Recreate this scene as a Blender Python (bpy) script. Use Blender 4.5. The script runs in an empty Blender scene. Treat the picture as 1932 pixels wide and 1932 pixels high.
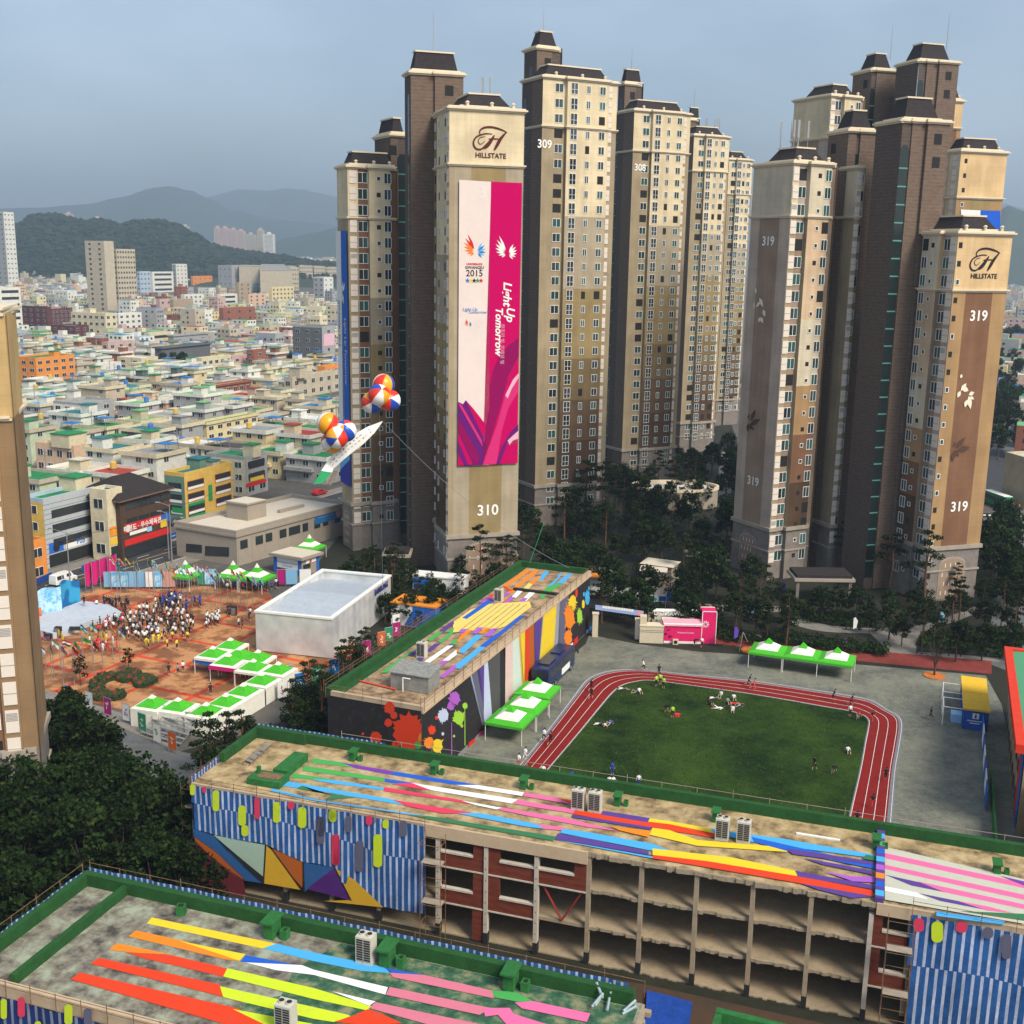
import bpy, math, random
from mathutils import Vector, Matrix
RD=math.radians
rnd=random.Random(7)
S=bpy.context.scene
COL=S.collection
# ---------------- camera
FL=2170.0; PIT=RD(12.6); ROL=RD(.91); HC=56.0
_X0=Vector((1,0,0)); _Y0=Vector((0,math.sin(PIT),math.cos(PIT))); CZ=Vector((0,math.cos(PIT),-math.sin(PIT)))
CX=_X0*math.cos(ROL)+_Y0*math.sin(ROL); CY=_Y0*math.cos(ROL)-_X0*math.sin(ROL)
cd=bpy.data.cameras.new('camera'); cam=bpy.data.objects.new('camera',cd); COL.objects.link(cam)
cd.sensor_width=36; cd.lens=36*FL/1932; cd.clip_end=40000; cd.clip_start=1
M=Matrix.Identity(4)
for i in range(3): M[i][0]=CX[i]; M[i][1]=CY[i]; M[i][2]=-CZ[i]
M[2][3]=HC
cam.matrix_world=M
S.camera=cam
# ---------------- world and sun
SUN_EL=46; SUN_AZ=138
w=bpy.data.worlds.new('World'); S.world=w; w.use_nodes=True
nt=w.node_tree; bg=nt.nodes['Background']
sk=nt.nodes.new('ShaderNodeTexSky'); sk.sky_type='NISHITA'; sk.sun_disc=False
sk.sun_elevation=RD(SUN_EL); sk.sun_rotation=RD(SUN_AZ); sk.dust_density=2.2; sk.air_density=1.0; sk.ozone_density=1.6
hs=nt.nodes.new('ShaderNodeHueSaturation'); hs.inputs['Saturation'].default_value=.95
tcw=nt.nodes.new('ShaderNodeTexCoord'); cn=nt.nodes.new('ShaderNodeTexNoise'); cn.inputs['Scale'].default_value=2.2; cn.inputs['Detail'].default_value=6; cm=nt.nodes.new('ShaderNodeMapping'); cm.inputs['Scale'].default_value=(1,1,2.6)
cr_=nt.nodes.new('ShaderNodeMapRange'); cr_.inputs[1].default_value=.38; cr_.inputs[2].default_value=.72; cr_.inputs[4].default_value=.5
cx_=nt.nodes.new('ShaderNodeMix'); cx_.data_type='RGBA'; cx_.inputs[7].default_value=(7.6,9.0,10.6,1)
nt.links.new(tcw.outputs['Generated'],cm.inputs[0]); nt.links.new(cm.outputs[0],cn.inputs[0]); nt.links.new(cn.outputs['Fac'],cr_.inputs[0]); nt.links.new(cr_.outputs[0],cx_.inputs[0]); nt.links.new(sk.outputs[0],cx_.inputs[6]); nt.links.new(cx_.outputs[2],hs.inputs['Color']); nt.links.new(hs.outputs[0],bg.inputs[0]); bg.inputs[1].default_value=.094
sd=bpy.data.lights.new('sun','SUN'); sd.energy=3.3; sd.angle=RD(20); sd.color=(1,.92,.79)
so=bpy.data.objects.new('sun',sd); COL.objects.link(so)
sdir=Vector((math.sin(RD(SUN_AZ))*math.cos(RD(SUN_EL)),math.cos(RD(SUN_AZ))*math.cos(RD(SUN_EL)),math.sin(RD(SUN_EL))))
so.rotation_euler=sdir.to_track_quat('Z','Y').to_euler()
S.view_settings.view_transform='Standard'; S.view_settings.look='None'; S.view_settings.gamma=1
S.view_settings.exposure=0.55
S.render.engine='CYCLES'
S.cycles.max_bounces=5; S.cycles.diffuse_bounces=2; S.cycles.glossy_bounces=2; S.cycles.volume_bounces=0; S.cycles.transparent_max_bounces=4
S.cycles.use_denoising=True
# ---------------- from a point of the picture to a point of the place
FR=dict(F=(0,0,1.2666),pl=(0,1050,.44),ct=(0,400,.44),t1=(780,0,.4141),t2=(780,750,.4141),r1=(1550,50,.4657),r2=(1550,750,.4657),bl=(0,1597,.44),bm=(750,1597,.44),br=(1550,1550,.4643),am=(780,1150,.3623),fd=(1380,1300,.2588),gd=(1380,1000,.2588))
def fz(fr,x,y):
    a,b,s=FR[fr]; return ((a+x*s)/1.2666,(b+y*s)/1.2666)
def ray(x,y): return CX*((x-966)/FL)-CY*((y-966)/FL)+CZ
def G(fr,x,y,z=0):
    d=ray(*fz(fr,x,y)); t=(z-HC)/d.z; return Vector((d.x*t,d.y*t,z))
def AT(fr,x,y,Y):
    d=ray(*fz(fr,x,y)); t=Y/d.y; return Vector((d.x*t,Y,HC+d.z*t))
def zat(fr,x,y,Y): return AT(fr,x,y,Y).z
def onv(fr,x,y,O,ang):
    """where the ray meets the vertical plane through O with heading ang: (along, height)"""
    d=ray(*fz(fr,x,y)); u=Vector((math.cos(RD(ang)),math.sin(RD(ang))))
    det=d.x*(-u.y)+u.x*d.y
    t=(O[0]*(-u.y)+u.x*O[1])/det; s=(d.x*O[1]-d.y*O[0])/det
    return (-(s) if False else ((Vector((d.x*t,d.y*t))-Vector((O[0],O[1]))).dot(u)), HC+d.z*t)
def hit(C,ang,fx,fy=480):
    d=ray(fx,fy); u=Vector((math.cos(RD(ang)),math.sin(RD(ang))))
    det=d.x*(-u.y)+u.x*d.y; t=(C[0]*(-u.y)+u.x*C[1])/det
    return Vector((d.x*t,d.y*t))
def hl(fx,Y):
    p=ray(fx,480); return Vector((p.x*Y/p.y,Y))
def proj(p):
    d=Vector(p)-Vector((0,0,HC)); c=d.dot(CZ); return (966+FL*d.dot(CX)/c,966-FL*d.dot(CY)/c,c)
# ---------------- materials
MC={}
def mat(name,c,rough=.85,n=0.0,sc=1.0,metal=0.0,c2=None,det=3,spec=.3,space='Object',rand=0.0,bump=0.0,lo=.35,hi=.65,emit=0):
    if name in MC: return MC[name]
    m=bpy.data.materials.new(name); MC[name]=m; m.use_nodes=True; N=m.node_tree; b=N.nodes['Principled BSDF']
    b.inputs['Roughness'].default_value=rough; b.inputs['Metallic'].default_value=metal
    b.inputs['Specular IOR Level'].default_value=spec
    c=tuple(c)+(1,); b.inputs['Base Color'].default_value=c
    if n or c2 or rand:
        out=None
        tc=N.nodes.new('ShaderNodeTexCoord')
        if n or c2:
            no=N.nodes.new('ShaderNodeTexNoise'); no.inputs['Scale'].default_value=sc; no.inputs['Detail'].default_value=det; no.inputs['Roughness'].default_value=.95
            N.links.new(tc.outputs[space],no.inputs['Vector'])
            mr=N.nodes.new('ShaderNodeMapRange'); mr.inputs[1].default_value=lo; mr.inputs[2].default_value=hi
            N.links.new(no.outputs['Fac'],mr.inputs[0])
            mx=N.nodes.new('ShaderNodeMix'); mx.data_type='RGBA'
            N.links.new(mr.outputs[0],mx.inputs[0])
            if c2: a_,b_=c,tuple(c2)+(1,)
            else: a_=tuple(min(1,v*(1-n)) for v in c[:3])+(1,); b_=tuple(min(1,v*(1+n)) for v in c[:3])+(1,)
            mx.inputs[6].default_value=a_; mx.inputs[7].default_value=b_; out=mx.outputs[2]
            if bump:
                bp=N.nodes.new('ShaderNodeBump'); bp.inputs['Strength'].default_value=bump; N.links.new(no.outputs['Fac'],bp.inputs['Height']); N.links.new(bp.outputs[0],b.inputs['Normal'])
        if rand:
            oi=N.nodes.new('ShaderNodeObjectInfo'); h=N.nodes.new('ShaderNodeHueSaturation')
            m1=N.nodes.new('ShaderNodeMapRange'); m1.inputs[3].default_value=1-rand; m1.inputs[4].default_value=1+rand
            N.links.new(oi.outputs['Random'],m1.inputs[0]); N.links.new(m1.outputs[0],h.inputs['Value'])
            if out: N.links.new(out,h.inputs['Color'])
            else: h.inputs['Color'].default_value=c
            out=h.outputs[0]
        N.links.new(out,b.inputs['Base Color'])
    return m
def srgb(r,g,b,k=1.0):
    f=lambda v:(v/255/12.92 if v/255<.04045 else ((v/255+.055)/1.055)**2.4)*k
    return (f(r),f(g),f(b))
def nodes_mat(name):
    m=bpy.data.materials.new(name); MC[name]=m; m.use_nodes=True; return m,m.node_tree,m.node_tree.nodes['Principled BSDF']
# ---------------- mesh building
class MB:
    def __init__(s): s.v=[]; s.f=[]; s.m=[]; s.smooth=False
    def poly(s,pts,mi=0):
        n=len(s.v); s.v+= [tuple(p) for p in pts]; s.f.append(tuple(range(n,n+len(pts)))); s.m.append(mi)
    def box(s,x0,x1,y0,y1,z0,z1,mi=0,top=None):
        n=len(s.v); s.v+=[(x0,y0,z0),(x1,y0,z0),(x1,y1,z0),(x0,y1,z0),(x0,y0,z1),(x1,y0,z1),(x1,y1,z1),(x0,y1,z1)]
        for k,f in enumerate(((0,3,2,1),(4,5,6,7),(0,1,5,4),(1,2,6,5),(2,3,7,6),(3,0,4,7))):
            s.f.append(tuple(n+i for i in f)); s.m.append(top if (k==1 and top is not None) else mi)
    def prism(s,pts,z0,z1,mi=0,top=None,pts2=None,bottom=True):
        n=len(s.v); k=len(pts); p2=pts2 or pts
        s.v+=[(p[0],p[1],z0) for p in pts]+[(p[0],p[1],z1) for p in p2]
        for i in range(k):
            j=(i+1)%k; s.f.append((n+i,n+j,n+k+j,n+k+i)); s.m.append(mi)
        s.f.append(tuple(n+k+i for i in range(k))); s.m.append(mi if top is None else top)
        if bottom: s.f.append(tuple(n+i for i in reversed(range(k)))); s.m.append(mi)
    def tube(s,p,q,r,r2=None,n=6,mi=0,cap=True):
        p=Vector(p); q=Vector(q); r2=r if r2 is None else r2; d=(q-p)
        if d.length<1e-6: return
        d.normalize(); a=d.orthogonal().normalized(); b=d.cross(a); k=len(s.v)
        for c,rr in ((p,r),(q,r2)):
            for i in range(n):
                t=2*math.pi*i/n; s.v.append(tuple(c+a*math.cos(t)*rr+b*math.sin(t)*rr))
        for i in range(n):
            j=(i+1)%n; s.f.append((k+i,k+j,k+n+j,k+n+i)); s.m.append(mi)
        if cap:
            s.f.append(tuple(k+i for i in reversed(range(n)))); s.m.append(mi); s.f.append(tuple(k+n+i for i in range(n))); s.m.append(mi)
    def xf(s,M,start=0):
        s.v[start:]=[tuple(M@Vector(p)) for p in s.v[start:]]
    def mesh(s,name,mats):
        me=bpy.data.meshes.new(name); me.from_pydata(s.v,[],s.f)
        for m in mats: me.materials.append(m)
        if len(mats)>1: me.polygons.foreach_set('material_index',s.m)
        if s.smooth: me.polygons.foreach_set('use_smooth',[True]*len(s.f))
        me.update(); return me
    def build(s,name,mats,parent=None,loc=None,rz=0):
        if not isinstance(mats,(list,tuple)): mats=[mats]
        return ob(name,s.mesh(name,mats),parent,loc,rz)
def ob(name,me,parent=None,loc=None,rz=0,rot=None,scale=None):
    o=bpy.data.objects.new(name,me); COL.objects.link(o)
    if parent: o.parent=parent
    if loc is not None: o.location=loc
    if rot: o.rotation_euler=rot
    elif rz: o.rotation_euler=(0,0,rz)
    if scale: o.scale=scale
    return o
def tag(o,label=None,cat=None,group=None,kind=None):
    if label: o['label']=label
    if cat: o['category']=cat
    if group: o['group']=group
    if kind: o['kind']=kind
    return o
def empty(name,loc,label,cat,rz=0,group=None):
    o=ob(name,None,None,loc,rz); o.empty_display_size=.1; return tag(o,label,cat,group)
def setting(name,mb,mats,kind='structure'):
    o=mb.build(name,mats); o['kind']=kind; return o
KIDS={}
def copy_tree(o,loc=None,rz=None,parent=None,scale=None):
    c=o.copy(); COL.objects.link(c)
    if parent: c.parent=parent
    if loc is not None: c.location=loc
    if rz is not None: c.rotation_euler=(0,0,rz)
    if scale is not None: c.scale=scale
    for ch in KIDS[o.name] if o.name in KIDS else list(o.children): copy_tree(ch,parent=c)
    return c
def textmesh(body,size,ext=.0,align='CENTER',shear=0,bold=0):
    cu=bpy.data.curves.new('t','FONT'); cu.body=body; cu.size=size; cu.align_x=align; cu.extrude=ext; cu.shear=shear; cu.offset=bold; cu.resolution_u=3
    o=bpy.data.objects.new('t',cu); COL.objects.link(o); dg=bpy.context.evaluated_depsgraph_get(); dg.update()
    me=bpy.data.meshes.new_from_object(o.evaluated_get(dg)); bpy.data.objects.remove(o); return me
def frame_M(O,ang,out=0.0):
    """local x = along the wall, local y = up, local z = out of the wall (outward normal right of heading)"""
    u=Vector((math.cos(RD(ang)),math.sin(RD(ang)),0)); n=Vector((u.y,-u.x,0)); z=Vector((0,0,1))
    m=Matrix.Identity(4)
    for i in range(3): m[i][0]=u[i]; m[i][1]=z[i]; m[i][2]=n[i]; m[i][3]=(O[0],O[1],0)[i]+n[i]*out
    return m
class Wall:
    """flat art on a vertical wall: polygons given as picture points or as (s,z)"""
    def __init__(s,O,ang,out=.04): s.O=Vector((O[0],O[1])); s.ang=ang; s.out=out; s.mb=MB(); s.mats=[]; s.idx={}; s.k=0
    def mi(s,m):
        if m.name not in s.idx: s.idx[m.name]=len(s.mats); s.mats.append(m)
        return s.idx[m.name]
    def sz(s,fr,x,y): return onv(fr,x,y,s.O,s.ang)
    def add(s,pts,m,layer=1,fr=None):
        if fr: pts=[s.sz(fr,*p) for p in pts]
        s.mb.poly([(p[0],p[1],.025*layer) for p in pts],s.mi(m))
    def text(s,body,sx,z,size,m,layer=2,rot=0,shear=0,bold=0,mirror=False,align='CENTER'):
        me=textmesh(body,size,0,align,shear,bold); k=len(s.mb.v); c,si=math.cos(rot),math.sin(rot)
        for v in me.vertices:
            x,y=v.co.x*(-1 if mirror else 1),v.co.y; s.mb.v.append((sx+x*c-y*si,z+x*si+y*c,.025*layer))
        mi=s.mi(m)
        for p in me.polygons: s.mb.f.append(tuple(k+i for i in p.vertices)); s.mb.m.append(mi)
        bpy.data.meshes.remove(me)
    def build(s,name,parent=None,inv=None):
        s.mb.xf(frame_M(s.O,s.ang,s.out))
        if parent is not None:
            L=parent.matrix_basis.inverted(); s.mb.xf(L)
        return s.mb.build(name,s.mats,parent)
def splat(cx,cy,r,sd,n=22,spike=.55,drip=0):
    rr=random.Random(sd); pts=[]
    for i in range(n*2):
        a=math.pi*i/n; k=r*(1+rr.uniform(-.12,.12)) if i%2 else r*(1+rr.random()**2*spike)
        pts.append((cx+math.cos(a)*k,cy+math.sin(a)*k))
    return pts
def disc(cx,cy,r,n=12,ry=None): return [(cx+math.cos(2*math.pi*i/n)*r,cy+math.sin(2*math.pi*i/n)*(ry or r)) for i in range(n)]
def smooth_path(pts,closed=False,k=6):
    out=[]; n=len(pts)
    for i in range(n if closed else n-1):
        p0=pts[(i-1)%n] if closed or i>0 else pts[i]; p1=pts[i]; p2=pts[(i+1)%n]; p3=pts[(i+2)%n] if closed or i+2<n else pts[i+1]
        for j in range(k):
            t=j/k; out.append(tuple(.5*((2*p1[a])+(p2[a]-p0[a])*t+(2*p0[a]-5*p1[a]+4*p2[a]-p3[a])*t*t+(3*p1[a]-p0[a]-3*p2[a]+p3[a])*t**3) for a in (0,1)))
    if not closed: out.append(tuple(pts[-1][:2]))
    return out
# ---------------- shared materials
def wallm(name,c,n=.06,sc=.15):
    """painted concrete: faint joint at every floor, rain streaks, patchy tone"""
    m,N,b=nodes_mat(name); b.inputs['Roughness'].default_value=.9; b.inputs['Specular IOR Level'].default_value=.2
    tc=N.nodes.new('ShaderNodeTexCoord'); mp=N.nodes.new('ShaderNodeMapping'); mp.inputs['Scale'].default_value=(1,1,.07); a=N.nodes.new('ShaderNodeTexNoise'); a.inputs['Scale'].default_value=1.1; a.inputs['Detail'].default_value=6
    g=N.nodes.new('ShaderNodeTexNoise'); g.inputs['Scale'].default_value=.22; g.inputs['Detail'].default_value=5
    N.links.new(tc.outputs['Object'],mp.inputs[0]); N.links.new(mp.outputs[0],a.inputs[0]); N.links.new(tc.outputs['Object'],g.inputs[0])
    sp=N.nodes.new('ShaderNodeSeparateXYZ'); N.links.new(tc.outputs['Object'],sp.inputs[0])
    md=N.nodes.new('ShaderNodeMath'); md.operation='MODULO'; md.inputs[1].default_value=.95; N.links.new(sp.outputs[2],md.inputs[0])
    lt=N.nodes.new('ShaderNodeMath'); lt.operation='LESS_THAN'; lt.inputs[1].default_value=.07; N.links.new(md.outputs[0],lt.inputs[0])
    s1=N.nodes.new('ShaderNodeMath'); s1.operation='MULTIPLY_ADD'; s1.inputs[1].default_value=.55; N.links.new(a.outputs['Fac'],s1.inputs[0]); N.links.new(g.outputs['Fac'],s1.inputs[2])
    s2=N.nodes.new('ShaderNodeMath'); s2.operation='MULTIPLY_ADD'; s2.inputs[1].default_value=-.10; N.links.new(lt.outputs[0],s2.inputs[0]); N.links.new(s1.outputs[0],s2.inputs[2])
    mr=N.nodes.new('ShaderNodeMapRange'); mr.inputs[1].default_value=.58; mr.inputs[2].default_value=.95; N.links.new(s2.outputs[0],mr.inputs[0])
    mx=N.nodes.new('ShaderNodeMix'); mx.data_type='RGBA'; mx.inputs[6].default_value=tuple(v*.82 for v in c)+(1,); mx.inputs[7].default_value=tuple(min(1,v*1.10) for v in c)+(1,)
    N.links.new(mr.outputs[0],mx.inputs[0]); N.links.new(mx.outputs[2],b.inputs['Base Color']); return m
m_cream=wallm('cream_wall',(.68,.56,.36),n=.06,sc=.15)
m_cream2=wallm('pale_cream_wall',(.60,.52,.38),n=.06,sc=.15)
m_tan=wallm('tan_wall',(.35,.275,.17),n=.08,sc=.15)
m_tang=wallm('grey_tan_wall',(.39,.32,.22),n=.07,sc=.15)
m_olive=wallm('olive_tan_wall',(.30,.22,.10),n=.08,sc=.15)
m_olive2=wallm('olive_brown_wall',(.20,.14,.065),n=.08,sc=.15)
m_brown=wallm('brown_wall',(.13,.080,.045),n=.08,sc=.15)
m_dbrown=wallm('dark_brown_wall',(.085,.050,.030),n=.08,sc=.15)
m_red=wallm('reddish_brown_wall',(.20,.10,.055),n=.08,sc=.15)
m_base=mat('grey_stone_base',(.21,.18,.155),n=.18,sc=.5)
m_orange=wallm('orange_tan_wall',(.38,.235,.11),n=.07,sc=.15)
m_pink=wallm('pinkish_cream_wall',(.58,.42,.27),n=.06,sc=.15)
m_taupe=wallm('taupe_wall',(.46,.37,.30),n=.08,sc=.15)
m_taupe_d=wallm('dark_taupe_wall',(.31,.22,.155),n=.08,sc=.15)
m_yel=wallm('warm_yellow_wall',(.66,.46,.24),n=.06,sc=.15)
def brick(name,c):
    m,N,b=nodes_mat(name); b.inputs['Roughness'].default_value=.9; b.inputs['Specular IOR Level'].default_value=.2
    tc=N.nodes.new('ShaderNodeTexCoord'); mp=N.nodes.new('ShaderNodeMapping'); mp.inputs['Scale'].default_value=(.9,.9,2.4)
    no=N.nodes.new('ShaderNodeTexNoise'); no.inputs['Scale'].default_value=1.2; no.inputs['Detail'].default_value=5
    wv=N.nodes.new('ShaderNodeTexWave'); wv.bands_direction='Z'; wv.inputs['Scale'].default_value=.55; wv.inputs['Distortion'].default_value=.3
    N.links.new(tc.outputs['Object'],mp.inputs[0]); N.links.new(mp.outputs[0],no.inputs[0]); N.links.new(tc.outputs['Object'],wv.inputs[0])
    a=N.nodes.new('ShaderNodeMath'); a.operation='MULTIPLY_ADD'; a.inputs[1].default_value=.18; N.links.new(wv.outputs['Fac'],a.inputs[0]); N.links.new(no.outputs['Fac'],a.inputs[2])
    mr=N.nodes.new('ShaderNodeMapRange'); mr.inputs[1].default_value=.35; mr.inputs[2].default_value=.8; N.links.new(a.outputs[0],mr.inputs[0])
    mx=N.nodes.new('ShaderNodeMix'); mx.data_type='RGBA'; mx.inputs[6].default_value=tuple(v*.78 for v in c)+(1,); mx.inputs[7].default_value=tuple(v*1.2 for v in c)+(1,)
    N.links.new(mr.outputs[0],mx.inputs[0]); N.links.new(mx.outputs[2],b.inputs['Base Color']); return m
m_shaft=brick('dark_brown_brick',(.15,.105,.078))
m_shaft2=brick('darker_brown_brick',(.10,.075,.062))
m_slit=mat('dark_green_glass',(.012,.022,.022),rough=.25,spec=.5)
m_slitbar=mat('teal_mullion',(.10,.28,.24))
m_trim=mat('stone_trim',(.68,.58,.42),n=.05,sc=.5)
m_dtrim=mat('grey_stone_trim',(.34,.29,.23),n=.1,sc=.5)
m_roof=mat('dark_roof_shingle',(.028,.022,.022),n=.35,sc=2,rough=.9)
m_white=mat('white_paint',(.78,.77,.72),n=.04,sc=1)
m_glass=mat('window_glass',(.035,.045,.05),rough=.12,spec=.6,rand=.6)
m_glass_t=mat('teal_window_glass',(.03,.085,.08),rough=.12,spec=.6,rand=.6)
m_dark=mat('dark_opening',(.018,.016,.015))
m_louver=mat('white_louver_panel',(.70,.62,.53),n=.03,sc=3)
m_louver_w=mat('grey_louver_slats',(.30,.29,.27))
m_steel=mat('galvanised_steel',(.38,.39,.40),rough=.45,metal=.6)
m_rust=mat('rusty_steel',(.20,.11,.06),n=.4,sc=3)
m_black=mat('matt_black',(.02,.02,.02))
# ---------------- window prototypes (origin at the middle of the pane, x along, y out is -Y local, z up)
WIN={}
def winmesh(w,h,kind='slide',glass=None):
    k=(w,h,kind,glass.name if glass else '')
    if k in WIN: return WIN[k]
    b=MB(); t=.09; g=0
    if kind=='louver':
        b.box(-w/2,w/2,-.10,.02,-h/2,h/2,0)
        b.box(-w/2,w/2,-.12,-.10,-.04,.04,2)
        me=b.mesh('louver_panel',[m_louver,m_louver_w,m_dtrim])
    elif kind=='vent':
        b.box(-w/2,w/2,-.10,.02,-h/2,h/2,0)
        for i in range(6): b.box(-w/2+.08,w/2-.08,-.12,-.10,.05+i*h/16,.05+i*h/16+h/26,1)
        me=b.mesh('louver_panel',[m_louver,m_louver_w,m_dtrim])
    elif kind=='hole':
        b.box(-w/2,w/2,-.012,.0,-h/2,h/2,1)
        me=b.mesh('window',[m_white,m_dark])
    else:
        b.box(-w/2,w/2,-.02,.0,-h/2,h/2,1)
        for a in ((-w/2,-w/2+t,-h/2,h/2),(w/2-t,w/2,-h/2,h/2)): b.box(a[0],a[1],-.09,-.0,a[2],a[3],0)
        b.box(-w/2+t,w/2-t,-.09,0,-h/2,-h/2+t,0); b.box(-w/2+t,w/2-t,-.09,0,h/2-t,h/2,0)
        if kind=='slide':
            b.box(-.045,.045,-.08,-.02,-h/2+t,h/2-t,0)
            b.box(w*.2,w/2-t,-.05,-.02,-h/2+t,h/2-t,2)
        if kind=='door': b.box(-.045,.045,-.08,-.02,-h/2+t,h/2-t,0); b.box(-w/2+t,w/2-t,-.16,-.09,-h*.1,-h*.1+.06,0)
        me=b.mesh('window',[m_white,glass or m_glass,m_glass_t])
    WIN[k]=me; return me
def offs(pts,d):
    """outline grown by d (counter-clockwise outline)"""
    n=len(pts); out=[]
    for i in range(n):
        a,b,c=Vector(pts[i-1][:2]),Vector(pts[i][:2]),Vector(pts[(i+1)%n][:2])
        e1=(b-a); e2=(c-b)
        if e1.length<1e-5 or e2.length<1e-5: out.append(tuple(b)); continue
        e1.normalize(); e2.normalize(); n1=Vector((e1.y,-e1.x)); n2=Vector((e2.y,-e2.x)); k=1+n1.dot(n2)
        m=(n1+n2)/k if k>.15 else n1
        out.append(tuple(b+m*d))
    return out
FH=2.85
FOOT=[]
def s3(l): return l
GRAD=[(0,m_cream),(.25,m_tang),(.42,m_olive),(.63,m_olive2),(.76,m_brown),(.88,m_dbrown)]
GRAD2=[(0,m_pink),(.34,m_cream2),(.52,m_orange),(.68,m_red),(.84,m_dbrown)]
GRAD3=[(0,m_cream2),(.30,m_tang),(.5,m_olive2),(.75,m_dbrown)]
class Tower:
    def __init__(s,label,x,y,name='apartment_tower'):
        s.root=empty(name,(x,y,0),label,'apartment tower'); s.x,s.y=x,y; s.wins=[]; s.n=0
    def L(s,p,z=0): return (p[0]-s.x,p[1]-s.y,z)
    def wing(s,A,B,C,D,zt,ztr,zb,front=None,right=None,back=None,left=None,top=None,rows=True,roof=True,base=True,corn=1,mh=3.6,trim2=True,inset=1.4):
        """A..D counter-clockwise seen from above; segs = (share, push-out, kind, paint, [(t,w,h,type)...])"""
        top=top or m_cream; zt-=.5; mh=mh*.62; FOOT.append([Vector(p[:2]) for p in (A,B,C,D)])
        mats=[]; idx={}
        def mi(m):
            if m.name not in idx: idx[m.name]=len(mats); mats.append(m)
            return idx[m.name]
        wall=MB(); pts=[]; edges=[]
        for (p,q,segs) in ((A,B,front),(B,C,right),(C,D,back),(D,A,left)):
            p=Vector(p[:2]); q=Vector(q[:2]); segs=segs or [(1,0,'plain',m_tan,[]) if base else (1,0,'shaft',m_shaft2,[])]
            u=(q-p).normalized(); nn=Vector((u.y,-u.x)); L=(q-p).length; t=0; tot=sum(g[0] for g in segs)
            prev=0
            for g in segs:
                a=p+u*(L*t/tot); t+=g[0]; b=p+u*(L*t/tot); o=g[1]
                if o!=prev and t!=g[0]:
                    edges.append((a+nn*prev,a+nn*o,(0,0,'plain',g[3] if g[2]!='grad' else m_tan,[])))
                elif t==g[0] and o: edges.append((a,a+nn*o,(0,0,'plain',m_tan,[])))
                edges.append((a+nn*o,b+nn*o,g)); prev=o
            if prev: edges.append((q+nn*prev,q,(0,0,'plain',m_tan,[])))
        for (a,b,g) in edges:
            pts.append(tuple(a))
            kind,pm=g[2],g[3]
            z0=0
            def quad(za,zb_,m,fa=0,fb=1):
                p=a.lerp(b,fa); q=a.lerp(b,fb); wall.poly([s.L(p,za),s.L(q,za),s.L(q,zb_),s.L(p,zb_)],mi(m))
            if kind=='shaft': quad(0,zt,pm)
            else:
                zz=zb if base else 0
                if base: quad(0,zb,m_base)
                tp=top if ztr<zt else None
                if tp:
                    quad(ztr,zt,g[5] if len(g)>5 else top)
                if kind=='grad':
                    H=ztr-zz
                    for i,(f,m) in enumerate(pm):
                        f2=pm[i+1][0] if i+1<len(pm) else 1
                        # band edges sit on floor lines
                        z2=ztr-round(f*H/FH)*FH; z1=ztr-round(f2*H/FH)*FH if i+1<len(pm) else zz
                        quad(max(z1,zz),max(z2,zz),m)
                elif kind=='blank':
                    sd,ct=pm; quad(zz,ztr,sd,0,.24); quad(zz,ztr,ct,.24,.74); quad(zz,ztr,sd,.74,1)
                else: quad(zz,ztr,pm)
            u=(b-a); ln=u.length
            if ln<.3: continue
            ang=math.atan2(u.y,u.x)
            for (t,w,h,ty) in g[4]:
                c=a.lerp(b,t); nfl=int((zt-3.0)/FH); 
                if ty=='slit':
                    un=u.normalized(); nn=Vector((un.y,-un.x)); cc=c+nn*.03
                    sb=MB(); sb.poly([s.L(cc-un*w/2,2),s.L(cc+un*w/2,2),s.L(cc+un*w/2,zt-h),s.L(cc+un*w/4,zt-h+.8),s.L(cc-un*w/4,zt-h+.8),s.L(cc-un*w/2,zt-h)],0)
                    c2=c+nn*.05
                    for k in range(1,int((zt-h)/FH)):
                        z=zt-h-k*FH; p0=c2-un*w/2; p1=c2+un*w/2; sb.poly([s.L(p0,z),s.L(p1,z),s.L(p1,z+.22),s.L(p0,z+.22)],1)
                    sb.build('stair_window_strip',[m_slit,m_slitbar],s.root); continue
                if ty=='top2':
                    for k in range(int(h)): s.wins.append((c,zt-2.6-k*3.6,ang,(1.5,1.7,'hole',None)))
                    continue
                for k in range(nfl):
                    z=zt-1.75-k*FH
                    if z<1.6: break
                    tt=ty; gl=None
                    if ty=='louver': tt='vent' if rnd.random()<.14 else 'louver'
                    elif ty=='slide' and rnd.random()<.13: tt='hole'
                    elif ty=='tiny' : tt='hole' if rnd.random()<.4 else 'plain'
                    if ty=='slide' and rnd.random()<.3: gl=m_glass_t
                    s.wins.append((c,z+(0 if ty!='tiny' else -.1),ang,(w,h,tt,gl)))
        wall.build('wall',mats,s.root)
        # trims
        P=[s.L(p)[:2] for p in pts]
        tr=MB()
        tr.prism(offs(P,.22),zt-.3,zt-.05); tr.prism(offs(P,.48),zt-.05,zt+.22); tr.prism(offs(P,.2),zt+.22,zt+.45)
        if ztr<zt and trim2: tr.prism(offs(P,.2),ztr-.3,ztr-.08); tr.prism(offs(P,.38),ztr-.08,ztr+.14)
        tr.build('cornice',[m_trim],s.root)
        if base:
            b2=MB(); b2.prism(offs(P,.35),zb-.4,zb+.25); b2.prism(offs(P,.2),zb-4.2,zb-3.9); b2.build('base_moulding',[m_dtrim],s.root)
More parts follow.
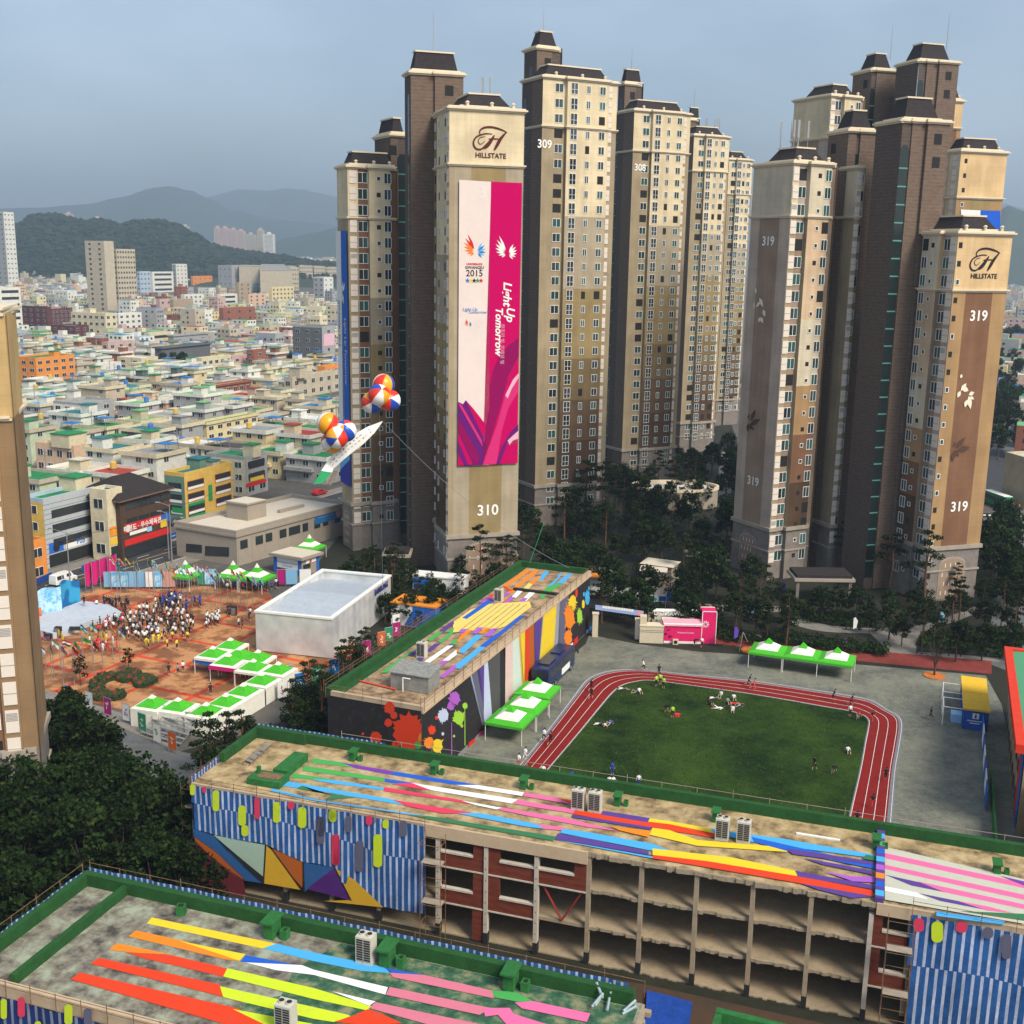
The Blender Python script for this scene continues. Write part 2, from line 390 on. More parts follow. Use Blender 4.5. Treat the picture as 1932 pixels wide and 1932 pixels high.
        if roof:
            H4=[Vector(s.L(p)[:2]) for p in (A,B,C,D)]
            mm_=min((H4[1]-H4[0]).length,(H4[2]-H4[1]).length); inset=min(inset*1.1,.15*mm_); q0=offs(H4,-inset); q1=offs(H4,-inset-min(2.8,.15*min((H4[1]-H4[0]).length,(H4[2]-H4[1]).length)))
            rb=MB(); rb.prism(q0,zt+.45,zt+.45+mh,0,pts2=q1,bottom=False); rb.build('roof',[m_roof],s.root)
            cb=MB(); cb.prism(offs(H4,-inset+.35),zt+.44,zt+.75); cb.prism(offs(q1,.2),zt+.45+mh,zt+.7+mh); cb.build('roof_trim',[m_trim],s.root)
            s.q1=q1
            for k in range(3 if corn else 0):
                t=(.2,.55,.86)[k]; c=Vector(P[0]).lerp(Vector(H4[1]),t); c=c+(Vector(H4[3])-Vector(H4[0])).normalized()*.9
                vb=MB(); vb.tube((c.x,c.y,zt+.4),(c.x,c.y,zt+1.1),.26,.26,8); vb.tube((c.x,c.y,zt+1.1),(c.x,c.y,zt+1.35),.4,.15,8); vb.build('roof_vent',[m_trim],s.root)
        s.pts=pts; return s
    def rod(s,p,z,h=5):
        b=MB(); z-=3.2; b.tube(s.L(p,z),s.L(p,z+h),.09,.04,5); b.build('lightning_rod',[m_steel],s.root)
    def antennas(s,p,z,n=6,h=3.2):
        for k in range(n):
            a=rnd.uniform(0,6.28); r=rnd.uniform(.8,2.6); x,y=p[0]+r*math.cos(a),p[1]+r*math.sin(a); z_=z-1.8
            b=MB(); b.tube(s.L((x,y),z_-.8),s.L((x,y),z_+h*.4),.06,.06,5); b.box(*[v for v in (s.L((x,y))[0]-.14,s.L((x,y))[0]+.14,s.L((x,y))[1]-.1,s.L((x,y))[1]+.1,z_+h*.3,z_+h)],0); b.build('antenna',[m_steel],s.root)
    def finish(s,lim=100):
        cnt={}; rest=[]
        s.wins=[w for w in s.wins if True]
        def vis(w):
            f=proj((w[0].x,w[0].y,w[1])); n=(math.sin(w[2]),-math.cos(w[2])); return (n[0]*(-w[0].x)+n[1]*(-w[0].y))>0 and -30<f[0]<1960 and f[1]<1960
        W=[w for w in s.wins if vis(w)]; 
        rnd.shuffle(W); W.sort(key=lambda w:-w[3][0]*w[3][1])
        for (c,z,a,k) in W:
            me=winmesh(*k); nm='louver_panel' if k[2] in('louver','vent') else 'window'
            cnt[nm]=cnt.get(nm,0)+1
            if cnt[nm]<=lim-1: ob(nm,me,s.root,s.L(c,z),a)
            else: rest.append((c,z,a,me,nm))
        for nm in ('window','louver_panel'):
            r=[q for q in rest if q[4]==nm]
            if not r: continue
            b=MB(); mats=[]; idx={}
            for (c,z,a,me,_) in r:
                k=len(b.v); lx,ly,_z=s.L(c); ca,sa=math.cos(a),math.sin(a)
                for v in me.vertices: b.v.append((lx+v.co.x*ca-v.co.y*sa,ly+v.co.x*sa+v.co.y*ca,z+v.co.z))
                for p in me.polygons:
                    m=me.materials[p.material_index]
                    if m.name not in idx: idx[m.name]=len(mats); mats.append(m)
                    b.f.append(tuple(k+i for i in p.vertices)); b.m.append(idx[m.name])
            o=b.build('upper_windows' if nm=='window' else 'louver_panels',mats,s.root); o['kind']='stuff'
def V2(a,d): return Vector((math.cos(RD(a)),math.sin(RD(a))))*d
# ================= tower with the banner (left wing, two shafts, logo wing)
GW=lambda *c: list(c)
A=hl(857,192); B=hit(A,18,985); D=hit(A,108,819); C=D+(B-A)
T=Tower('apartment tower with 310 on its blank end and a dark red logo on top',A.x,A.y)
z310=zat('t1',740,605,A.y); ztr310=zat('t1',740,945,A.y)
T.wing(A,B,C,D,z310,ztr310,8.6,front=[(1,0,'blank',(m_tang,m_olive),[])],
  left=[(.34,0,'grad',[(0,m_olive),(.5,m_olive2),(.8,m_brown)],[(.2,.8,1.4,'slide')],m_olive),(.56,.7,'grad',GRAD,[(.22,.7,1.3,'tiny'),(.75,.7,1.3,'tiny')]),(.10,.9,'plain',m_tang,[(.5,.9,2.1,'louver')])],right=[(1,0,'plain',m_taupe_d,[])])
T310=(A,B,C,D); T.antennas((C.x-4,C.y-5),z310+4.5,3)
SA=hit(D,18,776); SB=hit(D,18,871); SD=hit(SA,109,765); SC=SD+(SB-SA)
zs=zat('t1',495,400,SA.y)
T.wing(SA,SB,SC,SD,zs,zs,8,front=[(.45,0,'shaft',m_shaft,[]),(.55,.5,'shaft',m_shaft,[(.5,1.4,3,'top2')])],left=[(.5,0,'shaft',m_shaft2,[]),(.5,0,'shaft',m_shaft2,[(.3,1.1,4,'slit')])],right=[(1,0,'shaft',m_shaft2,[])],back=[(1,0,'shaft',m_shaft2,[])],base=False,mh=5,corn=0,inset=1.0)
T.rod(((SA+SC)/2),zs+6,7)
# left wing
A=hl(657.7,214); D=hit(A,118,638); B=hit(A,28,752.4); C=B+(D-A)
zl=zat('t1',125,945,A.y); zlt=zat('t1',130,1255,A.y)
T.wing(A,B,C,D,zl,zlt,9.2,left=[(1,0,'blank',(m_tang,m_tan),[])],
  front=[(.20,0,'plain',m_tan,[(.5,1.35,2.15,'louver')],m_cream),(.20,-.35,'plain',m_red,[(.5,1.9,1.9,'slide')],m_red),(.42,.5,'grad',GRAD,[(.44,.8,.8,'tiny'),(.86,1.4,1.9,'slide')]),(.18,-.5,'plain',m_red,[],m_red)])
TL=(A,B,C,D)
# slit and low shaft between left wing and big shaft
E=B+V2(118,1.5); F_=hit(E,28,769); H_=F_+V2(118,9); I_=E+V2(118,9)
z2=zat('t1',370,765,E.y)
E0=hit(E,28,738.5)
T.wing(E0,F_,F_+V2(118,8),E0+V2(118,8),z2,z2,8,front=[(.45,0,'shaft',m_shaft,[(.3,1.2,1,'top2')]),(.55,0,'shaft',m_shaft2,[(.5,2.2,4,'slit')])],left=[(1,0,'shaft',m_shaft2,[])],base=False,mh=4.2,corn=0,inset=1.0)
T.finish()
# lettering and logo on the tower
m_logo=mat('dark_red_logo',(.10,.012,.012)); m_logok=mat('black_logo',(.015,.012,.012)); m_num=mat('white_numerals',(.85,.84,.78))
def stroke(w,pts,w0,w1,m,layer):
    """calligraphic stroke: smooth line with a width that swells between its ends"""
    P=[Vector(p) for p in smooth_path(pts,False,6)]; n=len(P)
    for i in range(n-1):
        d=(P[i+1]-P[i]); 
        if d.length<1e-5: continue
        d.normalize(); nn=Vector((-d.y,d.x))
        f=lambda t:w0+(w1-w0)*math.sin(math.pi*t)
        a,b=f(i/(n-1)),f((i+1)/(n-1))
        w.add([tuple(P[i]-nn*a/2),tuple(P[i+1]-nn*b/2),tuple(P[i+1]+nn*b/2),tuple(P[i]+nn*a/2)],m,layer)
def logo(w,cx,cz,k,m,txt=True):
    q=lambda L:[(cx+(x-.5)*k,cz+(.5-y)*k*.62) for x,y in L]
    stroke(w,q([(1.0,.21),(.88,.12),(.70,.04),(.5,.0),(.3,.05),(.19,.2),(.21,.36)]),.018*k,.055*k,m,1)
    stroke(w,q([(.56,.30),(.35,.30),(.10,.45),(.01,.72),(.08,.95),(.24,.97),(.42,.70),(.60,.36)]),.018*k,.05*k,m,1.1)
    stroke(w,q([(.35,.42),(.2,.48),(.15,.65),(.22,.76),(.34,.62)]),.012*k,.022*k,m,1.2)
    stroke(w,q([(.62,.34),(.52,.62),(.40,.85),(.30,.93)]),.03*k,.085*k,m,1.3)
    stroke(w,q([(.95,.22),(.80,.50),(.70,.78),(.62,.99)]),.035*k,.095*k,m,1.4)
    stroke(w,q([(.45,.52),(.60,.50),(.78,.50)]),.02*k,.03*k,m,1.5)
    if txt: w.text('HILLSTATE',cx+.02*k,cz-.52*k,.19*k,m,1,bold=.004*k)
def art(cls_pts,ang,out=.06): return Wall(cls_pts,ang,out)
A=T310[0]
wl=Wall(A,18,.06)
a0=wl.sz('t1',945,800); a1=wl.sz('t1',848,800); a2=wl.sz('t1',1045,800)
logo(wl,a0[0],a0[1],a2[0]-a1[0],m_logo)
c=wl.sz('t2',930,1160); wl.text('310',c[0],c[1],2.6,m_num,1,bold=.05)
wl.build('logo_sign',T.root)
# arch on blank ends
def arch(t,O,ang,s0,s1,z1,mA=None):
    w=Wall(O,ang,.05); mm=m_taupe_d if mA is None else mA
    n=10; c=(s0+s1)/2; r=(s1-s0)/2
    w.add([(s0,.3),(s1,.3)]+[(c+r*math.cos(math.pi*i/n),z1-1.2+1.2*math.sin(math.pi*i/n)) for i in range(n+1)],m_dtrim,1)
    r-=.25; w.add([(s0+.25,.3),(s1-.25,.3)]+[(c+r*math.cos(math.pi*i/n),z1-1.4+1.1*math.sin(math.pi*i/n)) for i in range(n+1)],mm,2)
    for i in range(4):
        for j in range(4): x=s0+.6+(s1-s0-1.2)*(i+.5*(j%2))/4; w.add([(x,1+j*1.6),(x+.14,1+j*1.6),(x+.14,1.7+j*1.6),(x,1.7+j*1.6)],m_white,3)
    w.build('arch_panel',t.root)
arch(T,T310[0],18,(T310[1]-T310[0]).length*.2,(T310[1]-T310[0]).length*.8,7.4)
arch(T,TL[3],-62,(TL[3]-TL[0]).length*.15,(TL[3]-TL[0]).length*.8,7.4)
# ================= towers 309, 308, 307, 306 : same wing, one farther than the next
def rowtower(label,f0,f1,Y,ytop,ytrim,frtop,xt,sh,num=None,simple=0,cream=m_cream,seglight=GRAD):
    A=hl(f0,Y); B=hit(A,28,f1); D=A+V2(118,8.5); C=B+V2(118,8.5)
    zt=zat('F',xt,ytop,A.y); ztr=zat('F',xt,ytrim,A.y)
    T=Tower(label,A.x,A.y)
    T.wing(A,B,C,D,zt,ztr,8.8,top=cream,
     left=[(.3,0,'shaft',m_shaft2,[(.5,1.2,4,'slit')]),(.2,0,'shaft',m_shaft2,[]),(.5,0,'shaft',m_shaft,[])],
     front=[(.13,0,'plain',m_tan,[]),(.17,0,'plain',m_tan,[(.5,1.9,1.7,'slide')]),(.56,.8,'grad',seglight,[(.16,1.6,2.2,'door'),(.50,.95,1.5,'slide'),(.84,1.4,1.6,'slide')]),(.09,.0,'plain',m_tan,[(.5,.9,2.1,'louver')]),(.05,0,'plain',m_tan,[])],
     right=[(1,0,'plain',m_tan,[])])
    for (g0,g1,g2,Ys,yt,capx) in sh:
        SA=hl(g1,Ys); SB=hit(SA,28,g2); SD=hit(SA,118,g0) if g0<g1-.5 else SA+V2(118,8); SC=SD+(SB-SA)
        z=zat('F',capx,yt,SA.y)
        T.wing(SA,SB,SC,SD,z,z,8,front=[(.6,0,'shaft',m_shaft,[(.72,1.3,1,'top2')]),(.4,-.5,'shaft',m_shaft2,[])],left=[(.4,0,'shaft',m_shaft2,[]),(.3,0,'shaft',m_shaft2,[(.5,1.4,4,'slit')]),(.3,0,'shaft',m_shaft2,[])],base=False,mh=4.8,corn=0,inset=.9)
        T.rod((SA+SC)/2,z+5.5,6)
    T.finish()
    if num:
        w=Wall(A,28,.08); c=w.sz('F',*num[1]); w.text(num[0],c[0],c[1],num[2],m_num,1,bold=.04); w.build('number_sign',T.root)
    return T
T309=rowtower('tallest cream window tower with 309 on its corner, right of the pink banner',1018,1154.5,236,140,237,None,1050,[(983,1006,1052,245,85,1000)],('309',(1027,279),2.2))
T308=rowtower('tall cream window tower numbered 308 with a dark shaft on its side',1187,1291,284,204,284,None,1215,[(1156,1168,1202,296,154,1180)],('308',(1207,322),2.2))
T307=rowtower('cream window tower with aerials, partly behind the one numbered 308',1299,1365,334,252,322,None,1320,[(1285,1290,1308,350,223,1300)],None)
T307.antennas(hl(1335,348),T307.root.location.z+zat('F',1335,234,348)-.5,6,4)
T306=rowtower('farthest cream window tower of the row, smallest in view',1366,1410,392,298,366,None,1390,[],None)
# ================= tower 319 front pair
A=hl(1486.5,198); D=hit(A,118,1413); B=hit(A,28,1569); C=B+(D-A)
z319=zat('r1',745,712,A.y); z319t=zat('r1',725,1000,A.y)
T=Tower('apartment tower numbered 319 with flower decals and two dark brick shafts',A.x,A.y)
T.wing(A,B,C,D,z319,z319t,9.3,top=m_cream2,left=[(1,0,'blank',(m_taupe,m_taupe_d),[])],
  front=[(.14,0,'plain',m_tan,[(.5,1.2,2.15,'louver')],m_cream),(.21,-.3,'plain',m_taupe_d,[(.5,1.7,1.9,'slide')],m_taupe),(.47,.5,'grad',GRAD2,[(.45,.75,.75,'tiny'),(.85,1.4,1.9,'slide')]),(.18,-.4,'plain',m_taupe_d,[],m_taupe_d)])
T319L=(A,B,C,D); T.antennas((A.x+1,A.y+6),z319+4.6,8,4)
# shaft 1
S1A=hit(B+V2(118,2),28,1584); S1=S1A; S1D=hit(S1A,108,1547)
zz=zat('r1',985,548,S1.y)
S1B=hit(S1A,18,1640); T.wing(S1A,S1B,S1B+(S1D-S1A),S1D,zz,zz,8,front=[(.27,0,'shaft',m_shaft,[]),(.13,-.3,'shaft',m_shaft2,[(.5,1.7,4.5,'slit')]),(.6,.0,'shaft',m_shaft,[])],left=[(1,0,'shaft',m_shaft,[(.3,1.2,1,'top2')])],base=False,mh=5,corn=0,inset=1)
# pale strip
Q0=hl(1606,203); 
T.wing(Q0,hit(Q0,18,1621),hit(Q0,18,1621)+V2(108,5),Q0+V2(108,5),zat('r1',1100,738,203),zat('r1',1090,1005,203),9,top=m_cream2,front=[(.6,0,'plain',m_tang,[(.5,.9,2.1,'louver')]),(.4,-.3,'plain',m_taupe_d,[(.5,.6,1.6,'slide')])],roof=False)
# shaft 2 (big)
K=hl(1682,193); KD=hit(K,108,1634); KB=hit(K,18,1766)
zk=zat('r1',1310,495,K.y)
T.wing(K,KB,KB+(KD-K),KD,zk,zk,8,left=[(1,0,'shaft',m_shaft2,[])],front=[(.22,-.2,'shaft',m_shaft2,[(.5,1.7,4.5,'slit')]),(.30,0,'shaft',m_shaft,[]),(.48,.5,'shaft',m_shaft,[(.5,1.4,2,'top2')])],base=False,mh=5.4,corn=0,inset=1)
T.rod(K+V2(60,8),zk+6,6)
# right wing
A=hl(1804.7,186); B=hit(A,18,1907); D=hit(A,108,1714); C=D+(B-A)
zr=zat('r1',1600,1072,A.y); zrt=zat('r1',1582,1382,A.y)
T.wing(A,B,C,D,zr,zrt,9.3,top=m_yel,front=[(1,0,'blank',(m_orange,m_red),[(.06,.7,.9,'tiny')])],
  left=[(.20,-.3,'plain',m_taupe_d,[(.5,1.2,1.8,'hole')],m_taupe_d),(.14,0,'plain',m_orange,[],m_cream2),(.36,.5,'grad',GRAD2,[(.2,1.4,1.9,'slide'),(.62,.75,.75,'tiny')],m_cream2),(.15,-.3,'plain',m_taupe_d,[(.5,1.6,1.9,'slide')],m_taupe),(.15,0,'plain',m_taupe,[(.5,1.3,2.2,'louver')],m_cream2)])
T319R=(A,B,C,D)
T.finish()
m_flow=mat('cream_flower_decal',(.78,.70,.55)); m_flowd=mat('brown_flower_decal',(.085,.045,.03))
def petal(w,p,q,wd,m,l=1):
    P,Q=Vector(p),Vector(q); d=Q-P; n=Vector((-d.y,d.x)).normalized()
    w.add([tuple(P+d*t+n*wd*s*math.sin(math.pi*min(1,t*.9+.05))) for t,s in [(0,.2),(.2,1),(.45,1.15),(.7,.9),(.9,.5),(1,0),(.9,-.5),(.7,-.9),(.45,-1.15),(.2,-1),(0,-.2)]],m,l)
w=Wall(T319L[3],-62,.06)
for fr,tx,ty in (('r1',615,1130),('r2',537,858)): c=w.sz(fr,tx,ty); w.text('319',c[0],c[1]-.7,2.15,m_num,1,bold=.05)
def flower(w,fr,L,m):
    for i,(x0,y0,x1,y1,wd) in enumerate(L): petal(w,w.sz(fr,x0,y0),w.sz(fr,x1,y1),wd*.4,m,1+.3*i)
flower(w,'r1',[(570,1420,590,1470,.9),(552,1400,552,1365,.5),(575,1440,552,1470,.7),(590,1480,600,1520,.9),(578,1520,590,1552,.9),(575,1520,566,1548,.7),(545,1440,543,1485,.4)],m_flow)
flower(w,'r2',[(525,550,550,490,1.0),(520,570,575,540,1.1),(512,570,545,595,.8),(515,560,508,605,.9),(512,540,518,510,.4)],m_flowd)
w.build('number_sign',T.root)
w=Wall(T319R[0],18,.06)
for fr,tx,ty in (('r1',1692,1515),('r2',1592,990)): c=w.sz(fr,tx,ty); w.text('319',c[0],c[1]-.7,2.3,m_num,1,bold=.05)
flower(w,'r2',[(1608,380,1640,395,1.0),(1600,395,1630,355,.9),(1600,330,1605,308,.6),(1598,395,1583,430,.8),(1640,415,1670,402,.8),(1640,420,1650,490,1.0),(1632,440,1620,480,.9),(1645,425,1668,438,.6)],m_flow)
flower(w,'r2',[(1575,690,1625,632,1.1),(1580,700,1650,685,1.2),(1570,700,1590,730,.9),(1565,705,1558,760,1.0),(1565,680,1575,655,.4)],m_flowd)
a0=w.sz('r1',1725,1225); a1=w.sz('r1',1650,1225); a2=w.sz('r1',1800,1225)
logo(w,a0[0],a0[1],a2[0]-a1[0],m_logok)
w.build('logo_sign',T.root)
arch(T,T319R[0],18,(T319R[1]-T319R[0]).length*.25,(T319R[1]-T319R[0]).length*.75,7.6)
arch(T,T319L[3],-62,(T319L[3]-T319L[0]).length*.22,(T319L[3]-T319L[0]).length*.68,7.4)
# entrance canopy of 319 and of 310
def canopy(x0,x1,y0,y1,z,label_root,fr,px,py):
    c=G(fr,px,py); b=MB(); lx,ly=c.x-label_root.location.x,c.y-label_root.location.y
    b.box(lx+x0,lx+x1,ly+y0,ly+y1,z-.5,z,0); b.box(lx+x0+.4,lx+x1-.4,ly+y0+.4,ly+y1-.4,z,z+.5,1)
    for sx in (x0+.4,x1-.9):
        b.box(lx+sx,lx+sx+.5,ly+y0+.3,ly+y0+.8,0,z-.5,2)
    b.build('entrance_canopy',[m_dtrim,m_roof,m_base],label_root)
canopy(-5,5,-2,4,4.6,T.root,'r2',880,1480)
canopy(-2.5,2.5,-2,3,4.6,bpy.data.objects['apartment_tower'],'t2',410,1520)
# ================= towers behind 319
A=hl(1500,262); zt=zat('r1',750,408,262)
T=Tower('cream tower rising behind the aerials of the 319 tower, blank end showing',A.x,A.y)
A1=hit(A,28,1500); pass_=0
bl=hl(1547,250); dl=hit(bl,118,1480)
T.wing(bl,hit(bl,28,1610),hit(bl,28,1610)+(dl-bl),dl,zt,zat('r1',745,625,262),9,top=m_cream,left=[(1,0,'blank',(m_taupe,m_taupe_d),[])],front=[(.14,0,'plain',m_tan,[(.5,1.2,2.15,'louver')],m_cream),(.21,-.3,'plain',m_taupe_d,[(.5,1.7,1.9,'slide')],m_taupe),(.47,.5,'grad',GRAD2,[(.45,.75,.75,'tiny'),(.85,1.4,1.9,'slide')]),(.18,-.4,'plain',m_taupe_d,[],m_taupe_d)])
s=hit(bl+V2(118,3),28,1610)
s=hl(1618,262); zq=zat('r1',1060,238,262)
sr=hit(s,18,1664); sd_=hit(s,108,1584)
T.wing(s,sr,sr+(sd_-s),sd_,zq,zq,8,left=[(1,0,'shaft',m_shaft,[(.7,1.3,1,'top2')])],front=[(.2,-.2,'shaft',m_shaft2,[(.5,1.4,4.5,'slit')]),(.8,0,'shaft',m_shaft,[])],base=False,mh=5.2,corn=0,inset=1)
T.rod(s+V2(50,9),zq+6,7)
s=hl(1702,252); zq=zat('r1',1290,190,252); sr=hit(s,18,1773); sd_=hit(s,108,1662)
T.wing(s,sr,sr+(sd_-s),sd_,zq,zq,8,left=[(1,0,'shaft',m_shaft2,[])],front=[(.22,-.3,'shaft',m_shaft2,[(.5,1.5,4.5,'slit')]),(.28,0,'shaft',m_shaft,[]),(.5,.5,'shaft',m_shaft,[(.5,1.4,2,'top2')])],base=False,mh=5.4,corn=0,inset=1)
T.rod(s+V2(40,10),zq+6,7)
s=hl(1762,262); e=hit(s,18,1790); zq=zat('r1',1600,398,262)
T.wing(s,e,e+V2(108,10),s+V2(108,10),zq,zat('r1',1600,548,262),9,top=m_yel,front=[(1,0,'blank',(m_orange,m_red),[])])
T.finish()
A=hl(1795,243); B=hit(A,18,1881); zt=zat('r1',1600,655,243); D=hit(A,108,1758)
T=Tower('orange-yellow blank ended tower behind the right 319 roof, blue banner below its top',A.x,A.y)
T.wing(A,B,B+(D-A),D,zt,zat('r1',1600,905,243),9,top=m_yel,front=[(1,0,'blank',(m_orange,m_olive),[(.12,.7,.9,'tiny')])],left=[(.5,0,'plain',m_pink,[(.5,1.4,1.8,'slide')],m_pink),(.5,0,'plain',m_cream2,[(.5,1.2,2.1,'louver')],m_cream2)])
T.finish()
bw=Wall(A,18,.15); m_bb=mat('blue_banner',(.01,.10,.55)); 
bw.add([bw.sz('r1',*q) for q in [(1700,972),(1803,975),(1798,1180),(1690,1180)]],m_bb,1); bw.add([bw.sz('r1',*q) for q in [(1600,968),(1700,972),(1690,1180),(1600,1180)]],m_white,1)
o=bw.build('building_banner'); tag(o,'blue and white banner high on the orange-yellow tower behind the 319 roof','banner')
# ================= near tower at the left edge
e0=G('F',88,1560); A0=e0.copy(); Y=A0.y
A=Vector((A0.x,A0.y)); 
B=A; A2=A+V2(198,20)
zt=zat('ct',60,760,Y); ztr=zat('ct',60,1360,Y)
m_near=wallm('shaded_tan_paint',(.26,.165,.085)); m_neary=wallm('near_top_paint',(.52,.36,.16))  # near tower's shade is put into these darker tan and yellow paints
T=Tower('tan apartment tower cut off by the left edge, white louver panels up its side',A.x,A.y)
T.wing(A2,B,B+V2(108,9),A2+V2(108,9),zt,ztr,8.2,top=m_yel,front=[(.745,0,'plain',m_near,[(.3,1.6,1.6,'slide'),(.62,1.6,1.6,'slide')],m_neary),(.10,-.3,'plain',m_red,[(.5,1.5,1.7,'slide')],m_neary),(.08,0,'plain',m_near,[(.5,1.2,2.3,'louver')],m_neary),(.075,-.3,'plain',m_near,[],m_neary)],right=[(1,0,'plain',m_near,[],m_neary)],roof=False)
T.finish()
# ================= ground, hills
def sheet(name,fr,pts,z,m,smooth=0,kind='structure'):
    P=[G(fr,*p) for p in pts]; P=[(p.x,p.y) for p in P]
    if smooth: P=smooth_path(P,True,smooth)
    b=MB(); b.poly([(p[0],p[1],z) for p in P]); return setting(name,b,[m],kind)
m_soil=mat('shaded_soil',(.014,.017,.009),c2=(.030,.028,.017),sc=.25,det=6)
m_cityg=mat('city_ground',(.07,.068,.062),c2=(.13,.12,.105),sc=.05,det=6)
b=MB(); b.poly([(-9000,-300,-.03),(9000,-300,-.03),(9000,16000,-.03),(-9000,16000,-.03)]); setting('ground',b,[m_cityg])
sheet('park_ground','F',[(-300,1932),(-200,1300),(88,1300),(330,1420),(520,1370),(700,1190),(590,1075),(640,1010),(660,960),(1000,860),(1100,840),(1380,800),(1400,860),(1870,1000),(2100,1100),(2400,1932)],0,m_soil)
def ridge(name,prof,Y,half,m,seed=1,kind='structure',step=12,rough=.04,zb=-5):
    """a range of hills at distance Y: crest heights follow the skyline, slopes fall off in depth"""
    r=random.Random(seed); xs=[]; x=prof[0][0]
    while x<=prof[-1][0]: xs.append(x); x+=step
    def crest(x):
        for (a,ya),(c,yc) in zip(prof,prof[1:]):
            if a<=x<=c: t=(x-a)/(c-a); t=t*t*(3-2*t)*.5+t*.5; return ya+(yc-ya)*t
        return prof[-1][1]
    from mathutils import noise
    rows=14; V=[]; b=MB()
    for j in range(rows+1):
        t=j/rows*2-1; 
        for x in xs:
            p=AT('F',x,crest(x),Y); h=max(0,p.z-zb); f=math.cos(t*math.pi/2)**1.15
            n=noise.fractal(Vector((p.x*.004,t*3+seed*7,seed)),.8,2.1,4)
            V.append((p.x*(1+t*half/Y),Y+t*half+n*half*.06,zb+h*f*(1+rough*n*3*abs(t)**.5)))
    b.v=V; n=len(xs)
    for j in range(rows):
        for i in range(n-1): b.f.append((j*n+i,j*n+i+1,(j+1)*n+i+1,(j+1)*n+i)); b.m.append(0)
    b.smooth=True; o=setting(name,b,[m],kind); return o,V
m_mtn=mat('mountain_forest',(.030,.050,.035),c2=(.05,.075,.05),sc=.004,det=6)
m_hill=mat('wooded_hill',(.018,.032,.014),c2=(.035,.055,.022),sc=.02,det=6)
ridge('mountains','',0,0,m_mtn) if False else None
ridge('mountain',[(-700,400),(-300,392),(-100,398),(60,392),(170,385),(226,372),(275,358),(323,351),(365,362),(400,380),(434,402),(520,415),(700,430),(900,440)],6800,1500,m_mtn,3,step=10,rough=.06)
ridge('mountain',[(200,440),(300,395),(400,370),(452,357),(500,362),(538,355),(590,362),(640,372),(720,365),(850,380),(1000,372),(1200,382),(1400,400),(1600,395),(1800,385),(1880,380),(1932,392),(2100,372),(2500,390)],9500,1800,m_mtn,5,step=12,rough=.06)
ridge('hill',[(-400,470),(0,462),(120,455),(240,470),(420,470),(500,462),(545,448),(590,440),(640,428),(700,425),(800,440),(900,460),(1100,470)],4600,500,m_mtn,9,step=8)
ridge('hill',[(1700,470),(1800,445),(1870,405),(1900,388),(1932,398),(1990,420),(2100,440),(2400,470)],3200,500,m_mtn,12,step=8)
o,HV=ridge('hill',[(-300,470),(-100,440),(30,432),(60,415),(100,412),(130,420),(170,424),(190,420),(230,432),(255,424),(285,423),(325,428),(365,447),(400,470),(450,480),(520,489),(600,502),(700,512),(850,524)],2250,420,m_hill,4,step=5)
# forest canopy on the hill, one mass
def blob(b,c,r,sd,mi=0,sq=.8):
    rr=random.Random(sd); k=len(b.v); n=6
    b.v.append((c[0],c[1],c[2]+r*sq))
    for j in (1,2):
        ph=math.pi*j/3.2
        for i in range(n):
            a=2*math.pi*(i+.5*j)/n; q=r*rr.uniform(.8,1.2); b.v.append((c[0]+q*math.sin(ph)*math.cos(a),c[1]+q*math.sin(ph)*math.sin(a),c[2]+q*sq*math.cos(ph)))
    for i in range(n):
        b.f.append((k,k+1+i,k+1+(i+1)%n)); b.m.append(mi)
        b.f.append((k+1+i,k+1+n+i,k+1+n+(i+1)%n,k+1+(i+1)%n)); b.m.append(mi)
fb=MB(); ncol=len(HV)//15
for k in range(9000):
    j=rnd.randint(0,8); i=rnd.randint(0,ncol-2); p=Vector(HV[j*ncol+i]).lerp(Vector(HV[(j+1)*ncol+i+1]),rnd.random())
    p2=Vector(HV[j*ncol+i+1]); p=p.lerp(p2,rnd.random()*.5)
    if p.z<12: continue
    blob(fb,(p.x,p.y,p.z+rnd.uniform(-1,3)),rnd.uniform(5,11),k,rnd.choice((0,0,1)),sq=rnd.uniform(.7,1.2))
setting('forest',fb,[mat('far_foliage',(.010,.022,.010),rough=1,n=.3,sc=.05),mat('far_foliage_light',(.020,.034,.014),rough=1,n=.3,sc=.05)],'stuff')
# ================= streets
m_asph=mat('asphalt',(.045,.046,.050),n=.35,sc=.35,det=6)
m_asph2=mat('worn_grey_asphalt',(.11,.115,.115),n=.3,sc=.3,det=6)
m_pave=mat('grey_paving',(.22,.20,.175),n=.22,sc=.6,det=6)
m_paint=mat('road_paint',(.72,.72,.68),n=.15,sc=2)
m_yellowp=mat('yellow_road_paint',(.65,.42,.05))
r0=G('pl',100,860); r1=G('pl',930,610); u=Vector((r1.x-r0.x,r1.y-r0.y)).normalized(); n_=Vector((u.y,-u.x))
def strip(name,O,u,s0,s1,a,bb,z,m,kind='structure'):
    n=Vector((u.y,-u.x)); b=MB(); q=[O+u*s0+n*a,O+u*s0+n*bb,O+u*s1+n*bb,O+u*s1+n*a]; b.poly([(p.x,p.y,z) for p in q]); return setting(name,b,[m],kind)
R0=Vector((r0.x,r0.y))
strip('road',R0,u,-80,420,-5.5,5.0,.012,m_asph)
ln=MB()
for k in range(-10,60):
    for off in (-1.9,1.6):
        p=R0+u*(k*7)+n_*off; q=p+u*3; w_=n_*.07; ln.poly([(*(p-w_),.024),(*(p+w_),.024),(*(q+w_),.024),(*(q-w_),.024)])
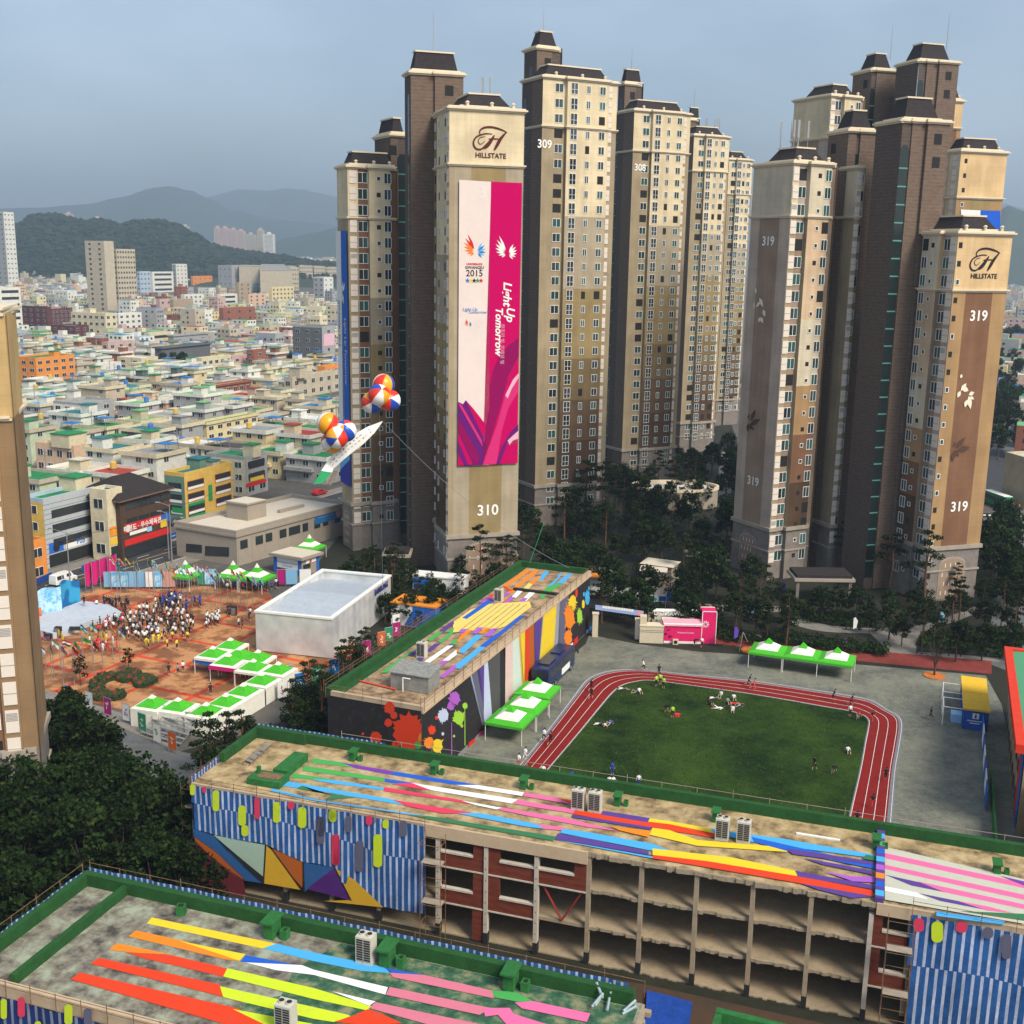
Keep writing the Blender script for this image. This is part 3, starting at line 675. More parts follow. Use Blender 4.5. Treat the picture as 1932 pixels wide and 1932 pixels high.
for off in (-.2,):
    p=R0-u*70+n_*off; q=R0+u*400+n_*off; w_=n_*.08; ln.poly([(*(p-w_),.024),(*(p+w_),.024),(*(q+w_),.024),(*(q-w_),.024)],1)
setting('road_markings',ln,[m_paint,m_yellowp])
kb=MB()
for off,w_ in ((5.0,.3),(-5.8,.3)):
    q=[R0+u*-80+n_*off,R0+u*-80+n_*(off+w_),R0+u*420+n_*(off+w_),R0+u*420+n_*off]; kb.prism([tuple(p) for p in q],0,.14)
setting('kerb',kb,[m_dtrim])
strip('pavement',R0,u,-80,420,5.3,9.0,.016,m_pave); strip('pavement',R0,u,-80,420,-9.5,-5.8,.016,m_pave)
sheet('service_road','pl',[(400,1440),(690,1560),(960,1690),(1260,1760),(1000,1960),(600,1900),(560,1720),(470,1600),(340,1490)],.012,m_asph2)
sheet('service_road_lower','bl',[(620,540),(760,420),(1030,560),(1010,900),(700,900)],.008,m_asph2)
m_path=mat('pale_stone_paving',(.20,.185,.16),n=.3,sc=.9,det=6)
# ring path and forecourt of 319
def band(name,fr,a,bpts,z,m,k=5):
    A_=smooth_path([tuple(G(fr,*p)[:2]) for p in a],False,k); B_=smooth_path([tuple(G(fr,*p)[:2]) for p in bpts],False,k)
    n=min(len(A_),len(B_)); b=MB()
    for i in range(n-1): b.poly([(*A_[i],z),(*A_[i+1],z),(*B_[i+1],z),(*B_[i],z)])
    return setting(name,b,[m])
band('path','r2',[(700,1500),(690,1560),(760,1600),(900,1630),(1100,1640),(1250,1640),(1400,1630),(1500,1600),(1600,1570),(1760,1500)],[(750,1490),(740,1540),(820,1575),(950,1600),(1100,1612),(1250,1612),(1380,1600),(1480,1575),(1560,1545),(1740,1480)],.014,m_path)
sheet('forecourt','r2',[(1120,1625),(1400,1625),(1370,1690),(1380,1740),(1330,1750),(1190,1735),(1180,1680)],.018,m_path)
sheet('path','r2',[(150,1480),(500,1500),(700,1500),(705,1530),(480,1530),(150,1510)],.010,m_path)
sheet('drive','gd',[(0,1330),(260,1360),(360,1440),(300,1500),(120,1490),(0,1440)],.010,m_asph2)
sheet('lane','gd',[(600,1560),(780,1440),(920,1420),(960,1480),(860,1640),(700,1780),(640,1800)],.012,m_path)
sheet('promenade','gd',[(1330,310),(1460,310),(1450,560),(1400,760),(1250,760),(1300,520)],.010,m_pave)
sheet('side_street','F',[(1868,900),(1905,830),(1885,790),(1932,800),(2040,950),(1990,1300),(1860,1250),(1880,1100)],.010,m_asph2)
sheet('avenue','r2',[(1740,640),(1800,630),(1830,740),(1900,940),(1926,1000),(1790,1060),(1735,900)],.018,m_asph)
sheet('avenue','F',[(1905,560),(1912,560),(1940,700),(1960,860),(1925,860),(1912,700)],.02,m_asph2)
# running path of red rubber along the fence
m_redtrk=mat('red_rubber_path',(.20,.035,.026),n=.3,sc=.6,det=6)
def line_band(name,L1,L2,z,m):
    b=MB()
    for i in range(len(L1)-1): b.poly([(*L1[i],z),(*L1[i+1],z),(*L2[i+1],z),(*L2[i],z)])
    return setting(name,b,[m])
g2=lambda fr,L:[tuple(G(fr,*p)[:2]) for p in L]
line_band('red_path',g2('r2',[(-130,1530),(330,1690),(700,1740),(1050,1780),(1400,1815),(1760,1850)]),g2('r2',[(-130,1470),(330,1640),(700,1690),(1050,1722),(1400,1752),(1760,1782)]),.036,m_redtrk)
line_band('paved_edge',g2('r2',[(330,1640),(700,1690),(1050,1722),(1400,1752),(1800,1785)]),g2('r2',[(330,1615),(700,1665),(1050,1705),(1400,1735),(1800,1765)]),.014,m_pave)
# school yard
m_gravel=mat('school_yard_gravel',(.085,.092,.082),c2=(.22,.22,.165),sc=.085,det=9,lo=.40,hi=.58)
sheet('school_yard','F',[(1112,1198),(1200,1215),(1320,1230),(1400,1235),(1860,1275),(1890,1330),(1925,1500),(1990,1700),(1500,1700),(820,1500),(850,1428),(1105,1215)],.024,m_gravel)
m_trk=mat('red_running_track',(.20,.006,.004),n=.16,sc=.5,det=5)
OUT=[(900,1548),(978,1455),(1045,1372),(1090,1313),(1112,1286),(1140,1272),(1180,1266),(1224,1267),(1300,1275),(1407,1286),(1500,1299),(1590,1313.5),(1640,1324),(1670,1341),(1690,1353),(1695.5,1370),(1690,1410),(1682,1458),(1671,1570),(1655,1700)]
INN=[(962,1540),(1035,1450),(1090,1385),(1135,1330),(1155,1307),(1172,1294),(1195,1287),(1228,1284),(1300,1293),(1400,1307),(1480,1320),(1553,1333),(1600,1341),(1627,1349),(1638,1357),(1640,1368),(1634,1400),(1624,1455),(1601,1560),(1580,1700)]
OUT=smooth_path([tuple(G('F',*p)[:2]) for p in OUT],False,6); INN=smooth_path([tuple(G('F',*p)[:2]) for p in INN],False,6)
def mixl(t,w=0): return [(o[0]*(1-t)+i[0]*t,o[1]*(1-t)+i[1]*t) for o,i in zip(OUT,INN)]
line_band('track_margin',mixl(-.16),mixl(1.10),.040,mat('track_margin',(.17,.18,.20),n=.1))
line_band('running_track',mixl(0),mixl(1),.052,m_trk)
tl=MB()
for t,w_ in ((-.10,.008),(.06,.008),(.36,.008),(.68,.008),(1.0,.009)):
    a,c=mixl(t-w_),mixl(t+w_)
    for i in range(len(a)-1): tl.poly([(*a[i],.066),(*a[i+1],.066),(*c[i+1],.066),(*c[i],.066)])
setting('track_lines',tl,[m_paint])
m_grass,N,bs=nodes_mat('field_grass'); bs.inputs['Roughness'].default_value=.95; bs.inputs['Specular IOR Level'].default_value=.1
tc=N.nodes.new('ShaderNodeTexCoord'); n1=N.nodes.new('ShaderNodeTexNoise'); n1.inputs['Scale'].default_value=.12; n1.inputs['Detail'].default_value=9; n1.inputs['Roughness'].default_value=.7
n2=N.nodes.new('ShaderNodeTexNoise'); n2.inputs['Scale'].default_value=6; n2.inputs['Detail'].default_value=4
cr=N.nodes.new('ShaderNodeValToRGB'); cr.color_ramp.elements[0].position=.36; cr.color_ramp.elements[0].color=(.006,.021,.004,1); cr.color_ramp.elements[1].position=.64; cr.color_ramp.elements[1].color=(.038,.078,.011,1)
mx=N.nodes.new('ShaderNodeMix'); mx.data_type='RGBA'; mx.blend_type='MULTIPLY'; mx.inputs[0].default_value=.8
mr=N.nodes.new('ShaderNodeMapRange'); mr.inputs[1].default_value=.3; mr.inputs[2].default_value=.7; mr.inputs[3].default_value=.55; mr.inputs[4].default_value=1.3
for n in (n1,n2): N.links.new(tc.outputs['Object'],n.inputs['Vector'])
N.links.new(n1.outputs['Fac'],cr.inputs[0]); N.links.new(n2.outputs['Fac'],mr.inputs[0]); N.links.new(cr.outputs[0],mx.inputs[6]); N.links.new(mr.outputs[0],mx.inputs[7]); N.links.new(mx.outputs[2],bs.inputs['Base Color'])
gb=MB(); IN2=mixl(1.05); gb.poly([(*p,.060) for p in IN2]); 
setting('playing_field',gb,[m_grass])
gt=MB(); rg=random.Random(3)
xs=[p[0] for p in IN2]; ys=[p[1] for p in IN2]
# tufts on the grass field, one mass
def inside(p,poly):
    r=False; j=len(poly)-1
    for i in range(len(poly)):
        a,c=poly[i],poly[j]
        if (a[1]>p[1])!=(c[1]>p[1]) and p[0]<(c[0]-a[0])*(p[1]-a[1])/(c[1]-a[1])+a[0]: r=not r
        j=i
    return r
k=0
while k<14000:
    p=(rg.uniform(min(xs),max(xs)),rg.uniform(98,max(ys)))
    if not inside(p,IN2): continue
    a=rg.uniform(0,3.14); w_=rg.uniform(.05,.12); h=rg.uniform(.04,.12); dx,dy=math.cos(a)*w_,math.sin(a)*w_
    gt.poly([(p[0]-dx,p[1]-dy,.058),(p[0]+dx,p[1]+dy,.058),(p[0]+rg.uniform(-.05,.05),p[1]+rg.uniform(-.05,.05),.058+h)],rg.choice((0,0,1))); k+=1
setting('grass',gt,[mat('grass_tuft',(.03,.05,.012)),mat('dry_grass_tuft',(.09,.10,.03))],'stuff')
# ================= plaza paving
m_plz,N,bs=nodes_mat('plaza_paving'); bs.inputs['Roughness'].default_value=.85
tc=N.nodes.new('ShaderNodeTexCoord'); mp=N.nodes.new('ShaderNodeMapping'); mp.inputs['Rotation'].default_value=(0,0,RD(-66)); N.links.new(tc.outputs['Object'],mp.inputs[0])
bk=N.nodes.new('ShaderNodeTexBrick'); bk.offset=0; bk.inputs['Scale'].default_value=1; bk.inputs['Brick Width'].default_value=8.5; bk.inputs['Row Height'].default_value=8.5; bk.inputs['Mortar Size'].default_value=.42; bk.inputs['Mortar Smooth'].default_value=.1
bk.inputs['Color1'].default_value=(.46,.22,.085,1); bk.inputs['Color2'].default_value=(.42,.21,.09,1); bk.inputs['Mortar'].default_value=(.52,.06,.014,1)
n1=N.nodes.new('ShaderNodeTexNoise'); n1.inputs['Scale'].default_value=.28; n1.inputs['Detail'].default_value=7; n1.inputs['Roughness'].default_value=.6
cr=N.nodes.new('ShaderNodeValToRGB'); e=cr.color_ramp.elements; e[0].position=.45; e[0].color=(.50,.38,.30,1); e[1].position=.56; e[1].color=(1.12,1.1,1.05,1)
mx=N.nodes.new('ShaderNodeMix'); mx.data_type='RGBA'; mx.blend_type='MULTIPLY'; mx.inputs[0].default_value=1
N.links.new(mp.outputs[0],bk.inputs['Vector']); N.links.new(tc.outputs['Object'],n1.inputs['Vector']); N.links.new(n1.outputs['Fac'],cr.inputs[0])
N.links.new(bk.outputs['Color'],mx.inputs[6]); N.links.new(cr.outputs[0],mx.inputs[7]); N.links.new(mx.outputs[2],bs.inputs['Base Color'])
sheet('plaza','pl',[(130,1120),(175,960),(400,860),(560,790),(900,770),(1440,800),(1500,900),(1930,900),(1932,1120),(1700,1300),(1450,1400),(1290,1500),(1000,1560),(700,1480),(450,1420),(230,1370)],.022,m_plz)
sheet('plaza_edge','pl',[(210,1350),(700,1500),(950,1640),(960,1690),(690,1580),(440,1460),(210,1400)],.030,m_pave)
# ================= haze
m_h=bpy.data.materials.new('haze'); m_h.use_nodes=True; N=m_h.node_tree
for n in list(N.nodes):
    if n.type=='BSDF_PRINCIPLED': N.nodes.remove(n)
pv=N.nodes.new('ShaderNodeVolumePrincipled'); pv.inputs['Color'].default_value=(.64,.82,1,1); pv.inputs['Density'].default_value=.00019; pv.inputs['Anisotropy'].default_value=.2
N.links.new(pv.outputs[0],N.nodes['Material Output'].inputs['Volume'])
hb=MB(); hb.box(-9200,9200,-400,12500,-12,700); setting('haze',hb,[m_h],'stuff')
# ================= the low-rise quarter
FAR={}
WCOL={'cream':(.62,.54,.36),'white':(.68,.66,.58),'pale yellow':(.66,.55,.30),'peach':(.62,.42,.28),'grey':(.34,.34,.33),'beige':(.48,.41,.30),'brick red':(.28,.10,.06),'pale green':(.46,.52,.36),'pink':(.52,.36,.32),'brown':(.16,.10,.07),'dark grey':(.12,.125,.13),'orange':(.72,.26,.05),'maroon':(.11,.035,.035),'light blue':(.38,.48,.55),'yellow':(.66,.42,.09),'tan':(.38,.29,.19),'green':(.14,.24,.18)}
RCOL={'green':(.02,.20,.07),'pale green':(.16,.40,.16),'grey':(.28,.28,.26),'cream':(.55,.52,.40),'blue':(.03,.16,.42),'dark':(.07,.065,.06),'red':(.35,.05,.03),'light blue':(.18,.42,.58),'white':(.66,.66,.62),'teal':(.03,.16,.17),'maroon':(.16,.05,.05)}
for _k in WCOL: RCOL.setdefault(_k,WCOL[_k])
def wm(c): return mat('wall_'+c.replace(' ','_'),WCOL[c],n=.12,sc=.35)
def rm(c): return mat('roof_'+c.replace(' ','_'),RCOL[c],n=.35,sc=.3,det=5)
m_win_d=mat('dark_window',(.03,.035,.04),rough=.2,spec=.5)
def hw(w,h,fr=True):
    k=('h',w,h,fr)
    if k not in WIN:
        b=MB(); 
        if fr: b.box(-w/2-.07,w/2+.07,-.05,.0,-h/2-.07,h/2+.07,0)
        b.box(-w/2,w/2,-.07,-.0,-h/2,h/2,1)
        if fr: b.box(-.04,.04,-.09,-.07,-h/2,h/2,0)
        WIN[k]=b.mesh('window',[m_white,m_win_d])
    return WIN[k]
OCC=[]
used_labels={}
def house(x,y,a,r):
    near=y<430
    w=r.uniform(8.5,12.5); d=r.uniform(8,10.5); fl=r.choice((1,1,2,2,2,2,3) if y<400 else (1,2,2)); z=2.9*fl+.4
    wc=r.choice(['cream']*4+['white']*6+['pale yellow']*2+['peach']+['beige']*3+['grey']*2+['pale green','grey','brick red','dark grey'])
    rc=r.choice(['green']*7+['pale green']*4+['teal']*2+['grey']*3+['cream']*3+['dark']*2+['blue','red','light blue','white'])
    ft=r.choice(('room','room','tank','canopy','bare'))
    zone='near the shop street' if y<330 else ('in the middle of the quarter' if y<470 else ('behind the orange building' if y<580 else 'in the far rows'))
    desc={'room':'with rooftop room','tank':'with rooftop tank','canopy':'with blue roof canopy','bare':'with bare roof'}[ft]
    lab=f'{wc} {["","single-storey","two-storey","three-storey"][fl]} {rc}-roofed house {desc}, {zone}'
    root=empty('flat_roofed_house',(x,y,0),lab,'house',a,'flat-roofed houses of the low-rise quarter')
    b=MB(); b.box(-w/2,w/2,-d/2,d/2,0,z-.25)
    if fl>1: b.box(-w/2,w/2*.4,-d/2-1.1,-d/2,3.0,3.9); 
    b.build('wall',[wm(wc)],root)
    b=MB(); o=.45; pc=r.choice(('cream','white','white','beige'))
    b.box(-w/2-o,w/2+o,-d/2-o,d/2+o,z-.25,z,1)
    for q in ((-w/2-o,w/2+o,-d/2-o,-d/2-o+.2),(-w/2-o,w/2+o,d/2+o-.2,d/2+o),(-w/2-o,-w/2-o+.2,-d/2-o+.2,d/2+o-.2),(w/2+o-.2,w/2+o,-d/2-o+.2,d/2+o-.2)): b.box(*q,z,z+.75,1)
    b.box(-w/2-o+.2,w/2+o-.2,-d/2-o+.2,d/2+o-.2,z,z+.06,0)
    b.build('roof',[rm(rc),wm(pc)],root)
    px=r.choice((-1,1))*w*.22; py=r.choice((-1,1))*d*.18
    if ft=='room': b=MB(); b.box(px-1.7,px+1.7,py-1.6,py+1.6,z+.06,z+2.6); b.box(px-2,px+2,py-1.9,py+1.9,z+2.6,z+2.8,1); b.build('rooftop_room',[wm(wc if r.random()<.6 else 'white'),rm(rc)],root)
    if ft=='tank': b=MB(); b.tube((px,py,z+.5),(px,py,z+1.9),.75,.75,9); b.tube((px,py,z+1.9),(px,py,z+2.2),.75,.2,9); b.tube((px,py,z),(px,py,z+.5),.5,.5,6,1); b.build('water_tank',[mat('tank_yellow',(.6,.4,.08)) if r.random()<.5 else mat('tank_blue',(.05,.18,.5)),m_steel],root)
    if ft=='canopy': b=MB(); b.box(px-2.2,px+2.2,py-2,py+2,z+2.0,z+2.1); [b.box(px+i*2-.06,px+i*2+.06,py+j*1.8-.06,py+j*1.8+.06,z,z+2,1) for i in(-1,1) for j in(-1,1)]; b.build('canopy',[rm('blue'),m_steel],root)
    if y<560:
        n=3 if near else 2
        for k in range(fl):
            for i in range(n):
                if r.random()<.85: ob('window',hw(1.5,1.15),root,(-w/2+w*(i+.5)/n,-d/2-(1.1 if False else 0),3.1*k+1.9),0)
            if near or k==fl-1:
                ob('window',hw(1.5,1.15),root,(w/2,r.uniform(-.2,.2)*d,3.1*k+1.9),RD(90))
    if near:
        b=MB(); st=8
        for i in range(st): b.box(w/2+.02,w/2+1.0,-d/2+i*.45,-d/2+(i+1)*.45,0 if i==0 else 3.1*i/st-.3,3.1*(i+1)/st)
        b.build('outside_stair',[m_dtrim],root)
    return root
# ---- bigger buildings, each read from its near corner
def bld(label,fr,x0,xc,x1,yt,yb,wall,roof,rows=0,cl=0,cr=0,cat='building',name='city_building',wallr=None,style='win',ph=None,al=-24,ar=66,par=.8,over=0,root=None,grp=None,ybz=None,fhr=None):
    C=G(fr,xc,yb); Cv=Vector((C.x,C.y)); z=zat(fr,xc,yt,C.y)
    Lc=hit(Cv,al,*fz(fr,x0,yb)) ; Rc=hit(Cv,ar,*fz(fr,x1,yb))
    # x0,x1 measured at the top edge as a rule; lean is small
    if (Lc-Cv).length<4: Lc=Cv-V2(al,4) 
    if (Rc-Cv).length<4: Rc=Cv+V2(ar,4)
    B=Lc+(Rc-Cv)
    if root is None: root=empty(name,(Cv.x,Cv.y,0),label,cat,0,grp)
    O=Vector((root.location.x,root.location.y)); P=[tuple(p-O) for p in (Lc,Cv,Rc,B)]
    OCC.append(([Lc,Cv,Rc,B]))
    b=MB(); mats=[wm(wall),wm(wallr or wall)]
    n=4; b.prism(P,0,z,0); b.m[1]=1
    b.build('wall',mats,root)
    r=MB(); Po=offs(P,over); Pi=offs(P,over-.35); r.prism(Po,z,z+.05,1)
    for i in range(4):
        j=(i+1)%4; r.prism([Po[i],Po[j],Pi[j],Pi[i]],z+.05,z+par,1)
    r.prism(Pi,z+.05,z+.12,0); r.build('roof',[rm(roof) ,wm(wallr or wall)],root)
    if ph:
        for (t,s_,w_,h_,c_) in ph:
            q=Vector(P[1])+(Vector(P[0])-Vector(P[1]))*t+(Vector(P[2])-Vector(P[1]))*s_; e=[q+V2(al,-w_/2)+V2(ar,-w_/2),q+V2(al,w_/2)+V2(ar,-w_/2),q+V2(al,w_/2)+V2(ar,w_/2),q+V2(al,-w_/2)+V2(ar,w_/2)]
            b=MB(); b.prism([tuple(v) for v in e],z+.1,z+h_); b.prism(offs([tuple(v) for v in e],.2),z+h_,z+h_+.2,1); b.build('rooftop_room',[wm(c_),rm(roof)],root)
    if rows:
        fh=z/rows
        for (a,c,n_,an) in ((P[0],P[1],cl,al),(P[1],P[2],cr,ar)):
            if not n_: continue
            a=Vector(a); c=Vector(c); ln=(c-a).length
            if style=='band':
                me=hw(round(ln*.8,1),round(fh*.42,2),False)
                for k in range(rows): p=a.lerp(c,.5); ob('window_band',me,root,(p.x,p.y,fh*(k+.55)),RD(an))
            else:
                ww=round(min(2.2,ln/n_*.5),1); me=hw(ww,round(min(1.7,fh*.45),1),C.y<900)
                for k in range(rows):
                    for i in range(n_): p=a.lerp(c,(i+.5)/n_); ob('window',me,root,(p.x,p.y,fh*(k+.55)),RD(an))
    return root,Lc,Cv,Rc,z
# street front (pl frame)
r_,L_,C_,R_,z_=bld('four-storey shop building with grey tiled front, ribbon windows and yellow side wall','pl',140,258,585,348,705,'yellow','green',4,1,0,wallr='light blue',ph=[(.7,.8,4,2.6,'cream')],cat='shop building',name='shop_building')
W=Wall(C_,66,.06); m_tile=mat('pale_grey_tile',(.42,.45,.46),n=.08,sc=1.5); m_joint=mat('dark_joint',(.16,.17,.18))
ln=(R_-C_).length
W.add([(0,0),(ln,0),(ln,z_+.8),(0,z_+.8)],m_tile,.5)
for k in range(1,14): W.add([(0,k*z_/13.5),(ln,k*z_/13.5),(ln,k*z_/13.5+.10),(0,k*z_/13.5+.10)],m_joint,1)
for k in range(3): W.add([(ln*.12,z_*(.30+.22*k)),(ln*.80,z_*(.30+.22*k)),(ln*.80,z_*(.30+.22*k)+1.5),(ln*.12,z_*(.30+.22*k)+1.5)],m_win_d,2)
W.add([(ln*.86,z_*.28),(ln*.95,z_*.28),(ln*.95,z_*.86),(ln*.905,z_*.91),(ln*.86,z_*.86)],m_win_d,2)
W.add([(.5,.1),(ln-.3,.1),(ln-.3,2.4),(.5,2.4)],m_black,2)
mb1=mat('sign_blue',(.02,.13,.5)); mw=m_white; mr_=mat('sign_red',(.6,.02,.02)); my=mat('sign_yellow',(.75,.5,.04)); mg=mat('sign_green',(.02,.28,.08)); mo=mat('sign_orange',(.75,.25,.02)); mpk=mat('sign_magenta',(.55,.01,.16))
W.add([(.6,2.6),(4.0,2.6),(4.0,4.5),(.6,4.5)],mb1,2); W.add(disc(2.3,3.5,.8),m_black,3); 
W.add([(4.6,2.7),(13.4,2.7),(13.4,4.2),(4.6,4.2)],mw,2); W.text('Pub',8.2,3.0,1.4,mb1,3,bold=.03)
W.add([(13.6,2.7),(19.6,2.7),(19.6,4.3),(13.6,4.3)],mw,2); W.text('Pub',15.8,2.95,1.6,m_black,3,bold=.05); W.add([(17.9,2.7),(19.6,2.7),(19.6,4.3),(17.9,4.3)],mb1,3)
W.build('shop_front',r_)
r_,L_,C_,R_,z_=bld('narrow cream shop house with orange and yellow signs left of the brown building','pl',560,600,662,300,665,'cream','light blue',3,1,0,cat='shop building',name='shop_building')
W=Wall(C_,66,.06); ln=(R_-C_).length
W.add([(.2,4.6),(ln-.2,4.6),(ln-.2,6.4),(.2,6.4)],mo,1); W.text('7',1.2,4.8,1.5,my,2,bold=.03); W.add([(.2,3.0),(ln-.2,3.0),(ln-.2,4.3),(.2,4.3)],my,1); W.add([(.3,.2),(ln-.3,.2),(ln-.3,2.7),(.3,2.7)],m_win_d,1)
W.build('shop_front',r_)
r_,L_,C_,R_,z_=bld('dark brown shop building with black hipped roof and red sign band','pl',652,668,935,340,655,'brown','dark',0,0,0,cat='shop building',name='shop_building',over=.8,par=.3)
O=Vector((r_.location.x,r_.location.y)); P=[tuple(p-O) for p in (L_,C_,R_,L_+(R_-C_))]
Pw=[tuple(Vector(p)) for p in (C_-O, R_-O, R_-O+V2(156,11), C_-O+V2(156,11))]
b=MB(); b.prism(Pw,0,z_); b.build('rear_wall',[wm('brown')],r_)
Pe=offs(Pw,.8); c0=(Vector(Pe[0])+Vector(Pe[3]))/2; c1=(Vector(Pe[1])+Vector(Pe[2]))/2; dd=(c1-c0).normalized(); c0+=dd*5; c1-=dd*5
b=MB(); zt=z_+.35; b.v=[(*p,zt) for p in Pe]+[(*c0,zt+3.2),(*c1,zt+3.2)]; b.f=[(0,1,5,4),(1,2,5),(2,3,4,5),(3,0,4),(3,2,1,0)]; b.m=[0]*5; b.build('hipped_roof',[m_roof],r_)
W=Wall(C_,66,.06); ln=(R_-C_).length
for k in range(3):
    for i in range(4): W.add([(1.5+ln*.235*i,3.7+3.1*k+2.2),(1.5+ln*.235*i+2.8,5.9+3.1*k),(1.5+ln*.235*i+2.8,7.4+3.1*k),(1.5+ln*.235*i,7.4+3.1*k)],m_win_d,1) if 7.4+3.1*k<z_ else None
W.add([(.6,z_*.44),(ln*.80,z_*.44),(ln*.80,z_*.44+1.7),(.6,z_*.44+1.7)],mr_,3); W.text('태권도 · 우수체육관',ln*.42,z_*.44+.35,1.25,mw,4,bold=.03); W.add(disc(1.6,z_*.44+.85,.7),mw,4)
W.add([(ln*.81,z_*.44),(ln-.3,z_*.44),(ln-.3,z_*.44+1.6),(ln*.81,z_*.44+1.6)],mb1,3)
W.add([(.6,2.4),(ln-.5,2.4),(ln-.5,3.6),(.6,3.6)],mr_,2)
W.add([(.5,.1),(ln-.3,.1),(ln-.3,2.2),(.5,2.2)],m_win_d,2); W.add([(2,4.2),(7,4.2),(7,5.4),(2,5.4)],mw,3)
W.add([(ln*.5,3.9),(ln*.6,3.9),(ln*.6,5.2),(ln*.5,5.2)],mat('sign_light_blue',(.3,.55,.8)),3); W.add([(ln*.78,3.9),(ln*.93,3.9),(ln*.93,5.4),(ln*.78,5.4)],my,3)
W.build('shop_front',r_)
r_,L_,C_,R_,z_=bld('orange and grey-green corner building with white balcony rails and green signs','pl',905,1012,1272,205,462,'green','teal',0,0,0,cat='shop building',name='shop_building',wallr='yellow',ph=[(.75,.6,3.5,2.2,'green'),(.3,.7,2.2,1.6,'beige')])
W=Wall(C_,66,.06); ln=(R_-C_).length; mrd=mat('red_frame',(.4,.06,.04))
for s0 in (.05,.62):
    for k in range(3):
        a,c=ln*s0,ln*(s0+.34); zz=z_*(.30+.26*k)-1.2
        if s0<.1 and k==0: W.add([(a,.2),(c,.2),(c,2.2),(a,2.2)],m_win_d,1)
        W.add([(a,zz),(c,zz),(c,zz+1.9),(a,zz+1.9)],mrd,1); W.add([(a+.15,zz+.75),(c-.15,zz+.75),(c-.15,zz+1.8),(a+.15,zz+1.8)],m_win_d,2); W.add([(a+.15,zz+.1),(c-.15,zz+.1),(c-.15,zz+.65),(a+.15,zz+.65)],mw,2)
        if s0<.1 and k<2: W.add([(a,zz-1.1),(c,zz-1.1),(c,zz-.2),(a,zz-.2)],mg,2); W.text('OOO',(a+c)/2,zz-.95,.7,mw,3) if False else None
W.add([(ln*.47,z_*.36),(ln*.55,z_*.36),(ln*.55,z_*.70),(ln*.47,z_*.70)],mg,3)
W.build('shop_front',r_)
W=Wall(L_,-24,.06); ln=(L_-C_).length
for k in range(3): zz=z_*(.30+.24*k)-1; W.add([(ln*.2,zz),(ln*.85,zz),(ln*.85,zz+1.8),(ln*.2,zz+1.8)],m_win_d,1); W.add([(ln*.2,zz),(ln*.85,zz),(ln*.85,zz+.6),(ln*.2,zz+.6)],mw,2)
W.add([(.1,z_*.20),(1.3,z_*.20),(1.3,z_*.62),(.1,z_*.62)],mr_,3); W.add([(1.8,2.3),(ln-.4,2.3),(ln-.4,3.4),(1.8,3.4)],mg,3); W.build('shop_signs',r_)
bld('small orange-brown shop half hidden by the near tower, left end of the shop street','pl',60,165,222,585,790,'orange','teal',2,1,1,cat='shop building',name='shop_building')
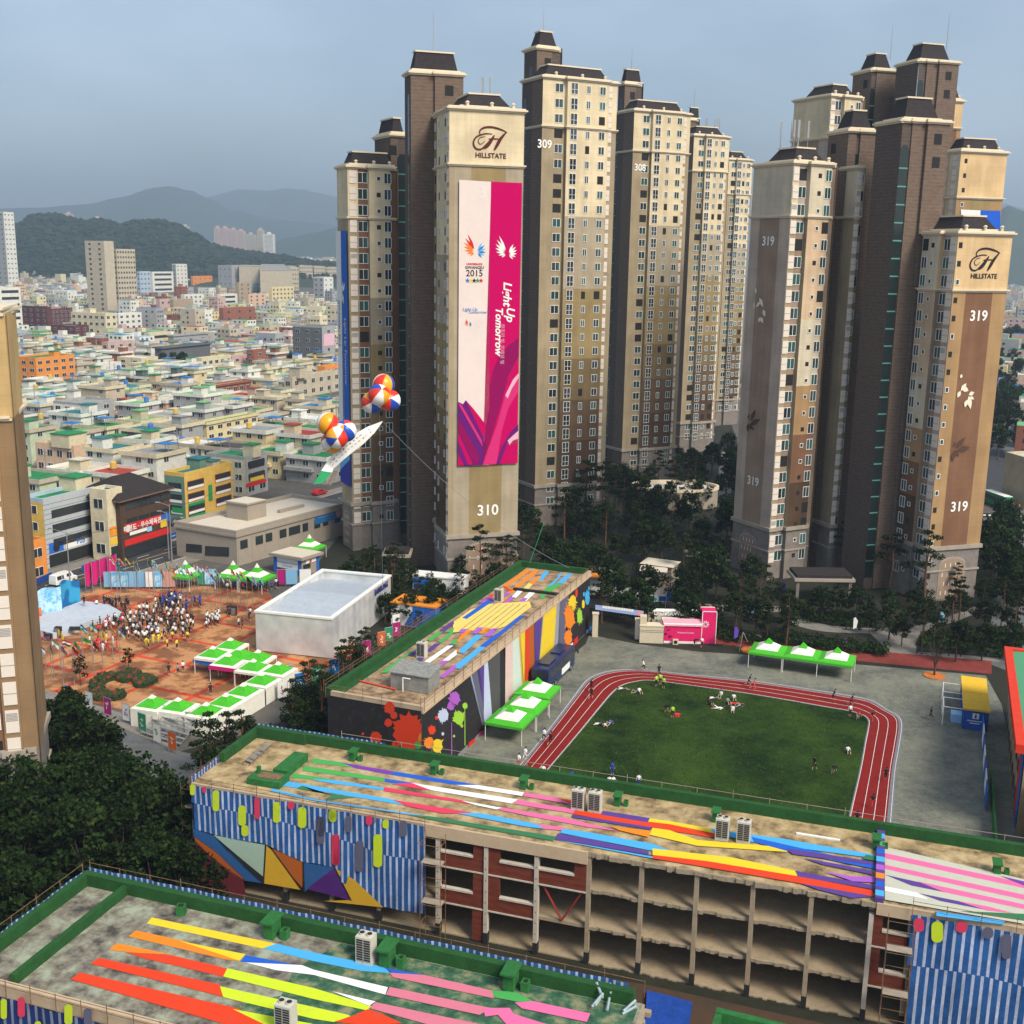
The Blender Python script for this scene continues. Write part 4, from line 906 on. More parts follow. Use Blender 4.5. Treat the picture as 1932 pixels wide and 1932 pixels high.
# behind (ct frame)
HL=[
('grey four-storey building with big dark windows and a red awning, beyond the flat-roofed hall','ct',1130,1335,1458,1590,1790,'cream','green',3,3,2,dict(wallr='grey',ph=[(.1,.5,3,3,'cream')])),
('white and pinkish house block with small windows, left of the brick red annex','ct',205,412,460,1530,1680,'peach','green',2,4,0,dict(ph=[(.3,.6,6,3.4,'cream')])),
('brick red annex with three arched windows beside the pinkish house block','ct',440,458,628,1545,1640,'brick red','cream',1,0,3,{}),
('light grey three-storey building with rounded corner and orange stair strip','ct',300,455,628,1295,1435,'white','grey',3,3,2,dict(wallr='grey',style='win')),
('bright orange four-storey building with balconies, beside the near tower','ct',78,205,416,1045,1205,'orange','green',4,3,5,dict(ph=[(.2,.6,3,2.5,'orange')])),
('dark grey modern block with a pink sign panel, near the blue banner','ct',1594,1752,1822,872,1068,'dark grey','dark',4,3,1,dict(wallr='grey')),
('wide pale yellow two-storey house with white trim, below the blue sheet roof','ct',1075,1125,1405,1400,1490,'pale yellow','green',2,1,6,dict(over=.4)),
('low building under a big blue sheet roof, beside the wide pale yellow house','ct',1395,1410,1565,1370,1430,'beige','light blue',1,1,3,dict(over=.5)),
('beige flats with paired windows below the orange brick block','ct',1575,1590,1850,1150,1260,'beige','grey',2,1,6,dict(ph=[(.2,.15,5,4,'beige')])),
('orange brick block half behind the blue banner','ct',1758,1765,1860,1090,1165,'orange','grey',2,0,2,{}),
('brick red four-storey house with narrow windows, left of a tall dark tree','ct',1368,1380,1448,1003,1100,'brick red','grey',3,1,1,{}),
('mauve low block joined to the brick red house','ct',1250,1262,1372,1035,1100,'pink','grey',2,0,2,{}),
('long cream flats with pale green roof, left of the mauve block','ct',1085,1098,1258,1045,1125,'cream','pale green',2,1,5,{}),
('low white house with a band window, left of the dark garden trees','ct',485,510,662,1080,1140,'white','grey',1,1,3,{}),
('cream house with a high square porch, left of the dark garden trees','ct',640,770,862,1045,1100,'cream','white',2,2,1,{}),
('white low building edged with a red band, in mid quarter','ct',1138,1150,1366,1195,1255,'brick red','cream',1,0,6,dict(over=.5)),
('pinkish brown square block, behind the low white house','ct',562,590,732,958,1035,'pink','grey',2,1,3,{}),
('white house with dark band windows, left of the red sheet roof','ct',800,815,932,908,978,'cream','grey',2,0,1,dict(style='band')),
('low hall under a long bright red sheet roof','ct',930,945,1132,918,975,'grey','red',1,0,3,dict(over=.6)),
('dark teal roofed market shelter beside the garden trees','ct',862,880,1145,985,1078,'dark grey','teal',0,0,0,dict(over=.8)),
('cream four-storey flats with a stepped side, in front of the tall beige tower','ct',395,580,642,800,945,'cream','cream',4,6,2,dict(ph=[(.6,.5,5,3,'cream')])),
('white block with square windows, right of the stepped cream flats','ct',628,650,775,800,915,'white','white',4,1,4,{}),
('greyish pink flats right of the white block','ct',765,785,872,795,885,'pink','grey',3,1,3,{}),
('maroon block with white windows, left of the stepped cream flats','ct',283,410,488,868,960,'maroon','grey',3,3,2,{}),
('dark red brick office with blue roof edge, by the left edge','ct',125,262,276,765,905,'maroon','blue',5,4,0,{}),
('dark red brick office with orange lit top windows','ct',270,285,398,775,870,'maroon','dark',4,0,5,{}),
('white ribbon-window office with dark red top, at the left edge','ct',-60,15,130,660,915,'white','maroon',7,1,1,dict(style='band')),
('pale grey high-rise flats cut by the left edge','ct',-60,50,106,245,668,'grey','grey',16,4,3,dict(wallr='white')),
('white seven-storey slab tower behind the beige tower on its right','ct',940,962,1022,528,676,'grey','white',7,1,3,dict(wallr='white')),
('white ribbon-window office joined to the slab tower','ct',820,832,946,570,680,'white','grey',4,0,1,dict(style='band')),
('grey glass office low beside the beige tower','ct',750,765,822,568,700,'light blue','grey',5,1,3,{}),
('low orange-red block on the skyline of the quarter','ct',1040,1050,1155,593,645,'orange','grey',2,0,4,{}),
('pale grey stepped hall at the foot of the wooded hill','ct',1188,1262,1372,535,655,'grey','light blue',3,3,3,{}),
('tan narrow block with brown front, left of the yellow flats','ct',1288,1300,1368,628,745,'tan','grey',5,0,2,{}),
('pale yellow five-storey flats with brown window strips','ct',1462,1480,1598,655,770,'pale yellow','white',5,0,6,{}),
('white terraced office with green windows','ct',1143,1160,1292,695,775,'white','white',3,0,1,dict(style='band')),
('white school-like block behind the olive grey block','ct',985,1005,1102,695,770,'white','cream',3,0,4,{}),
('olive grey plain block','ct',928,945,1052,722,800,'tan','grey',3,0,0,{}),
('purple-brown low block beside the beige tower foot','ct',865,870,935,720,790,'pink','grey',2,0,2,{}),
('long brick red factory with plain walls','ct',1198,1215,1388,770,848,'brick red','grey',2,0,3,{}),
('peach block with round corner, right of the white terraced office','ct',1342,1352,1445,693,775,'peach','grey',4,0,3,{}),
('pale grey five-storey block by the blue banner','ct',1705,1760,1812,600,735,'grey','grey',5,2,2,dict(wallr='white')),
('grey-green glass block next to the tan narrow block','ct',1340,1352,1410,632,700,'light blue','grey',4,0,3,{}),
]
for q in HL:
    lab,fr,x0,xc,x1,yt,yb,wl_,rf,rows,cl,cr,kw=q
    if lab.startswith(('grey four','pinkish','white and')): pass
    o=bld(lab,fr,x0,xc,x1,yt,yb,wl_,rf,rows,cl,cr,**kw)
    if lab.startswith('dark grey modern'):
        W=Wall(o[2],66,.1); W.add([W.sz('ct',*p) for p in [(1757,905),(1815,900),(1815,965),(1757,972)]],mat('pale_pink_sign',(.7,.42,.5)),1); W.build('sign_panel',o[0])
    if lab.startswith('light grey three'):
        W=Wall(o[1],-24,.1); W.add([W.sz('ct',*p) for p in [(398,1315),(435,1315),(440,1440),(402,1440)]],mo,1); W.build('stair_strip',o[0])
    if lab.startswith('grey four'):
        W=Wall(o[2],66,.08); ln=(o[3]-o[2]).length; z=o[4]
        for k in (1,2): W.add([(ln*.15,z*.33*k+.6),(ln*.85,z*.33*k+.6),(ln*.85,z*.33*k+2.4),(ln*.15,z*.33*k+2.4)],m_win_d,2)
        W.add([(ln*.2,z*.33+.4),(ln*.8,z*.33+.4),(ln*.8,z*.33+1.3),(ln*.2,z*.33+1.3)],my,3); W.add([(.2,2.2),(ln*.9,2.2),(ln*.9,3.1),(.2,3.1)],mr_,2); W.build('shop_signs',o[0])
# tall beige tower, two joined blocks
rt=bld('tall beige tower of fifteen storeys rising over the low-rise quarter','ct',485,588,640,405,812,'beige','beige',15,2,0,cat='high-rise')[0]
bld('', 'ct',590,652,752,448,808,'beige','yellow',13,3,7,root=rt)
bld('', 'ct',640,690,782,742,815,'beige','beige',2,1,5,root=rt)
# white slabs along the foot of the hill
for i,(a,c,t,bs_,lb) in enumerate([(1305,1420,532,642,'left end one, behind the small conifers'),(1418,1548,528,640,'second from the left'),(1545,1625,545,668,'standing nearest, with plain end wall'),(1622,1700,535,642,'middle of the row'),(1700,1770,540,642,'right part of the row'),(1768,1840,545,642,'last one before the banner tower')]):
    bld('long white five-storey slab at the hill foot, '+lb,'ct',a-4,a+6,c,t,bs_,'beige','grey',5,9,6,cat='flats',name='apartment_slab',grp='white slabs at the foot of the hill',ar=12,al=-78)
# high-rises beyond the hill
def farblk(label,fr,xs,yt,Y,col,w=0):
    root=empty('distant_high_rise',(AT(fr,xs[0][0],yt,Y).x,Y,0),label,'high-rise',0,'high-rises beyond the wooded hill')
    b=MB()
    for (x0,x1,y) in xs:
        p=AT(fr,x0,y,Y); q=AT(fr,x1,y,Y); b.box(p.x-root.location.x,q.x-root.location.x,0,18,0,p.z); b.box((p.x+q.x)/2-4-root.location.x,(p.x+q.x)/2+4-root.location.x,4,12,p.z,p.z+5)
        for k in range(int(p.z/3)-1):
            if p.z-3-k*3<p.z-60: break
            b.box(p.x+2-root.location.x,q.x-2-root.location.x,-.3,0,p.z-3-k*3,p.z-1.6-k*3,1)
    b.build('wall',[wm(col),mat('far_window_row',(.3,.31,.33))],root)
farblk('pinkish staggered high-rises right of the hill top','ct',[(1160,1195,328),(1197,1240,330),(1243,1285,338),(1287,1325,345)],330,2900,'pink')
farblk('grey and white broad high-rise right of the pinkish ones','ct',[(1327,1392,363),(1394,1428,340)],360,2900,'beige')
farblk('white high-rise at the right end of the far group','ct',[(1430,1485,362)],362,2850,'white')
farblk('pale stepped high-rises over the left slope of the hill','ct',[(135,180,310),(182,232,268)],300,3100,'white')
farblk('pale high-rise peeping over the middle of the hill crest','ct',[(300,342,262),(344,388,252)],260,3100,'pink')
farblk('pale high-rise peeping over the crest right of the middle','ct',[(500,545,275),(547,592,290)],280,3100,'pink')
farblk('tiny pale high-rise tops over the sloping crest','ct',[(905,945,312),(985,1020,318)],310,3300,'beige')
# the houses
def near_road(p): 
    d=(p-R0); return abs(d.dot(n_))<20 
def hits_occ(p,rad):
    for q in OCC:
        c=(q[0]+q[2])/2; r=(q[0]-q[2]).length/2; a=-c.normalized(); d=p-c; t=d.dot(a)
        if 0<t<r+(20 if c.length<900 else 60) and (d-a*t).length<r*.85+2: return True
    for q in OCC:
        c=(q[0]+q[2])/2; r=(q[0]-q[2]).length/2
        if (p-c).length<r*.9+rad: return True
    return False
hr=random.Random(11); houses=0; U=V2(66,1); N2=V2(156,1); spots=[]
O=R0+N2*14
for j in range(0,42):
    for i in range(-25,45):
        p=O+U*(i*12.6+(i//4)*3.5)+N2*(j*11.6+(j//2)*3.2)
        f=proj((p.x,p.y,4))
        if p.y<250 or p.y>640 or not(22<f[0]<668): continue
        if hits_occ(p,5.5): continue
        spots.append(p)
spots.sort(key=lambda p:p.y)
dens=1 if len(spots)<=300 else 300/len(spots)
NEARH=[]
for p in spots[:300]:
    house(p.x+hr.uniform(-.6,.6),p.y+hr.uniform(-.6,.6),RD(66-90+hr.choice((0,0,0,180,90))) if False else RD(-24),hr)
print('houses',len(spots),spots[min(299,len(spots)-1)].y)
YF=spots[299].y if len(spots)>300 else 640
fb=MB(); cols=['cream','white','pale yellow','peach','beige','grey','brick red','pink']; rcs=['green','pale green','grey','cream','dark','blue','red','white','light blue']
fmats=[wm(c) for c in cols]+[rm(c) for c in rcs]+[m_win_d]
def rbox(b,c,w,d,z,mi,ti):
    u=V2(-24+hr.choice((0,0,0,8,-6)),1); v=Vector((-u.y,u.x)); q=[c-u*w/2-v*d/2,c+u*w/2-v*d/2,c+u*w/2+v*d/2,c-u*w/2+v*d/2]
    b.prism([tuple(p) for p in q],0,z,mi,ti,bottom=False); return q
y=YF
def farrow(y,fx0,fx1,tall=0):
    x=AT('F',fx0,560,y).x; x1=AT('F',fx1,560,y).x
    while x<x1:
        w=hr.uniform(8,16); 
        z=hr.choice((4,4,6,6,7,7,8,10)) if hr.random()<.93 else hr.uniform(11,20)
        if tall: z=hr.uniform(14,42); w*=2.2
        p=Vector((x+w/2,y+hr.uniform(-5,5)))
        if not hits_occ(p,5):
            mi=hr.choice((0,1,1,1,2,3,4,4,5,5,5,6,7)); q=rbox(fb,p,w,hr.uniform(8,13),z,mi,8+hr.choice((0,0,1,1,2,2,3,4,5,6,7,8)))
            if y<1500:
                for (a,c) in ((q[0],q[1]),(q[1],q[2])):
                    for zz in range(2,int(z)-1,3):
                        for t in (.2,.5,.8):
                            if hr.random()<.75:
                                e=a.lerp(c,t); uu=(c-a).normalized(); nn=Vector((uu.y,-uu.x))*.06; e=e+nn
                                fb.poly([(*(e-uu*.7),zz),(*(e+uu*.7),zz),(*(e+uu*.7),zz+1.2),(*(e-uu*.7),zz+1.2)],17)
            if hr.random()<.4: rbox(fb,p,3.5,3.5,z+2.5,mi,8+hr.randrange(9))
        x+=w+hr.uniform(.5,5)
while y<2150:
    farrow(y,-40,700); y+=hr.uniform(13,17)*(1+(y-YF)/2200)
y=330
while y<2600:
    farrow(y,1872 if y>480 else 1960,2010); y+=hr.uniform(15,24)*(1+y/1500)
y=2700
while y<4300: farrow(y,420,720,1); y+=110
setting('distant_houses',fb,fmats,'stuff')
for k in range(46):
    p=hr.choice(spots)+U*6.2+N2*hr.uniform(-5,5)
    if hits_occ(p,2): continue
    r=empty('utility_pole',(p.x,p.y,0),'concrete utility pole standing among the low-rise houses','utility pole',hr.uniform(0,3),'utility poles of the low-rise quarter'); b=MB(); b.tube((0,0,0),(0,0,11.5),.17,.11,6); b.build('pole',[m_steel],r); b=MB(); b.box(-1,1,-.06,.06,10.6,10.75); b.box(-.7,.7,-.06,.06,9.8,9.92); b.build('crossarm',[m_steel],r)
# ================= the three old school blocks
PC={'g':(.06,.36,.08),'gd':(.03,.17,.07),'p':(.16,.04,.34),'b':(.01,.10,.52),'lb':(.06,.38,.72),'w':(.80,.82,.80),'cr':(.68,.04,.10),'pk':(.72,.14,.32),'o':(.80,.22,.01),'r':(.68,.045,.008),'y':(.78,.56,.02),'li':(.55,.68,.02),'i':(.09,.045,.24),'my':(.74,.58,.14),'li2':(.32,.60,.04),'lav':(.50,.55,.72),'gy':(.11,.11,.17),'dg':(.075,.075,.075),'k':(.018,.016,.018),'pp':(.68,.50,.46),'mi':(.58,.66,.58),'mr':(.12,.012,.02),'pu':(.38,.10,.50),'bl2':(.02,.10,.28),'mint':(.36,.50,.40),'or2':(.42,.10,.01),'ye2':(.62,.36,.02),'cre':(.62,.17,.24),'ow':(.50,.50,.40),'lg':(.30,.31,.33)}
def pc(k): return mat('paint_'+k,PC[k],c2=tuple(v*.5+.07 for v in PC[k]),sc=1.0,det=12,lo=.52,hi=.70,rough=.85)
def deckmat(name,a,b_,c_,sc=.35):
    m,N,bs=nodes_mat(name); bs.inputs['Roughness'].default_value=.9
    tc=N.nodes.new('ShaderNodeTexCoord'); n1=N.nodes.new('ShaderNodeTexNoise'); n1.inputs['Scale'].default_value=sc; n1.inputs['Detail'].default_value=9; n1.inputs['Roughness'].default_value=.68
    cr=N.nodes.new('ShaderNodeValToRGB'); e=cr.color_ramp.elements; e[0].position=.36; e[0].color=(*a,1); e[1].position=.62; e[1].color=(*c_,1); q=e.new(.49); q.color=(*b_,1)
    N.links.new(tc.outputs['Object'],n1.inputs['Vector']); N.links.new(n1.outputs['Fac'],cr.inputs[0]); N.links.new(cr.outputs[0],bs.inputs['Base Color']); return m
m_deckA=deckmat('stained_tan_deck',(.10,.06,.035),(.30,.20,.11),(.44,.31,.18),.6)
m_deckB=deckmat('stained_yellow_deck',(.10,.065,.03),(.33,.235,.11),(.50,.38,.20),.5)
m_deckC=deckmat('mottled_grey_deck',(.05,.045,.04),(.20,.18,.135),(.31,.35,.25),.62)
m_deckCg=deckmat('mottled_green_deck',(.012,.045,.025),(.03,.11,.055),(.22,.22,.12),.7)
m_pgreen=mat('green_parapet_paint',(.014,.075,.016),n=.3,sc=.8,det=6); m_pgreen2=mat('green_box_paint',(.02,.13,.03),n=.22,sc=1.2)
m_conc=mat('bare_concrete',(.25,.20,.135),c2=(.40,.32,.22),sc=1.2,det=8); m_concd=mat('dusty_floor',(.24,.185,.12),c2=(.42,.33,.21),sc=.5,det=8)
m_brk=brick('dark_red_brick',(.15,.035,.02)); m_fasc=mat('cream_fascia',(.46,.33,.21),c2=(.54,.42,.28),sc=.6,det=7)
m_wcol=mat('chipped_white_column',(.58,.53,.45),c2=(.42,.36,.28),sc=1.5,det=8); m_inner=mat('inner_wall',(.22,.20,.175),c2=(.10,.09,.08),sc=.3,det=5)
class Block:
    """a rectangular block: s along its front, d back from it"""
    def __init__(s,name,label,O,ang,L,D,zt):
        s.O=Vector((O[0],O[1])); s.ang=ang; s.u=V2(ang,1); s.n=V2(ang+90,1); s.L,s.D,s.z=L,D,zt
        s.root=empty(name,(s.O.x,s.O.y,0),label,'school building',RD(ang))
    def w(s,a,d): return s.O+s.u*a+s.n*d
    def sd(s,fr,x,y,z):
        g=G(fr,x,y,z); v=Vector((g.x,g.y))-s.O; return v.dot(s.u),v.dot(s.n)
    def S(s,fr,x,y): return onv(fr,x,y,s.O,s.ang)
    def art(s,wall,name):
        """art walls are made in world space: bring them under the block"""
        wall.mb.xf(frame_M(wall.O,wall.ang,wall.out)); wall.mb.xf(Matrix.LocRotScale(s.root.location,s.root.rotation_euler,None).inverted())
        return wall.mb.build(name,wall.mats,s.root)
    def stripes(s,L,z,name='painted_stripes'):
        b=MB(); mats=[]; idx={}; k=0
        for c,pts in L:
            P=[]; fr='bm'
            for q in pts:
                if len(q)==3: fr=q[0]; q=q[1:]
                P.append(s.sd(fr,q[0],q[1],z))
            m=pc(c)
            if m.name not in idx: idx[m.name]=len(mats); mats.append(m)
            b.poly([(p[0],p[1],z+.02+.0028*k) for p in P],idx[m.name]); k+=1
        return b.build(name,mats,s.root)
def aircon(x,y,z,rz,label,s=1.0,n=2):
    r=empty('air_conditioner',(x,y,z),label,'air conditioner',rz,'rooftop air conditioner units')
    b=MB(); w,d,h=.95*s,.75*s,1.65*s; b.box(-w/2,w/2,-d/2,d/2,.08,h); b.box(-w/2,w/2,-d/2,d/2,0,.08,0); b.build('casing',[mat('ac_beige',(.50,.48,.40),n=.08,sc=3)],r)
    b=MB(); b.box(-w*.43,w*.43,-d/2-.015,-d/2,.25,h-.15,0)
    for k in range(9): b.box(-w*.43,w*.43,-d/2-.03,-d/2-.015,.28+k*h*.088,.28+k*h*.088+.03,1)
    b.box(-.03,.03,-d/2-.04,-d/2-.0,.2,h-.1,1); b.build('coil_grille',[m_black,m_louver_w],r)
    for i in (-1,1):
        b=MB(); b.tube((i*w*.24,0,h),(i*w*.24,0,h+.12),w*.2,w*.2,10); b.tube((i*w*.24,0,h+.121),(i*w*.24,0,h+.13),w*.16,w*.16,10,1); b.build('fan',[mat('ac_beige',(.5,.48,.4)),m_black],r)
    return r
def greenvent(x,y,z,rz,label,k=.72):
    r=empty('roof_hatch_vent',(x,y,z),label,'roof vent',rz,'green vents along the parapets'); r.scale=(k,k,k)
    b=MB(); b.box(-.35,.35,-.6,.6,0,1.25); b.build('shaft',[m_pgreen2],r)
    b=MB(); b.box(-.5,.5,-.85,.85,1.25,1.4); b.build('hood',[m_pgreen2],r)
    b=MB(); 
    for q in ((.75,1.25,-.3,-.2),(.75,1.25,.2,.3),(.75,.85,-.2,.2),(1.15,1.25,-.2,.2)): b.box(*q,0,.7)
    b.box(.85,1.15,-.2,.2,0,.55,1); b.build('flue',[m_pgreen2,m_dark],r)
    return r
def rail(root,pts,z0,h=1.1,every=2.6,mt=None,name='edge_rail',rows=2):
    b=MB()
    for (a,c) in zip(pts,pts[1:]):
        a=Vector(a); c=Vector(c); n=max(1,int((c-a).length/every))
        for i in range(n+1): p=a.lerp(c,i/n); b.tube((*p,z0-.5),(*p,z0+h*(1 if i%3 else 1.25)),.03,.03,4)
        for k in range(rows): zz=z0+h*(k+1)/rows*.9; b.tube((*a,zz),(*c,zz),.022,.022,4)
    return b.build(name,[mt or m_rust],root)
# ---------- block A : tall long block beside the field
zA=9.6
a0=G('am',630,1485,zA); a1=G('am',1740,590,zA); a2=G('am',0,1385,zA)
angA=math.degrees(math.atan2(a1.y-a0.y,a1.x-a0.x)); LA=(Vector((a1.x,a1.y))-Vector((a0.x,a0.y))).length
BA=Block('school_building','long black wrapped school block beside the field, rainbow roof and paint splashes',a0,angA,LA,11.3,zA)
b=MB(); b.box(0,LA,0,11.3,0,zA-.55,1,0); 
b.build('wall',[m_deckA,m_inner],BA.root)
b=MB()
for q in ((-.1,LA+.1,-.15,.35),(-.1,.3,.35,10.9),):
    b.box(*q,zA-.55,zA)
b.box(-.1,LA+.1,-.25,.55,zA-.8,zA-.5)
b.build('parapet',[m_fasc],BA.root)
b=MB(); b.prism([(-.1,10.9),(LA,10.9),(LA,11.5),(-.1,11.5)],zA-.55,zA+.35); b.prism([(LA-.5,.35),(LA,.35),(LA,10.9),(LA-.5,10.9)],zA-.55,zA+.35); b.box(0,LA-.5,10.0,10.9,zA-.545,zA-.46)
b.build('green_parapet',[m_pgreen],BA.root)
b=MB(); sdj=BA.sd('am',1300,725,zA-.55); b.box(sdj[0]-.25,sdj[0]+.25,.5,7.5,zA-.55,zA-.2); b.build('expansion_joint',[m_black],BA.root)
F='am'
SA_=[('o',[(F,1165,688),(1190,697),(1350,588),(1318,580)]),('o',[(F,1190,738),(1215,745),(1405,590),(1372,585)]),('my',[(F,1290,715),(1325,718),(1360,682),(1335,672)]),('o',[(F,1335,672),(1360,682),(1420,630),(1395,625)]),
('lb',[(F,1398,648),(1425,652),(1472,597),(1440,592)]),('lb',[(F,1460,692),(1485,697),(1550,620),(1545,598),(1520,642)]),('lb',[(F,1520,672),(1562,677),(1625,612),(1590,612)]),('g',[(F,1410,745),(1445,752),(1557,680),(1520,672),(1450,700)]),('g',[(F,1410,775),(1430,775),(1450,750),(1415,747)]),
('w',[(F,1220,768),(1250,772),(1310,712),(1268,712)]),('w',[(F,1285,787),(1320,792),(1392,722),(1350,722)]),('r',[(F,1160,692),(1200,728),(1228,722),(1185,697)]),('r',[(F,1062,765),(1095,768),(1110,748),(1080,748)]),
('pu',[(F,1005,800),(1045,807),(1105,768),(1070,765)]),('pu',[(F,1090,805),(1120,805),(1220,735),(1190,738)]),('pu',[(F,1160,812),(1190,817),(1245,767),(1215,765)]),('o',[(F,1120,805),(1150,810),(1200,775),(1170,770)]),('pu',[(F,1260,805),(1290,808),(1330,775),(1300,772)]),
('my',[(F,835,935),(950,850),(1075,812),(1340,795),(1352,832),(1180,960),(1130,975),(835,1000)]),('b',[(F,895,905),(925,912),(1105,790),(1065,785)]),
('b',[(F,1125,1010),(1162,1012),(1315,885),(1275,892)]),('i',[(F,745,990),(778,996),(842,945),(838,920)]),('g',[(F,785,1000),(832,1002),(845,968)]),
('pu',[(F,865,1000),(900,1005),(935,978),(895,978)]),('pu',[(F,955,1007),(990,1012),(1045,968),(1000,968)]),('pu',[(F,1040,1027),(1078,1030),(1132,976),(1092,975)]),('o',[(F,862,1062),(872,1068),(962,985),(925,985),(880,1030)]),('o',[(F,1000,1008),(1030,1010),(1080,972),(1050,970)]),
('g',[(F,662,1052),(690,1060),(772,996),(735,995)]),('g',[(F,735,1065),(760,1072),(847,1000),(815,1000)]),('g',[(F,808,1080),(850,1085),(872,1045),(845,1047)]),
('i',[(F,655,1125),(692,1127),(752,1077),(715,1075)]),('i',[(F,765,1115),(800,1118),(845,1080),(812,1080)]),('lb',[(F,875,1135),(905,1142),(1035,1020),(985,1018),(880,1115)]),('lb',[(F,850,1240),(880,1245),(1050,1100),(1010,1095),(855,1215)]),('b',[(F,1010,1095),(1050,1100),(1165,1010),(1120,1010)]),('o',[(F,858,1125),(872,1140),(880,1112)]),
('w',[(F,640,1200),(680,1205),(838,1090),(800,1090)]),('w',[(F,765,1190),(800,1195),(860,1150),(858,1118)]),('g',[(F,355,1270),(402,1270),(592,1105),(555,1125)]),('i',[(F,540,1155),(570,1158),(610,1120),(585,1118)]),('g',[(F,560,1200),(585,1203),(610,1185),(585,1180)]),('i',[(F,590,1185),(630,1190),(655,1160),(620,1160)]),
('pu',[(F,690,1240),(730,1247),(812,1190),(770,1190)]),('pu',[(F,740,1300),(775,1305),(858,1240),(850,1215)]),('r',[(F,215,1318),(455,1375),(460,1385),(225,1328)])]
BA.stripes(SA_,zA-.55)
# thin brown seams across the yellow field
sm=MB()
for i in range(6):
    p=BA.sd('am',880+i*45,985,zA-.5); q=BA.sd('am',1110+i*42,812,zA-.5); sm.poly([(p[0],p[1]-.06,zA-.46),(q[0],q[1]-.06,zA-.46),(q[0],q[1]+.06,zA-.46),(p[0],p[1]+.06,zA-.46)])
sm.build('stripe_seams',[m_deckA],BA.root)
W=Wall(BA.O,angA,.06); F='am'
W.add([(0,.2),(LA,.2),(LA,zA-.3),(0,zA-.3)],pc('k'),.2)
for c,pts in [('gy',[(940,1258),(1005,1200),(1040,1598),(1028,1612)]),('i',[(983,1215),(1037,1175),(1035,1500)]),('lav',[(1037,1175),(1058,1160),(1090,1560),(1033,1610)]),('lav',[(940,1264),(948,1257),(1030,1600),(1027,1612)]),('dg',[(1058,1160),(1140,1085),(1142,1500),(1090,1560)]),('k',[(1140,1085),(1178,1055),(1175,1480),(1142,1505)]),('mr',[(1148,1088),(1178,1058),(1176,1190)]),
 ('pp',[(1178,1055),(1225,1012),(1228,1430),(1175,1478)]),('mi',[(1225,1012),(1265,983),(1290,1362),(1228,1430)]),('ye2',[(1262,985),(1275,975),(1300,1345),(1285,1368)]),('y',[(1272,975),(1307,945),(1310,1335),(1295,1350)]),('r',[(1305,945),(1335,925),(1338,1315),(1302,1345)]),('or2',[(1335,925),(1364,903),(1385,1280),(1338,1315)]),('i',[(1364,903),(1428,852),(1392,1265),(1370,1290)]),('lg',[(1422,858),(1432,850),(1396,1262),(1388,1268)]),('y',[(1432,850),(1517,785),(1490,1190),(1396,1262)]),('lg',[(1517,785),(1537,770),(1532,1125),(1490,1188)]),('gy',[(1537,770),(1600,712),(1562,1110),(1520,1160)])]:
    W.add(pts,pc(c),1,F)
def sp(cx,cy,r,c,sd,spike=.55,sy=1.25,l=2): W.add([(cx+(x-cx),cy+(y-cy)*sy) for x,y in splat(cx,cy,r,sd,18,spike)],pc(c),l,F)
sp(840,1430,34,'pu',1); sp(815,1480,22,'pu',2); sp(765,1545,32,'lav',3); sp(868,1560,34,'li2',4); sp(908,1480,16,'li2',5,.2); sp(690,1640,22,'r',6); sp(672,1725,30,'o',7); sp(725,1745,34,'y',8,.8); sp(720,1560,10,'r',9,.1); sp(762,1665,9,'lav',10,.1); sp(836,1680,7,'li2',11,.1); sp(888,1612,9,'li2',12,.1)
W.add([(818,1590),(822,1588),(824,1800),(818,1805)],pc('pu'),2,F); W.add([(905,1500),(909,1498),(911,1740),(906,1745)],pc('li2'),2,F)
sp(1600,900,30,'o',13,.8,2.4); sp(1590,1030,24,'o',14,.5,2.0); sp(1618,800,22,'y',15,.7,2.0); sp(1645,735,8,'r',16,.1,3.4); sp(1666,890,15,'li2',17,.8,3); sp(1690,810,9,'y',18,.3,3); sp(1716,770,14,'lb',19,.7,3.2); sp(1694,745,6,'lb',20,.1,2.4); sp(1727,705,5,'lb',21,.1,2.5)
# uncovered base with doors and panels
W.add([(1650,1060),(1745,985),(1745,1035),(1650,1115)],m_dark,3,F); W.add([(1705,985),(1720,972),(1720,1045),(1705,1058)],mat('sign_light_blue',(.3,.55,.8)),4,F); W.add([(1728,965),(1748,948),(1748,1030),(1728,1045)],mb1,4,F)
W.add([(860,1800),(925,1735),(925,1800),(860,1850)],m_steel,3,F); W.add([(928,1725),(972,1690),(972,1790),(928,1830)],mr_,4,F); W.add([(1000,1655),(1028,1640),(1028,1735),(1000,1755)],mpk,4,F); W.add([(972,1690),(1000,1660),(1000,1760),(972,1790)],m_steel,3,F)
W.add([(1625,1045),(1652,1020),(1652,1100),(1625,1118)],mr_,4,F); W.add([(1590,1085),(1620,1060),(1620,1110),(1590,1118)],mw,4,F)
BA.art(W,'wrapping_art')
eA=Vector((a2.x,a2.y)); eA=BA.w(0,11.3)
W=Wall(eA,angA-90,.10); W.add([(0,.2),(11.3,.2),(11.3,zA-.5),(0,zA-.5)],pc('k'),.2)
def sp2(cx,cy,r,c,sd,spike=.5,sy=1.1,l=2): 
    P=[W.sz('am',x,cy+(y-cy)*sy) for x,y in splat(cx,cy,r,sd,24,spike)]; W.add([(min(11.3,max(0,x)),max(.2,y)) for x,y in P],pc(c),l)
